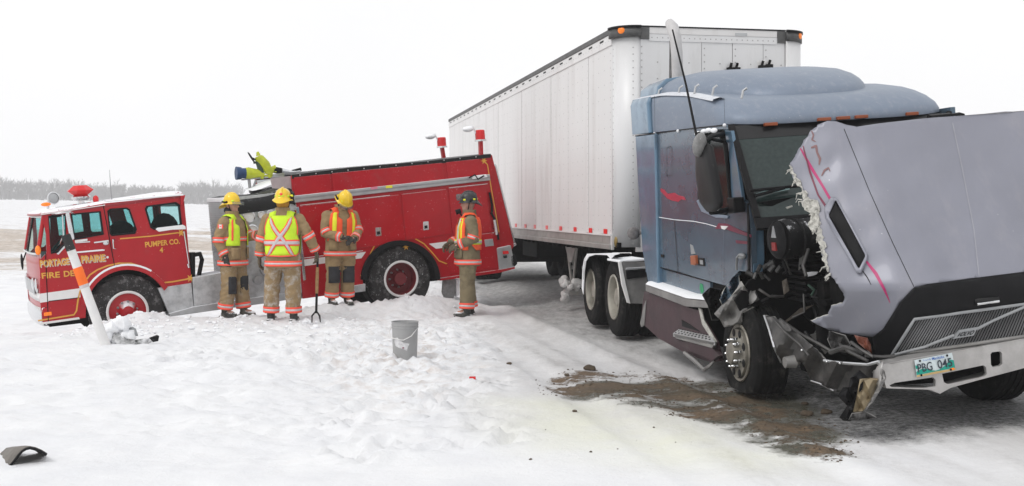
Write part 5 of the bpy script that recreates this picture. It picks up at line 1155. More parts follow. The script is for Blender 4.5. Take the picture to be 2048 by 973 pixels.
# nose: black surround, grille, badge
band = [(1744,674),(1781,666),(1799,607),(1829,576),(1855,568.5),(1950,556),(2047,544),(2150,532),(2235,524),(2290,530),(2320,600),(2330,640),(2250,650),(2240,590),(2150,595),(2047,607),(1829,637),(1781,713),(1775,722),(1758,722),(1748,700)]
band = [(1744,676),(1765,660),(1784,630),(1799,607),(1829,576)]+band[4:]
def dn(px, py, off=0): return dh(px, py, off)+(-.012)
sheet(R, band, dn, 'grille_surround', m_black, trk, step=12, thick=.03)
gr = sub('grille', trk)
GB = lambda u_: (1783+u_*(2250-1783), 712-u_*(2250-1783)*.146); GT = lambda u_: (1829+u_*(2262-1829), 639-u_*(2262-1829)*.138)
sheet(R, [GB(0), GT(0), GT(.5), GT(1), GB(1), GB(.5)], lambda x, y: dn(x, y, .05), 'grille_backing', m_dark, gr, step=20, thick=.01)
mb = MB()
for i in range(78):
    u_ = (i+.5)/78; a = GB(u_); b = GT(u_+.0); w_ = .007; pts = []
    for t in (0, .33, .67, 1): x = a[0]+(b[0]-a[0])*t; y = a[1]+(b[1]-a[1])*t; pts.append(R.at(x, y, dn(x, y, .015)))
    rows = [[p+V((0, -w_, 0)), p+V((.012, 0, 0)), p+V((0, w_, 0))] for p in pts]; mb.grid(rows)
mb.build('grille_bars', mat('grey_grille_bar', (.20, .20, .205), .4, .3), gr, kind='stuff')
def nstrip(P, r_, name, mt, off=-.01, par=gr):
    pts = []
    for i in range(len(P)-1):
        for k in range(5): t = k/5; x = P[i][0]+(P[i+1][0]-P[i][0])*t; y = P[i][1]+(P[i+1][1]-P[i][1])*t; pts.append(R.at(x, y, dn(x, y, off)))
    pts.append(R.at(*P[-1], dn(*P[-1], off))); return MB().tube(pts, r_, 6).build(name, mt, par, smooth=60)
nstrip([GB(0), GT(0), GT(1), GB(1)], .012, 'grille_frame', m_grey); nstrip([GB(0), GB(1)], .014, 'grille_frame', m_fr)
nstrip([(1790,710),(1850,694),(1908,671)], .011, 'badge_bar', m_grey, -.02); nstrip([(1953,659),(1990,640),(2050,614),(2110,598)], .011, 'badge_bar', m_grey, -.02)
bq = [(1905,679),(1948,672),(1956,655),(1921,661)]
sheet(R, bq, lambda x, y: dn(x, y, -.045), 'badge_plate', m_grey, gr, step=0, thick=.03) if 0 else None
MB().prism([R.at(x, y, dn(1930, 667, -.035)) for x, y in bq], (-.03, 0, 0)).build('badge_plate', m_grey, gr, bevel=.004)
mb = MB(); textq('VOLVO', [R.at(x, y, dn(1930, 667, -.043)) for x, y in ((1911,675),(1945,669.5),(1951,660.5),(1920,665.5))], mb, bold=.03); mb.build('badge_lettering', m_black, gr, fixn=False)
sheet(R, [(1950,600),(1956,597),(1998,594),(2000,602),(1996,607),(1952,610)], lambda x, y: dn(x, y, -.008), 'handle_recess', mat('deep_black', (.003, .003, .003), .6), trk, step=0 or 20, thick=.002)
nstrip([(1954,609),(1975,606),(1998,603)], .010, 'hood_handle', m_chrome, -.03, trk)
# bumper
BXX = 5.52
def bh(px, py, x=BXX): return R.hit(px, py, 0, x)
bo = [(1764,732),(1780,727),(1829,719),(1940,700),(2047,680),(2180,656),(2240,650),(2262,690),(2200,712),(2047,737),(1960,760),(1905,775),(1899,777),(1880,788),(1870,784),(1862,780),(1773,777),(1766,755)]
slot1 = [(1884,748),(1967,731),(1972,735),(1974,748),(1970,753),(1896,769),(1888,765)]; sq = [(1984,705),(2000,703),(2004,707),(2005,728),(2001,732),(1986,735),(1982,730),(1981,709)]
slot2 = [(1779,771),(1790,766),(1866,755),(1871,760),(1871,773),(1850,776),(1785,776)]
bmp = slab(R, bo, BXX, BXX-.03, 'front_bumper', m_bump, trk, ax=0, holes=[slot1, sq, slot2], step=.2)
MB().prism([bh(1764,732), bh(1829,719), bh(2047,680), bh(2240,650)], (-.18, 0, .0)).build('bumper_top_flange', m_bump, trk) if 0 else None
mb = MB(); mb.grid([[bh(a, b)+V((dx, 0, 0)) for a, b in ((1764,732),(1829,719.5),(1940,700.5),(2047,680.5),(2180,656.5),(2240,650.5))] for dx in (0, -.16)]); mb.build('bumper_top_flange', m_bump, trk, solid=.01)
mb = MB(); mb.grid([[bh(a, b)+V((dx, 0, 0)) for a, b in ((1773,777),(1862,780),(1880,788),(1905,775),(2047,737),(2200,712))] for dx in (-.004, -.16)]); mb.build('bumper_bottom_flange', m_bump, trk, solid=.01)
fx([(1775,740),(2100,675),(2100,725),(1900,765),(1775,772)], BXX-.16, BXX-.2, 'bumper_backing', m_dark)
mb = MB(); c = bh(1768, 742)
rows = [[bh(a, b, BXX+dx) for a, b in ((1768-k*4, 722+k*4), (1765-k*3, 740), (1763-k*3, 762+k), (1760-k*2, 778-k*5))] for k, dx in ((0, 0), (1, -.01), (3, -.05), (5, -.12), (6, -.2))]
mb.grid(rows); mb.build('bumper_end', m_bump, trk, smooth=60, solid=.01)
# number plate
pl = sub('number_plate', trk)
def ph(u_, w_, x=BXX+.012):
    C = [bh(a, b, x) for a, b in ((1834,755),(1911.5,740.5),(1904,706),(1829,721))]; return C[0]*(1-u_)*(1-w_)+C[1]*u_*(1-w_)+C[2]*u_*w_+C[3]*(1-u_)*w_
m_pw = mat('plate_white', (.62, .70, .72), .45); m_pt = mat('plate_teal', (.0, .32, .24), .45); m_pn = mat('plate_navy', (.02, .03, .05), .5); m_pg = mat('plate_wheat', (.55, .38, .16), .5)
MB().prism([ph(0, 0), ph(1, 0), ph(1, 1), ph(0, 1)], (-.004, 0, 0)).build('plate', m_pw, pl)
X1 = BXX+.0155; mb = MB()
top = [(u_/10, .30+.13*math.sin(u_*.9)+(.22 if u_ > 8 else 0)) for u_ in range(11)]
mb.add([ph(0, .13, X1), ph(1, .13, X1)]+[ph(min(1, a), b, X1) for a, b in reversed(top)], [tuple(range(13))]); mb.add([ph(0, .5, X1), ph(.09, .45, X1), ph(.09, .62, X1), ph(0, .7, X1)], [(0, 1, 2, 3)]); mb.build('plate_band', m_pt, pl, fixn=False)
mb = MB(); mb.add([ph(0, 0, X1), ph(1, 0, X1), ph(1, .12, X1), ph(.8, .10, X1), ph(.5, .13, X1), ph(.2, .1, X1), ph(0, .12, X1)], [tuple(range(7))]); mb.build('plate_wheat_band', m_pg, pl, fixn=False)
X2 = BXX+.019
mb = MB(); textq('PBG', [ph(.05, .24, X2), ph(.43, .24, X2), ph(.43, .74, X2), ph(.05, .74, X2)], mb, bold=.01); textq('045', [ph(.57, .24, X2), ph(.95, .24, X2), ph(.95, .74, X2), ph(.57, .74, X2)], mb, bold=.01); mb.build('plate_characters', m_pn, pl, fixn=False)
mb = MB(); textq('Friendly', [ph(.22, .81, X2), ph(.44, .81, X2), ph(.44, .93, X2), ph(.22, .93, X2)], mb, bold=0); textq('Manitoba', [ph(.46, .80, X2), ph(.78, .80, X2), ph(.78, .96, X2), ph(.46, .96, X2)], mb, bold=.01); mb.build('plate_name', mat('plate_blue', (.02, .12, .45), .5), pl, fixn=False)
mb = MB()
for u_, w_ in ((.14, .9), (.86, .9), (.12, .07), (.88, .07)): mb.ball(ph(u_, w_, X2), (.004, .009, .009), 8, 5)
mb.build('plate_bolt', m_black, pl)
MB().prism([ph(.86, .04, X2), ph(.97, .04, X2), ph(.97, .15, X2), ph(.86, .15, X2)], (-.001, 0, 0)).build('renewal_sticker', m_orange, pl)
# bent bumper half swept back under the tyre
def db(px, py):
    t = (px-1528)/240; return 9.75-1.25*min(max(t, 0), 1.05)+.05*math.sin(px*.09+py*.05)-.08*math.sin((py-640)*.035)
sheet(R, jag([(1528,631),(1548,634),(1575,650),(1600,672),(1635,702),(1652,722),(1690,727),(1735,729),(1760,723),(1772,742),(1766,758),(1750,764),(1735,764),(1700,782),(1667,783),(1655,776),(1640,768),(1622,762),(1612,738),(1603,725),(1583,722),(1570,738),(1560,724),(1545,690),(1534,655)], .8, 11), db, 'torn_bumper_half', [m_torn, m_fr], trk, step=9, jit=.012, thick=.012, rim=1, smooth=30)
hl = lambda P, r_, off=-.02: MB().tube([R.at(a, b, db(a, b)+off) for a, b in P], r_, 6)
hl([(1648,722),(1690,727),(1735,730),(1758,724)], .012).build('torn_bumper_edge', m_alu, trk, smooth=50)
hl([(1528,631),(1538,660),(1548,695),(1562,725)], .008).build('torn_bumper_edge', m_alu, trk, smooth=50)
hl([(1560,640),(1600,668),(1640,690),(1662,703)], .016, .1).build('bumper_strut', m_torn, trk, smooth=50)
hl([(1545,636),(1570,665),(1600,690),(1618,712)], .010, -.03).build('bumper_strut', m_torn, trk, smooth=50)
hl([(1622,762),(1640,768),(1667,782)], .006, -.01).build('torn_bumper_edge', m_alu, trk, smooth=50)
mb = MB(); c = R.at(1583, 724, db(1583, 724)-.05)
mb.tube([c+V((0, -.06, 0)), c+V((0, .03, 0))], [.045, .055], 12).ball(c+V((0, .05, .01)), .04, 10, 6); mb.build('fog_lamp', m_fr, trk, smooth=50)
mb = MB()
for a, b in ((1604,701),(1654,724),(1680,727),(1729,729)): mb.ball(R.at(a, b, db(a, b)-.03), .012, 8, 5)
mb.build('bumper_bolt', m_chrome, trk, smooth=60)
# brackets between hood and bumper, lamp hanging down
def dl(off): return lambda x, y: 8.52+off+.04*math.sin(x*.2)*math.cos(y*.15)
sheet(R, [(1659,662),(1690,672),(1700,690),(1692,704),(1665,702),(1656,680)], dl(.45), 'headlamp_bucket', [m_torn, m_fr], trk, step=8, jit=.02, rim=1, smooth=25)
sheet(R, [(1708,670),(1735,676),(1742,690),(1746,712),(1732,700),(1716,686)], dl(.12), 'broken_amber_lens', [mat('brown_lens', (.16, .05, .03), .3), m_fr], trk, step=8, jit=.01, rim=1, smooth=25)
MB().tube([W(1704,686,8.75), W(1728,702,8.6), W(1745,713,8.55)], .014, 6)
mb = MB(); mb.tube([R.at(*p) for p in ((1702,685,8.75), (1722,700,8.62), (1746,714,8.55))], .013, 6); mb.tube([R.at(*p) for p in ((1730,712,8.6), (1765,714,8.6), (1790,712,8.6))], .012, 6); mb.tube([R.at(*p) for p in ((1660,705,8.95), (1690,695,8.8), (1725,706,8.7))], .02, 6); mb.tube([R.at(*p) for p in ((1680,690,8.9), (1700,705,8.75), (1735,722,8.6))], .014, 6); mb.build('bent_brackets', m_torn, trk, smooth=40)
MB().box((4.6, .15, .5), (4.7, .7, .75)).box((4.7, .3, .45), (4.85, 2.1, 1.3)).build('radiator_support', m_dark, trk, bevel=.02)
dg = sub('dangling_headlamp', trk)
sheet(R, [(1700,757),(1712,752),(1722,760),(1716,800),(1712,838),(1700,843),(1692,838),(1694,812),(1690,795),(1697,775)], dl(-.02), 'lamp_housing', m_black, dg, step=9, jit=.015, thick=.06, smooth=25)
sheet(R, [(1722,760),(1740,756),(1759,757),(1752,775),(1742,800),(1730,822),(1707,825),(1714,790)], dl(-.06), 'lamp_reflector', mat('yellowed_reflector', (.30, .24, .15), .35, .3, .2, 10), dg, step=9, jit=.01, thick=.01, smooth=40)
sheet(R, [(1761,737),(1769,742),(1772,757),(1758,785),(1744,806),(1730,824),(1722,828),(1738,806),(1752,780),(1762,757)], dl(-.09), 'lamp_trim', m_fr, dg, step=8, jit=.008, thick=.012, smooth=40)
sheet(R, [(1704,828),(1730,824),(1740,829),(1752,836),(1735,839),(1712,842),(1698,840)], dl(-.08), 'lamp_shard', [m_torn, m_fr], dg, step=8, jit=.01, thick=.01, rim=1, smooth=25)
# ------------------------------------------------------------------ people
def remesh(mb, name, mt, parent, vox, smooth_it=6, wrinkle=0, wscale=9, seed=0, dust=None):
    o = mb.build(name+'_raw', mt if not isinstance(mt, list) else mt[0])
    md = o.modifiers.new('r', 'REMESH'); md.mode = 'VOXEL'; md.voxel_size = vox; md.use_smooth_shade = True
    s = o.modifiers.new('s', 'SMOOTH'); s.factor = .5; s.iterations = smooth_it
    bpy.context.view_layer.update()
    me = bpy.data.meshes.new_from_object(o.evaluated_get(bpy.context.evaluated_depsgraph_get())); me.name = name
    if wrinkle:
        n = len(me.vertices); co = np.empty(n*3, np.float32); no = np.empty(n*3, np.float32); me.vertices.foreach_get('co', co); me.vertices.foreach_get('normal', no); co = co.reshape(-1, 3); no = no.reshape(-1, 3)
        a = fbm(co[:, 0]*wscale+co[:, 2]*wscale*.6+seed, co[:, 2]*wscale*1.9+co[:, 1]*wscale*.8, 4, seed); a = 1-np.abs(a-.5)*4
        co = co+no*(a*wrinkle)[:, None]; me.vertices.foreach_set('co', co.ravel().astype(np.float32))
    me.materials.clear(); me.materials.append(mt); me.polygons.foreach_set('use_smooth', [True]*len(me.polygons)); me.update()
    bpy.data.objects.remove(o); q = bpy.data.objects.new(name, me); COL.objects.link(q); q.parent = parent; return q
def lerp_t(T_, z):
    if z <= T_[0][0]: return T_[0][1:]
    for a, b in zip(T_, T_[1:]):
        if z <= b[0]: t = (z-a[0])/(b[0]-a[0]); t = t*t*(3-2*t); return [p+(q-p)*t for p, q in zip(a[1:], b[1:])]
    return T_[-1][1:]
m_tan = mat('tan_turnout_cloth', (.31, .215, .11), .9, 0, .14, 7, dirt=(.19, .135, .075), damt=.3, dscale=5, bump=.35, bscale=35)
m_tansn = mat('snow_caked_turnout_cloth', (.30, .21, .11), .9, 0, .14, 7, dirt=(.58, .56, .54), damt=.46, dscale=11, bump=.35, bscale=35)
m_tand = mat('olive_turnout_cloth', (.21, .17, .10), .9, 0, .14, 7, dirt=(.08, .065, .045), damt=.3, dscale=5, bump=.35, bscale=35)
m_tandu = mat('lightly_dusted_turnout_cloth', (.29, .205, .105), .9, 0, .14, 7, dirt=(.45, .41, .36), damt=.28, dscale=10, bump=.35, bscale=35)
m_fred = mat('fluorescent_red_trim', (.95, .10, .06), .7, 0, .06, emit=.05)
m_silv = mat('silver_reflective_trim', (.60, .55, .56), .5, .1, .12, 20)
m_flime = mat('lime_vest_cloth', (.62, .88, .03), .8, 0, .08, 10, bump=.2, bscale=20)
m_forg = mat('orange_vest_cloth', (.95, .11, .03), .8, 0, .08, 10, bump=.2, bscale=20)
m_fyel = mat('yellow_vest_trim', (.85, .85, .03), .7)
m_hely = mat('yellow_helmet_shell', (.85, .56, .005), .28, 0, .06, 6, dirt=(.35, .22, .03), damt=.2, coat=.4)
m_helb = mat('black_helmet_shell', (.016, .016, .018), .35, 0, .2, 6, dirt=(.1, .1, .1), damt=.2)
m_skin = mat('skin', (.50, .27, .20), .55, 0, .1, 20)
m_glove = mat('dark_work_glove', (.035, .032, .028), .85, 0, .3, 20, bump=.3)
m_glovt = mat('tan_work_glove', (.10, .08, .05), .85, 0, .3, 20, bump=.3)
m_boot = mat('snowy_black_boot', (.03, .03, .028), .6, 0, .3, 20, snow=.5, dirt=(.3, .28, .22), damt=.3)
m_knee = mat('black_knee_patch', (.022, .022, .026), .8, 0, .3, 12, fleck=.2)
m_hood_ = mat('ochre_protective_hood', (.45, .22, .02), .9, 0, .1, 14, bump=.3)
m_visor = glassmat('clear_visor', (.85, .87, .87), .22, (.25, .27, .28))
m_bands = [m_fred, m_silv]
TOR = [(.74, 0, .0, .235, .180), (.95, 0, .0, .225, .170), (1.12, 0, .0, .225, .165), (1.30, 0, .005, .235, .165), (1.42, 0, .015, .205, .140), (1.49, 0, .02, .13, .105), (1.53, 0, .015, .085, .085)]
def hand(mb, w, d, up, curl=.6, s=1.0, thumb=1):
    """palm from the wrist w along d; up = back of the hand; fingers curl away from `up`"""
    w = V(w); d = V(d).normalized(); up = V(up); up = (up-d*up.dot(d)).normalized(); sd = d.cross(up)
    for a, b, r_ in ((0, .05, .036), (.03, .09, .040)):
        for k in (-1, -.33, .33, 1): mb.tube([w+d*a*s+sd*k*.018*s, w+d*b*s+sd*k*.026*s], r_*.52*s, 8)
    for k, L in zip((-1.5, -.5, .5, 1.5), (.075, .088, .092, .070)):
        p = w+d*.085*s+sd*k*.0205*s; e = d.copy(); pts = [p]; an = curl*(.5+.06*k)
        for seg, f in enumerate((.45, .32, .23)):
            e = (e*math.cos(an)-up*math.sin(an)).normalized() if seg else (d*math.cos(an*.6)-up*math.sin(an*.6)).normalized()
            # continue bending
            p = p+e*L*f*s*1.1; pts.append(p); u2 = sd.cross(e); up_ = u2
            d2 = e; nup = up-d2*up.dot(d2); an = curl*.9
            if nup.length > 1e-3: pass
            e0 = e; e = e0
            up = up if seg else up
        mb.tube(pts, [.0115*s, .0115*s, .0105*s, .009*s], 8)
        mb.ball(pts[-1], .009*s, 6, 4)
    t0 = w+d*.03*s+sd*thumb*.035*s; t1 = t0+(d*.6+sd*thumb*.75-up*.2).normalized()*.04*s; t2 = t1+(d*.95+sd*thumb*.1-up*.4*curl).normalized()*.035*s
    mb.tube([w+d*.02*s+sd*thumb*.01*s, t0, t1, t2], [.016*s, .015*s, .013*s, .010*s], 8); mb.ball(t2, .010*s, 6, 4)
def person(px, Yp, zoff, yaw, label, arms, legs=None, coat=m_tan, pants=m_tan, vest=None, helmet='yellow', head=(0, 0), hoodc=None, gl=m_glove, H_=1.0, knee=True, seed=0, pants_low=None, lean=0, visor='brim'):
    x = (px-CX)/FX*Yp; z = gz(x, Yp)+zoff; fr = wframe((x, Yp, z), yaw); s = H_
    fr.M = fr.M @ Matrix.Scale(s, 4); fr.I = fr.M.inverted()
    P = thing('person', fr, label, 'person', 'firefighters standing in the snow')
    T2 = [(a, b, c-max(0, a-1.0)*lean, d, e) for a, b, c, d, e in TOR]
    def tor(t, z, off=0):
        cx, cy, hx, hy = lerp_t(T2, z); c, q = math.cos(t), math.sin(t)
        return V((cx+(hx+off)*math.copysign(abs(c)**.85, c), cy+(hy+off)*math.copysign(abs(q)**.85, q), z))
    hx_, hy_ = 0, -.53*lean*.9
    hc = V((0, .015-.6*lean, 1.655)); neck = V((0, .02-.52*lean, 1.50))
    pitch, hyaw = head
    Rh = Matrix.Rotation(hyaw, 3, 'Z') @ Matrix.Rotation(pitch, 3, 'X')
    hp = lambda v: neck+V((0, 0, .02))+Rh @ V(v)           # head coordinates: origin at neck base
    L = legs or dict(l=((.10, 0, .93), (.12, -.02, .50), (.13, .03, .09)), r=((-.10, 0, .93), (-.12, -.02, .50), (-.13, .03, .09)))
    # body: one continuous skin
    mb = MB(); rows = [[tor(t, z, -.03) for t in [2*math.pi*k/20 for k in range(20)]] for z in (.80, .9, 1.0, 1.12, 1.25, 1.36, 1.43, 1.49)]
    mb.grid(rows, True); n = len(mb.v); mb.f += [tuple(range(20)), tuple(range(n-20, n))]; mb.m += [0, 0]
    mb.tube([neck-V((0, 0, .06)), neck+V((0, 0, .02)), hp((0, 0, .08))], [.065, .058, .058], 12)
    mb.ball(hp((0, -.005, .155)), (.078, .096, .115), 18, 12, R=Rh); mb.ball(hp((0, -.045, .085)), (.052, .052, .055), 12, 8, R=Rh)
    mb.tube([hp((0, -.095, .16)), hp((0, -.118, .125)), hp((0, -.10, .115))], [.010, .016, .012], 8)       # nose
    mb.tube([hp((-.02, -.093, .085)), hp((0, -.099, .087)), hp((.02, -.093, .085))], .007, 6); mb.tube([hp((-.018, -.09, .074)), hp((0, -.096, .072)), hp((.018, -.09, .074))], .0075, 6)
    mb.ball(hp((0, -.082, .045)), (.026, .022, .02), 10, 6)
    for sx in (-1, 1):
        mb.ball(hp((sx*.035, -.082, .165)), (.022, .014, .010), 8, 5); mb.tube([hp((sx*.015, -.094, .182)), hp((sx*.05, -.083, .182))], .008, 6); mb.ball(hp((sx*.079, .0, .14)), (.012, .022, .032), 8, 6)
    for k, A_ in arms.items():
        sh, el, wr = [V(q) for q in A_[:3]]; mb.tube([sh, el, wr], [.055, .045, .032], 10); mb.tube([wr, wr+(V(A_[3])).normalized()*.08], [.03, .022], 8)
    for k, A_ in L.items():
        a, b, c = [V(q) for q in A_]; mb.tube([a, b, c, c-V((0, 0, .04))], [.09, .06, .045, .04], 10); mb.tube([c-V((0, 0, .03)), c+V((0, -.14, -.04))], [.045, .03], 8)
    remesh(mb, 'body', m_skin, P, .011, 3)
    # eyes
    mb = MB()
    for sx in (-1, 1): mb.ball(hp((sx*.033, -.0925, .160)), (.010, .006, .006), 8, 5)
    mb.build('eyes', m_black, P, smooth=60)
    # coat with sleeves
    mb = MB(); zs = (.745, .755, .85, .95, 1.05, 1.15, 1.25, 1.33, 1.39, 1.44, 1.48, 1.52)
    rows = [[tor(t, z, -.0) for t in [2*math.pi*k/28 for k in range(28)]] for z in zs]; mb.grid(rows, True); n = len(mb.v); mb.f += [tuple(range(28)), tuple(range(n-28, n))]; mb.m += [0, 0]
    mb.tube([neck-V((0, 0, .03)), neck+V((0, 0, .05))], [.095, .085], 16)
    SL = {}
    for k, A_ in arms.items():
        sh, el, wr = [V(q) for q in A_[:3]]; SL[k] = [(sh, .088), ((sh*.5+el*.5), .082), (el, .074), (el*.45+wr*.55, .068), (wr, .058)]
        mb.ball(sh, .092, 12, 8); mb.tube([q for q, _ in SL[k]], [r_ for _, r_ in SL[k]], 14)
    remesh(mb, 'coat', coat, P, .014, 5, .010, 8, seed)
    # trousers
    def legset(mb2, L):
        for k, A_ in L.items():
            a, b, c = [V(q) for q in A_]; m1 = a*.5+b*.5; m2 = b*.45+c*.55
            mb2.tube([a+V((0, 0, .02)), a-V((0, 0, .06)), m1, b, m2, c+V((0, 0, .02))], [.115, .128, .118, .104, .10, .098], 16)
    mb = MB(); legset(mb, L); mb.ball((0, .0, .90), (.20, .155, .12), 16, 10)
    for k, A_ in L.items():
        a, b, c = [V(q) for q in A_]; q = a*.55+b*.45; sx = 1 if a.x > 0 else -1; mb.box(q+V((sx*.075-.035, -.07, -.1)), q+V((sx*.075+.045, .08, .09)))
    remesh(mb, 'trousers', pants, P, .014, 5, .013, 8, seed+3)
    # boots
    mb = MB()
    for k, A_ in L.items():
        c = V(A_[2]); mb = MB(); mb.tube([c+V((0, 0, .05)), c-V((0, 0, .05))], [.06, .055], 12); mb.ball(c+V((0, -.02, -.05)), (.055, .09, .045), 12, 8); mb.ball(c+V((0, -.12, -.06)), (.055, .085, .038), 12, 8); mb.box(c+V((-.05, -.19, -.10)), c+V((.05, .08, -.075)))
        remesh(mb, 'boot', m_boot, P, .010, 3)
    # gloves
    for k, A_ in arms.items():
        wr = V(A_[2]); d = V(A_[3]).normalized(); mb = MB(); mb.tube([wr-d*.05, wr+d*.02], [.048, .040], 12); hand(mb, wr+d*.01, d, A_[4], A_[5], 1.12, A_[6] if len(A_) > 6 else 1); remesh(mb, 'glove', gl, P, .0062, 2)
    # reflective bands
    def ring(fn, name='reflective_band', par=P, mats=m_bands):
        # fn(t, w) -> point, w in 0..1 across the band
        mb = MB(); N_ = 28
        for (a, b, mi) in ((0, .33, 0), (.33, .67, 1), (.67, 1, 0)): mb.grid([[fn(2*math.pi*k/N_, w) for k in range(N_)] for w in (a, b)], True, mi)
        return mb.build(name, mats, par, smooth=60, solid=.004)
    wv = lambda t, q: .004*math.sin(t*5+q+seed)
    ring(lambda t, w: tor(t, .765+.075*w, .021+wv(t, 1)))
    if not vest or vest['chest']: ring(lambda t, w: tor(t, 1.13+.065*w, .017+wv(t, 2)))
    def tubeband(A_, t0, t1, off):
        pts = A_
        def cen(t):
            i = min(int(t*(len(pts)-1)), len(pts)-2); f = t*(len(pts)-1)-i; return pts[i][0]*(1-f)+pts[i+1][0]*f, pts[i][1]*(1-f)+pts[i+1][1]*f
        c0, r0 = cen(t0); c1, r1 = cen(t1); d = (c1-c0).normalized(); u_ = d.orthogonal().normalized(); q = d.cross(u_)
        return lambda t, w: (c0*(1-w)+c1*w)+(u_*math.cos(t)+q*math.sin(t))*((r0*(1-w)+r1*w)+off+wv(t, 3))
    for k in arms:
        ring(tubeband(SL[k], .40, .56, .010)); ring(tubeband(SL[k], .84, .98, .010))
    for k, A_ in L.items():
        b, c = V(A_[1]), V(A_[2]); f = tubeband([(b, .104), (c+V((0, 0, .02)), .098)], .78, .99, .012); ring(f)
        if knee:
            mb = MB(); rows = []
            for w in np.linspace(0, 1, 6):
                cc = b+V((0, 0, .10-.26*w)); cc += (c-b)*.0; rows.append([cc+V((math.cos(t)*.110+.0, math.sin(t)*.114-.006, 0)) for t in np.linspace(-math.pi*.85, -math.pi*.15, 8)])
            mb.grid(rows); mb.build('knee_patch', m_knee, P, smooth=60, solid=-.01)
    # collar / protective hood
    if hoodc:
        mb = MB(); mb.ball(hp((0, .012, .13)), (.093, .10, .12), 16, 10, R=Rh); mb.tube([neck-V((0, 0, .02)), hp((0, .01, .08))], [.10, .088], 14)
        if visor != 'none': mb.f = [f for f in mb.f if not (sum((Rh.transposed() @ (V(mb.v[i])-neck))[1] for i in f)/len(f) < -.055)]; mb.m = [0]*len(mb.f)
        mb.build('protective_hood', hoodc, P, smooth=80, subd=1)
    # vest
    if vest:
        vt = sub('vest', P); vm_, trim = vest['cloth'], vest['trim']; off = .026
        zt_, zb_ = 1.465, vest.get('bottom', .90)
        back = math.pi/2
        wr_ = vest.get('wrap', 1.25)
        def sh_(z): return wr_ if z < 1.12 else (wr_-.25 if z > 1.2 else wr_-.25*(z-1.12)/.08)   # half angle of the panel
        for side, ang0 in (('back', math.pi/2), ('front', -math.pi/2)):
            mb = MB(); rows = []
            for z in np.linspace(zb_, zt_, 12):
                h_ = sh_(z); h_ *= (1-.25*max(0, (zb_+.08-z)/.08)); rows.append([tor(ang0+t, z, off+wv(t, z*9)) for t in np.linspace(-h_, h_, 15)])
            if side == 'front' and vest.get('open'):
                g = vest['open']; 
                for sgn in (-1, 1):
                    m2 = MB(); m2.grid([[tor(ang0+sgn*t, z, off+wv(t, z*9)) for t in np.linspace(g+(.25 if z > 1.36 else 0), sh_(z), 8)] for z in np.linspace(zb_, zt_, 12)]); m2.build('vest_front', vm_, vt, smooth=70, solid=.004)
            else: mb.grid(rows); mb.build('vest_'+side, vm_, vt, smooth=70, solid=.004)
        # shoulder straps
        for sx in (-1, 1):
            mb = MB(); mb.grid([[V((sx*(.075+w*.095), y*1.0+.01-lean*.45, zz+(.028 if abs(y) < .1 else 0)-w*.035)) for w in (0, .5, 1)] for y, zz in ((-.12, 1.46), (-.07, 1.50), (0, 1.515), (.07, 1.505), (.135, 1.46))]); mb.build('vest_shoulder', vm_, vt, smooth=80, solid=.004)
        def vstrip(pts, w_, mt, o_, name='vest_stripe'):
            mb = MB(); rows = []
            Q = []
            for i in range(len(pts)-1):
                for k in range(6): t = k/6; Q.append((pts[i][0]+(pts[i+1][0]-pts[i][0])*t, pts[i][1]+(pts[i+1][1]-pts[i][1])*t))
            Q.append(pts[-1])
            for i, (a, z) in enumerate(Q):
                a0, z0_ = Q[max(0, i-1)]; a1, z1_ = Q[min(len(Q)-1, i+1)]; dx = (a1-a0)*.2; dz = z1_-z0_; l = math.hypot(dx, dz) or 1
                rows.append([tor(a-(-dz/l)*k*w_/.2*-1, z+(dx/l)*k*w_*-1, off+o_) for k in (-.5, -.17, .17, .5)])
            mb.grid(rows); return mb.build(name, mt, vt, smooth=70, solid=.003)
        for ang, pts, w_ in vest['stripes']:
            pp = [(ang+a, z) for a, z in pts]; vstrip(pp, w_, trim, .007); vstrip(pp, w_*.52, m_silv if trim != m_fyel else m_silv, .012, 'silver_stripe')
        for ang, pts, w_, mt in vest.get('edges', []): vstrip([(ang+a, z) for a, z in pts], w_, mt, .006, 'vest_edging')
    # helmet
    shell = m_hely if helmet == 'yellow' else m_helb
    he = sub('helmet', P); mb = MB(); rows = []
    for r_, z_ in ((1.62, -.018), (1.30, -.002), (1.03, .006), (1.0, .03), (.95, .07), (.83, .105), (.62, .13), (.35, .145), (.02, .15)):
        row = []
        for k in range(28):
            t = 2*math.pi*k/28; bx, by = .108, .128; q = math.sin(t)
            br = max(0, r_-1.03)*(1.0+.95*max(0, q)**2 - .25*max(0, -q)); rr = min(r_, 1.03)+br*.5
            row.append(hp((bx*rr*math.cos(t), .004+by*rr*q, .175+z_-(.03*max(0, q)**2*br*2 if r_ > 1.1 else 0)+.008*math.cos(t*8)*(0 if r_ > 1.02 or r_ < .3 else .4))))
        rows.append(row)
    mb.grid(rows, True); mb.build('helmet_shell', shell, he, smooth=60, solid=.006, subd=1)
    mb = MB(); mb.tube([hp((0, y_, .182+z_)) for y_, z_ in ((-.125, .04), (-.10, .10), (-.05, .14), (0, .152), (.06, .142), (.11, .105), (.13, .04))], [.008, .014, .016, .016, .016, .014, .008], 8); mb.build('helmet_ridge', shell, he, smooth=60)
    mb = MB(); mb.grid([[hp((.107*1.0*math.cos(t), .004+.127*math.sin(t), z_)) for t in [2*math.pi*k/24 for k in range(24)]] for z_ in (.165, .205)], True); mb.build('helmet_liner', m_black, he, smooth=60)
    for a in (math.radians(35), math.radians(80), math.radians(100), math.radians(145), math.radians(-35), math.radians(-145)):
        mb = MB(); mb.grid([[hp((.113*math.cos(a+t)*q, .004+.133*math.sin(a+t)*q, z_)) for t in (-.16, 0, .16)] for z_, q in ((.195, 1.0), (.222, .985))]); mb.build('reflective_tetrahedron', m_flime if helmet == 'yellow' else m_fyel, he, smooth=60, solid=.003)
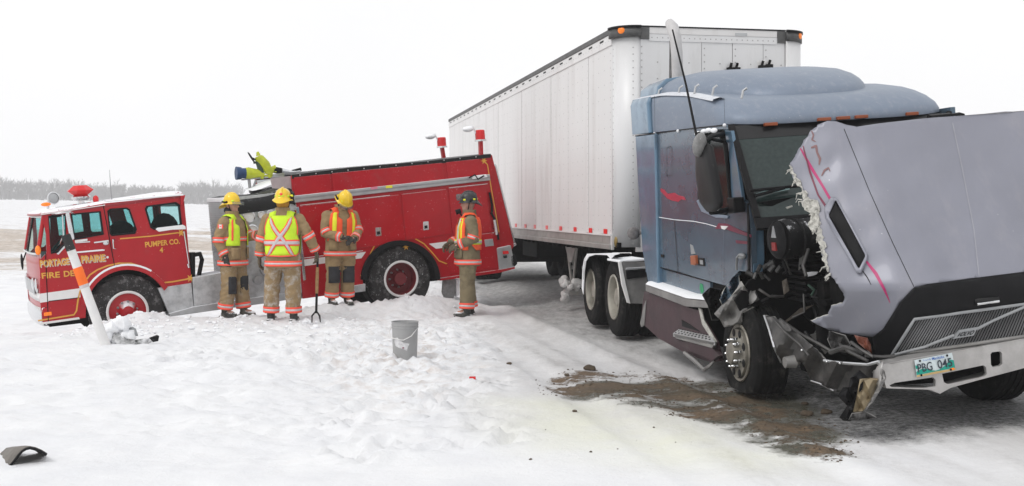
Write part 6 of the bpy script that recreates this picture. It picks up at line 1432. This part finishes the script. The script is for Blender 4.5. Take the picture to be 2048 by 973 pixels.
    mb = MB()
    if visor == 'up':
        mb.grid([[hp((.125*math.cos(t), -.02+.150*math.sin(t)*q, z_)) for t in np.linspace(-math.pi*.82, -math.pi*.18, 12)] for z_, q in ((.20, 1.02), (.25, 1.12), (.30, 1.05))])
    else:
        mb.grid([[hp((.150*math.cos(t), -.01+.175*math.sin(t)*q, z_)) for t in np.linspace(-math.pi*.85, -math.pi*.15, 12)] for z_, q in ((.198, .93), (.175, 1.02), (.148, 1.05))])
    if visor != 'none': mb.build('face_shield', m_visor, he, smooth=70, solid=.002)
    mb = MB(); mb.tube([hp((-.11, .03, .17)), hp((-.13, .05, .19)), hp((-.13, .09, .20))], .014, 6).ball(hp((-.12, .02, .19)), .022, 8, 6).ball(hp((.12, .02, .19)), .022, 8, 6); mb.build('shield_bracket', m_black, he, smooth=60)
    mb = MB(); mb.tube([hp((-.095, 0, .165)), hp((-.08, -.02, .07)), hp((0, -.045, .015)), hp((.08, -.02, .07)), hp((.095, 0, .165))], .008, 6); mb.build('chin_strap', m_black, he, smooth=60)
    mb = MB(); mb.grid([[neck+V((math.cos(t)*(.098+q), math.sin(t)*(.10+q)+.0, z_)) for t in [2*math.pi*k/24 for k in range(24)]] for z_, q in ((-.05, .02), (0, .01), (.055, .0), (.075, .006))], True); mb.build('collar', coat, P, smooth=70, solid=.012)
    for sx in (-1, 1): mb = MB(); mb.grid([[tor(-math.pi/2+sx*t, zz, .018) for t in (.35, .6, .85, 1.05)] for zz in (.86, .92, .98, 1.03)]); mb.build('coat_pocket', coat, P, smooth=60, solid=.02)
    return P, fr, tor, hp
back, frn = math.pi/2, -math.pi/2
X_back = [(back, [(-.62, 1.44), (.62, .92)], .085), (back, [(.62, 1.44), (-.62, .92)], .085), (back, [(-1.2, 1.09), (0, 1.09), (1.2, 1.09)], .085)]
# 1: left man, facing right, near arm down
p1, f1, t1_, h1 = person(466, 17.35, .0, math.radians(72), 'firefighter facing right in clear visor, red and white flag patch on his sleeve', 
    dict(r=((-.215, .02, 1.40), (-.265, .10, 1.13), (-.25, -.02, .92), (.02, -.25, -1), (-1, 0, 0), .8, 1), l=((.215, .0, 1.40), (.27, -.12, 1.18), (.16, -.34, 1.22), (-.3, -1, .2), (0, .2, 1), .9, -1)),
    legs=dict(l=((.10, 0, .93), (.13, -.05, .50), (.14, -.10, .09)), r=((-.10, 0, .93), (-.12, .0, .50), (-.12, .06, .09))), coat=m_tan, pants=m_tandu, H_=1.0, seed=1, hoodc=None,
    vest=dict(cloth=m_flime, trim=m_fred, chest=True, bottom=1.06, open=.35, wrap=1.45, stripes=[(back, [(-.6, 1.44), (.3, 1.16)], .06), (back, [(.6, 1.44), (-.3, 1.16)], .06)], edges=[(back, [(-1.0, 1.14), (-.95, 1.3), (-.9, 1.46)], .03, m_fyel), (frn, [(-.95, 1.14), (-.9, 1.3), (-.85, 1.46)], .03, m_fred)]))
fl = MB(); fl.grid([[V((-.215, .02, 1.40))+V((-.098, y, z)) for y in (-.045, .045)] for z in (-.08, -.02)]); fl.build('flag_patch', m_fred, p1)
fl = MB(); fl.grid([[V((-.215, .02, 1.40))+V((-.101, y, z)) for y in (-.022, .022)] for z in (-.08, -.02)]); fl.build('flag_patch_centre', m_white, p1)
fl = MB(); fl.add([V((-.318, .02+a*.016, 1.35+b*.018)) for a, b in ((0, 1), (.35, .4), (1, .4), (.6, -.2), (.5, -.7), (0, -.5), (-.5, -.7), (-.6, -.2), (-1, .4), (-.35, .4))], [tuple(range(10))]); fl.build('maple_leaf', m_fred, p1)
MB().ball(h1((0, .04, .07)), (.09, .085, .06)).build('dark_neck_scarf', m_knee, p1, smooth=80)
# 2: back to the camera, lime vest with cross, bar in his right hand
p2, f2, t2_, h2 = person(566, 16.75, .0, math.radians(180), 'firefighter seen from behind in lime vest with silver X, holding a bar',
    dict(r=((-.215, .0, 1.40), (-.36, -.02, 1.17), (-.435, -.10, .97), (-.25, -.3, -1), (-.9, 0, .1), 1.3, 1), l=((.215, .0, 1.40), (.30, .0, 1.13), (.33, -.02, .90), (.03, -.1, -1), (1, 0, 0), .7, -1)),
    legs=dict(l=((.105, 0, .93), (.16, -.06, .50), (.185, -.08, .09)), r=((-.105, 0, .93), (-.13, -.02, .50), (-.14, -.04, .09))), pants=m_tansn, H_=1.045, seed=2, hoodc=m_hood_, visor='none', head=(.08, 0), knee=False, gl=m_glovt,
    vest=dict(cloth=m_flime, trim=m_fred, chest=False, bottom=.91, stripes=X_back, edges=[(back, [(-1.18, .95), (-.9, .915), (0, .905), (.9, .915), (1.18, .95)], .018, m_fred), (back, [(-.98, 1.2), (-.96, 1.45)], .02, m_fred), (back, [(.98, 1.2), (.96, 1.45)], .02, m_fred)]))
MB().ball(h2((0, .133, .23)), (.022, .012, .024), 10, 6).build('round_helmet_badge', m_fred, p2, smooth=60)
MB().ball(h2((-.135, .06, .215)), (.02, .035, .02), 10, 6).build('goggle_clip', m_fyel, p2, smooth=60)
# 3: three-quarter view, looking down at his hands
p3, f3, t3_, h3 = person(680, 18.0, .0, math.radians(28), 'firefighter in orange vest with yellow stripe looking down at his gloved hands',
    dict(r=((-.215, .0, 1.39), (-.27, -.06, 1.12), (-.06, -.29, 1.06), (1, -.35, .0), (0, -.3, 1), 1.2, 1), l=((.215, .0, 1.39), (.27, -.10, 1.15), (.13, -.31, 1.04), (-.8, -.5, -.2), (0, -.5, 1), 1.2, -1)),
    head=(.78, .15), H_=.985, seed=3, hoodc=m_hood_, lean=.12,
    vest=dict(cloth=m_forg, trim=m_fyel, chest=False, bottom=1.0, open=.10, stripes=[], edges=[(frn, [(-.62, 1.01), (-.58, 1.3), (-.62, 1.45)], .06, m_fyel), (frn, [(.62, 1.01), (.58, 1.3), (.62, 1.45)], .05, m_fyel), (back, [(-.6, 1.05), (-.6, 1.45)], .05, m_fyel), (back, [(.6, 1.05), (.6, 1.45)], .05, m_fyel)]))
# 4: right man, black helmet, facing left
p4, f4, t4_, h4 = person(936, 17.95, .0, math.radians(-82), 'firefighter in black helmet and orange vest facing left at the rear of the fire engine',
    dict(l=((.215, .02, 1.40), (.27, .07, 1.15), (.20, -.16, 1.06), (-.2, -.9, -.45), (.6, 0, .5), 1.0, -1), r=((-.215, .0, 1.40), (-.26, -.06, 1.14), (-.06, -.26, 1.08), (.3, -.8, -.5), (-.5, 0, .5), 1.0, 1)),
    legs=dict(l=((.10, 0, .93), (.11, -.02, .50), (.12, -.03, .09)), r=((-.10, 0, .93), (-.12, .0, .50), (-.13, .05, .09))), coat=m_tand, pants=m_tand, helmet='black', visor='up', head=(.06, 0), knee=False, gl=m_glovt, H_=1.045, seed=4,
    vest=dict(cloth=m_forg, trim=m_flime, chest=False, bottom=.98, open=.12, wrap=1.5, stripes=[(frn, [(-1.6, 1.10), (0, 1.10), (1.6, 1.10)], .07), (back, [(-1.6, 1.10), (0, 1.10), (1.6, 1.10)], .07), (frn, [(.62, 1.0), (.6, 1.2), (.62, 1.45)], .06)], edges=[(back, [(.7, 1.0), (.85, 1.3), (.9, 1.46)], .03, m_flime), (frn, [(.95, 1.12), (.92, 1.3), (.9, 1.46)], .025, m_fyel)]))
MB().tube([h4((0, -.125, .05)), h4((0, -.20, .03))], [.035, .04], 12).tube([h4((.0, -.15, .03)), h4((.02, -.10, -.05)), h4((.06, -.05, -.12))], .012, 8).build('radio_microphone', m_black, p4, smooth=60)
# ------------------------------------------------------------------ loose things
def gground(px, py):
    Y = FX*CH/(py-HY)
    for _ in range(6): x = (px-CX)/FX*Y; z = gz(x, Y); Y = FX*(CH-z)/(py-HY)
    return V(((px-CX)/FX*Y, Y, gz((px-CX)/FX*Y, Y)))
# pry bar with wooden handle
m_wood = mat('worn_wood', (.30, .17, .07), .7, 0, .25, 20)
hw = f2.M @ V((-.46, -.14, .90)); g0 = gground(632, 640); fb = wframe((g0.x, g0.y, g0.z))
bar = thing('pry_bar', fb, 'long forked bar with a wooden grip standing in the snow under a gloved hand', 'tool')
top = hw-g0; l_ = lambda t: top*t
MB().tube([l_(1.04), l_(.80)], .017, 8).tube([l_(.42), l_(.12)], .018, 8).build('steel_shaft', m_black, bar, smooth=60)
MB().tube([l_(.82), l_(.62), l_(.42)], [.022, .026, .022], 10).build('wooden_grip', m_wood, bar, smooth=60)
MB().tube([l_(.16), l_(.08)+V((-.06, 0, 0)), V((.02, -.45, .03))], [.012, .012, .008], 6).tube([l_(.16), l_(.08)+V((.05, 0, 0)), V((.13, -.40, .03))], [.012, .014, .008], 6).build('fork', m_black, bar, smooth=60)
# bucket
g = gground(810, 717); fb = wframe((g.x, g.y, g.z-.03)); bk = thing('bucket', fb, 'grey plastic pail with a white label and wire handle sitting in the snow', 'bucket')
s_ = g.y/FX; rt_, rb_, hh = 27*s_, 23.5*s_, 73*s_+.03
m_pail = mat('grey_pail_plastic', (.34, .34, .34), .45, 0, .05)
MB().lathe([(.001, .0), (rb_, 0), (rb_+.002, .01), (rt_-.006, hh-.07), (rt_, hh-.07), (rt_, hh-.06), (rt_-.004, hh-.055), (rt_-.004, hh-.045), (rt_+.001, hh-.043), (rt_+.001, hh-.033), (rt_-.003, hh-.03), (rt_-.002, hh-.008), (rt_+.003, hh-.006), (rt_+.003, hh), (rt_-.004, hh), (rt_-.010, hh-.02), (rb_-.004, .01), (.001, .008)], (0, 0, 0), (0, 0, 1), 40).build('pail', m_pail, bk, smooth=30)
MB().tube([(-rt_-.004, 0, hh-.06), (-rt_-.02, -.02, hh-.10), (-rt_-.01, -.08, hh-.17), (-.03, -rt_-.006, hh-.19), (.0, -rt_-.008, hh-.19), (.08, -rt_*.86-.008, hh-.15), (rt_*.8, -rt_*.62, hh-.10), (rt_+.003, 0, hh-.055)], .0055, 6).build('wire_handle', m_white, bk, smooth=60)
mb = MB(); lab = [(-2.42, hh*.50), (-2.36, hh*.60), (-2.1, hh*.62), (-1.9, hh*.56), (-1.62, hh*.50), (-1.12, hh*.46), (-1.25, hh*.38), (-1.32, hh*.28), (-1.6, hh*.33), (-2.0, hh*.36), (-2.3, hh*.40)]
def cyl(a, z): r_ = rb_+(rt_-rb_)*z/hh+.002; return V((r_*math.cos(a), r_*math.sin(a), z))
vs_, fs_ = cdt(lab, (), .08); mb.add([cyl(a, z) for a, z in vs_], fs_); mb.build('torn_label', mat('torn_paper_label', (.66, .66, .67), .7, 0, .15, 30, dirt=(.35, .3, .34), damt=.3, dscale=25), bk, fixn=False, solid=.001)
MB().ball(cyl(-1.62, hh*.36)+V((0, -.004, 0)), (.012, .004, .008), 8, 5).build('label_print', mat('label_print', (.25, .08, .12), .7), bk)
# delineator post
g = gground(211, 692); fb = wframe((g.x, g.y, g.z)); ps = thing('marker_post', fb, 'leaning white marker post with orange band and black top by the fire engine cab', 'post')
tp_ = W(131, 470, g.y-.15)-g; w_ = .062
def seg(a, b, mt, name, e=0): MB().tube([tp_*a, tp_*b], [w_*(1-.12*a)+e, w_*(1-.12*b)+e], 10, sq=.55).build(name, mt, ps, smooth=50)
seg(-.05, .35, m_white, 'post_base'); seg(.35, .64, m_white, 'post_shaft') if 0 else None
seg(.34, .995, m_white, 'post_shaft', -.001); seg(.55, .705, mat('orange_reflective_band', (.95, .16, .01), .5, emit=.08), 'orange_band', .003); seg(.52, .55, m_silv, 'silver_band', .003); seg(.86, 1.0, mat('black_post_top', (.02, .02, .02), .7, fleck=.4), 'black_top', .003)
# debris by the post
g = gground(262, 690); fb = wframe((g.x, g.y, g.z)); db_ = thing('crash_debris', fb, 'snow covered torn grey panel lying beside the leaning marker post', 'debris')
q = lambda a, b, dy=0: W(a, b, g.y+dy)-g
def free(P_, name, mt, par, dy=0, jit=.02, st=6, fr_=fb, thick=.01):
    vs_, fs_ = cdt(P_, (), st); mb = MB(); mb.add([fr_.I @ W(x, y, fr_.M[1][3]+dy+random.uniform(-jit, jit)+(690-y)*.004) for x, y in vs_], fs_); return mb.build(name, mt, par, fixn=False, smooth=30, solid=thick)
free([(214,660),(222,670),(226,682),(236,690),(255,694),(290,690),(316,680),(318,672),(300,676),(270,680),(252,678),(240,668),(228,660)], 'torn_panel', mat('snowy_grey_panel', (.16, .165, .16), .7, 0, .4, 12, dirt=(.8, .8, .82), damt=.75, dscale=6), db_)
free([(250,658),(258,655),(266,654),(272,658),(276,671),(266,673),(256,672),(252,666)], 'grey_shard', m_grey, db_, .1)
free([(298,676),(314,670),(318,672),(316,682),(306,684)], 'black_shard', m_black, db_, -.1)
rr = random.Random(12); mb = MB()
for k in range(26):
    m2 = MB(); c = q(rr.uniform(218, 262), rr.uniform(648, 676), .1+rr.uniform(0, .2)); m2.ball(c, rr.uniform(.03, .10), 10, 7); mb.add([V(v)+(V(v)-c)*.7*noise.noise(V(v)*14) for v in m2.v], m2.f)
mb.build('snow_lumps', m_snow, db_, smooth=70, kind='stuff')
# curved fragment, bottom left
g = gground(30, 928); fb = wframe((g.x, g.y, g.z)); cf = thing('curved_fragment', fb, 'arched brown grey mudguard fragment alone in the snow at the lower left', 'debris')
near = [(17,934),(26,924),(36,911),(44,902),(52,897),(60,895),(70,897),(82,902),(93,909)]
far_ = [(-14,926),(-4,915),(6,905),(14,898),(26,896),(40,896),(56,898),(70,902),(88,914)]
mb = MB(); mb.grid([[fb.I @ W(a, b, g.y-.05) for a, b in near], [fb.I @ W((a+c)/2, (b+d)/2-1.5, g.y+.12) for (a, b), (c, d) in zip(near, far_)], [fb.I @ W(a, b, g.y+.3) for a, b in far_]]); mb.build('fragment_shell', mat('muddy_fragment', (.17, .155, .14), .7, 0, .25, 10, dirt=(.45, .43, .4), damt=.3), cf, smooth=60, solid=.008)
mb = MB(); mb.tube([fb.I @ W(a, b+1.5, g.y-.055) for a, b in near], .009, 6); mb.build('fragment_rim', m_black, cf, smooth=60)
# small red plastic shard, dirt clods on the road
g = gground(945, 768); fb = wframe((g.x, g.y, g.z+.045)); rs_ = thing('red_shard', fb, 'small red plastic shard lying on the packed snow', 'debris')
MB().box((-.03, -.03, -.05), (.03, .02, .018)).box((-.02, -.03, .0), (.018, -.02, .006)).build('shard', m_redlens, rs_, bevel=.003)
m_clod = mat('brown_dirt_clod', (.10, .075, .052), .95, 0, .35, 14, bump=.8, bscale=50)
for i, (px, py, w_, lab) in enumerate(((1181,741,.062,'largest smooth brown clod at the far edge of the dirt patch'), (1018,729,.026,'small dark clod alone on the packed snow left of the dirt patch'), (1134,752,.024,'small clod just left of the dirt patch far edge'), (1651,828,.045,'brown clod right of the dirt patch near the dangling headlamp'), (1614,832,.046,'flat reddish clod beside the dirt patch in front of the flat tyre'), (1610,810,.03,'dark clod nearest the flat tyre on the grey slush'), (1150,824,.022,'small clod in the yellowed snow below the dirt patch'))):
    g = gground(px, py); fb = wframe((g.x, g.y, g.z)); t = thing('dirt_clod', fb, lab, 'dirt clod', 'clods of dirt on the road')
    mb = MB(); mb.ball((0, 0, w_*.35), (w_*1.1, w_*.9, w_*.55), 14, 9); mb.v = [tuple(V(v)*(1+.35*(noise.noise(V(v)*18+V((i*3, 0, 0)))))) for v in mb.v]; mb.build('clod', m_clod, t, smooth=70)
# gravel and crumbs in the dirt, snow crumbs: beyond counting
def crumbs(name, n, region, r0, r1, mt, seed, label):
    rr = random.Random(seed); mb = MB(); k = 0
    while k < n:
        px, py = region(rr)
        if px is None: continue
        g = gground(px, py) if 0 else None
        Y = FX*CH/(py-HY); x = (px-CX)/FX*Y; z = gz(x, Y); r_ = r0+(r1-r0)*rr.random()**3; k += 1
        b = len(mb.v); c = V((x, Y, z+r_*.1)); mb.ball(c, (r_*rr.uniform(.7, 1.3), r_*rr.uniform(.7, 1.3), r_*rr.uniform(.4, .8)), 6, 4)
        for i in range(b, len(mb.v)): v = V(mb.v[i]); mb.v[i] = tuple(v+(v-c)*rr.uniform(-.3, .35))
    o = mb.build(name, mt, kind='stuff', smooth=50 if 'snow' in name else 0); o['label'] = label; o['category'] = 'crumbs'
SP = [(1060,764),(1110,744),(1200,737),(1330,739),(1420,748),(1520,760),(1562,782),(1600,806),(1702,842),(1722,880),(1720,905),(1680,925),(1600,905),(1540,880),(1470,850),(1400,838),(1340,834),(1280,812),(1180,792),(1085,792)]
def rsand(rr):
    a, b = rr.uniform(1050, 1740), rr.uniform(735, 930); return (a, b) if inpoly(a, b, SP) or rr.random() < .010 else (None, None)
crumbs('dirt_crumbs', 1500, rsand, .002, .012, m_clod, 1, 'gravelly brown dirt crumbs spread over the road')
def rbank(rr):
    u = rr.random()
    if u < .45: return rr.gauss(800, 60), rr.gauss(604, 9)
    if u < .6: return rr.gauss(240, 60), rr.gauss(655, 10)
    if u < .9: return rr.uniform(150, 720), rr.gauss(648, 9)
    return rr.uniform(560, 900), rr.uniform(640, 700)
crumbs('snow_crumbs', 1500, rbank, .010, .050, m_snow, 2, 'broken snow lumps on the bank beside the fire engine')
# ------------------------------------------------------------------ blowing snow in the air
hz = MB(); hz.box((-1700, -600, -3), (1700, 2400, 34)); m_h = bpy.data.materials.new('snowy_air'); m_h.use_nodes = True
hn = m_h.node_tree; hn.nodes.remove(hn.nodes['Principled BSDF']); pv = hn.nodes.new('ShaderNodeVolumePrincipled'); pv.inputs['Color'].default_value = (.97, .97, .98, 1); pv.inputs['Density'].default_value = .0010; pv.inputs['Anisotropy'].default_value = 0
hn.links.new(pv.outputs[0], hn.nodes['Material Output'].inputs['Volume'])
ho = hz.build('haze', m_h, kind='stuff'); ho['label'] = 'pale blowing snow haze'
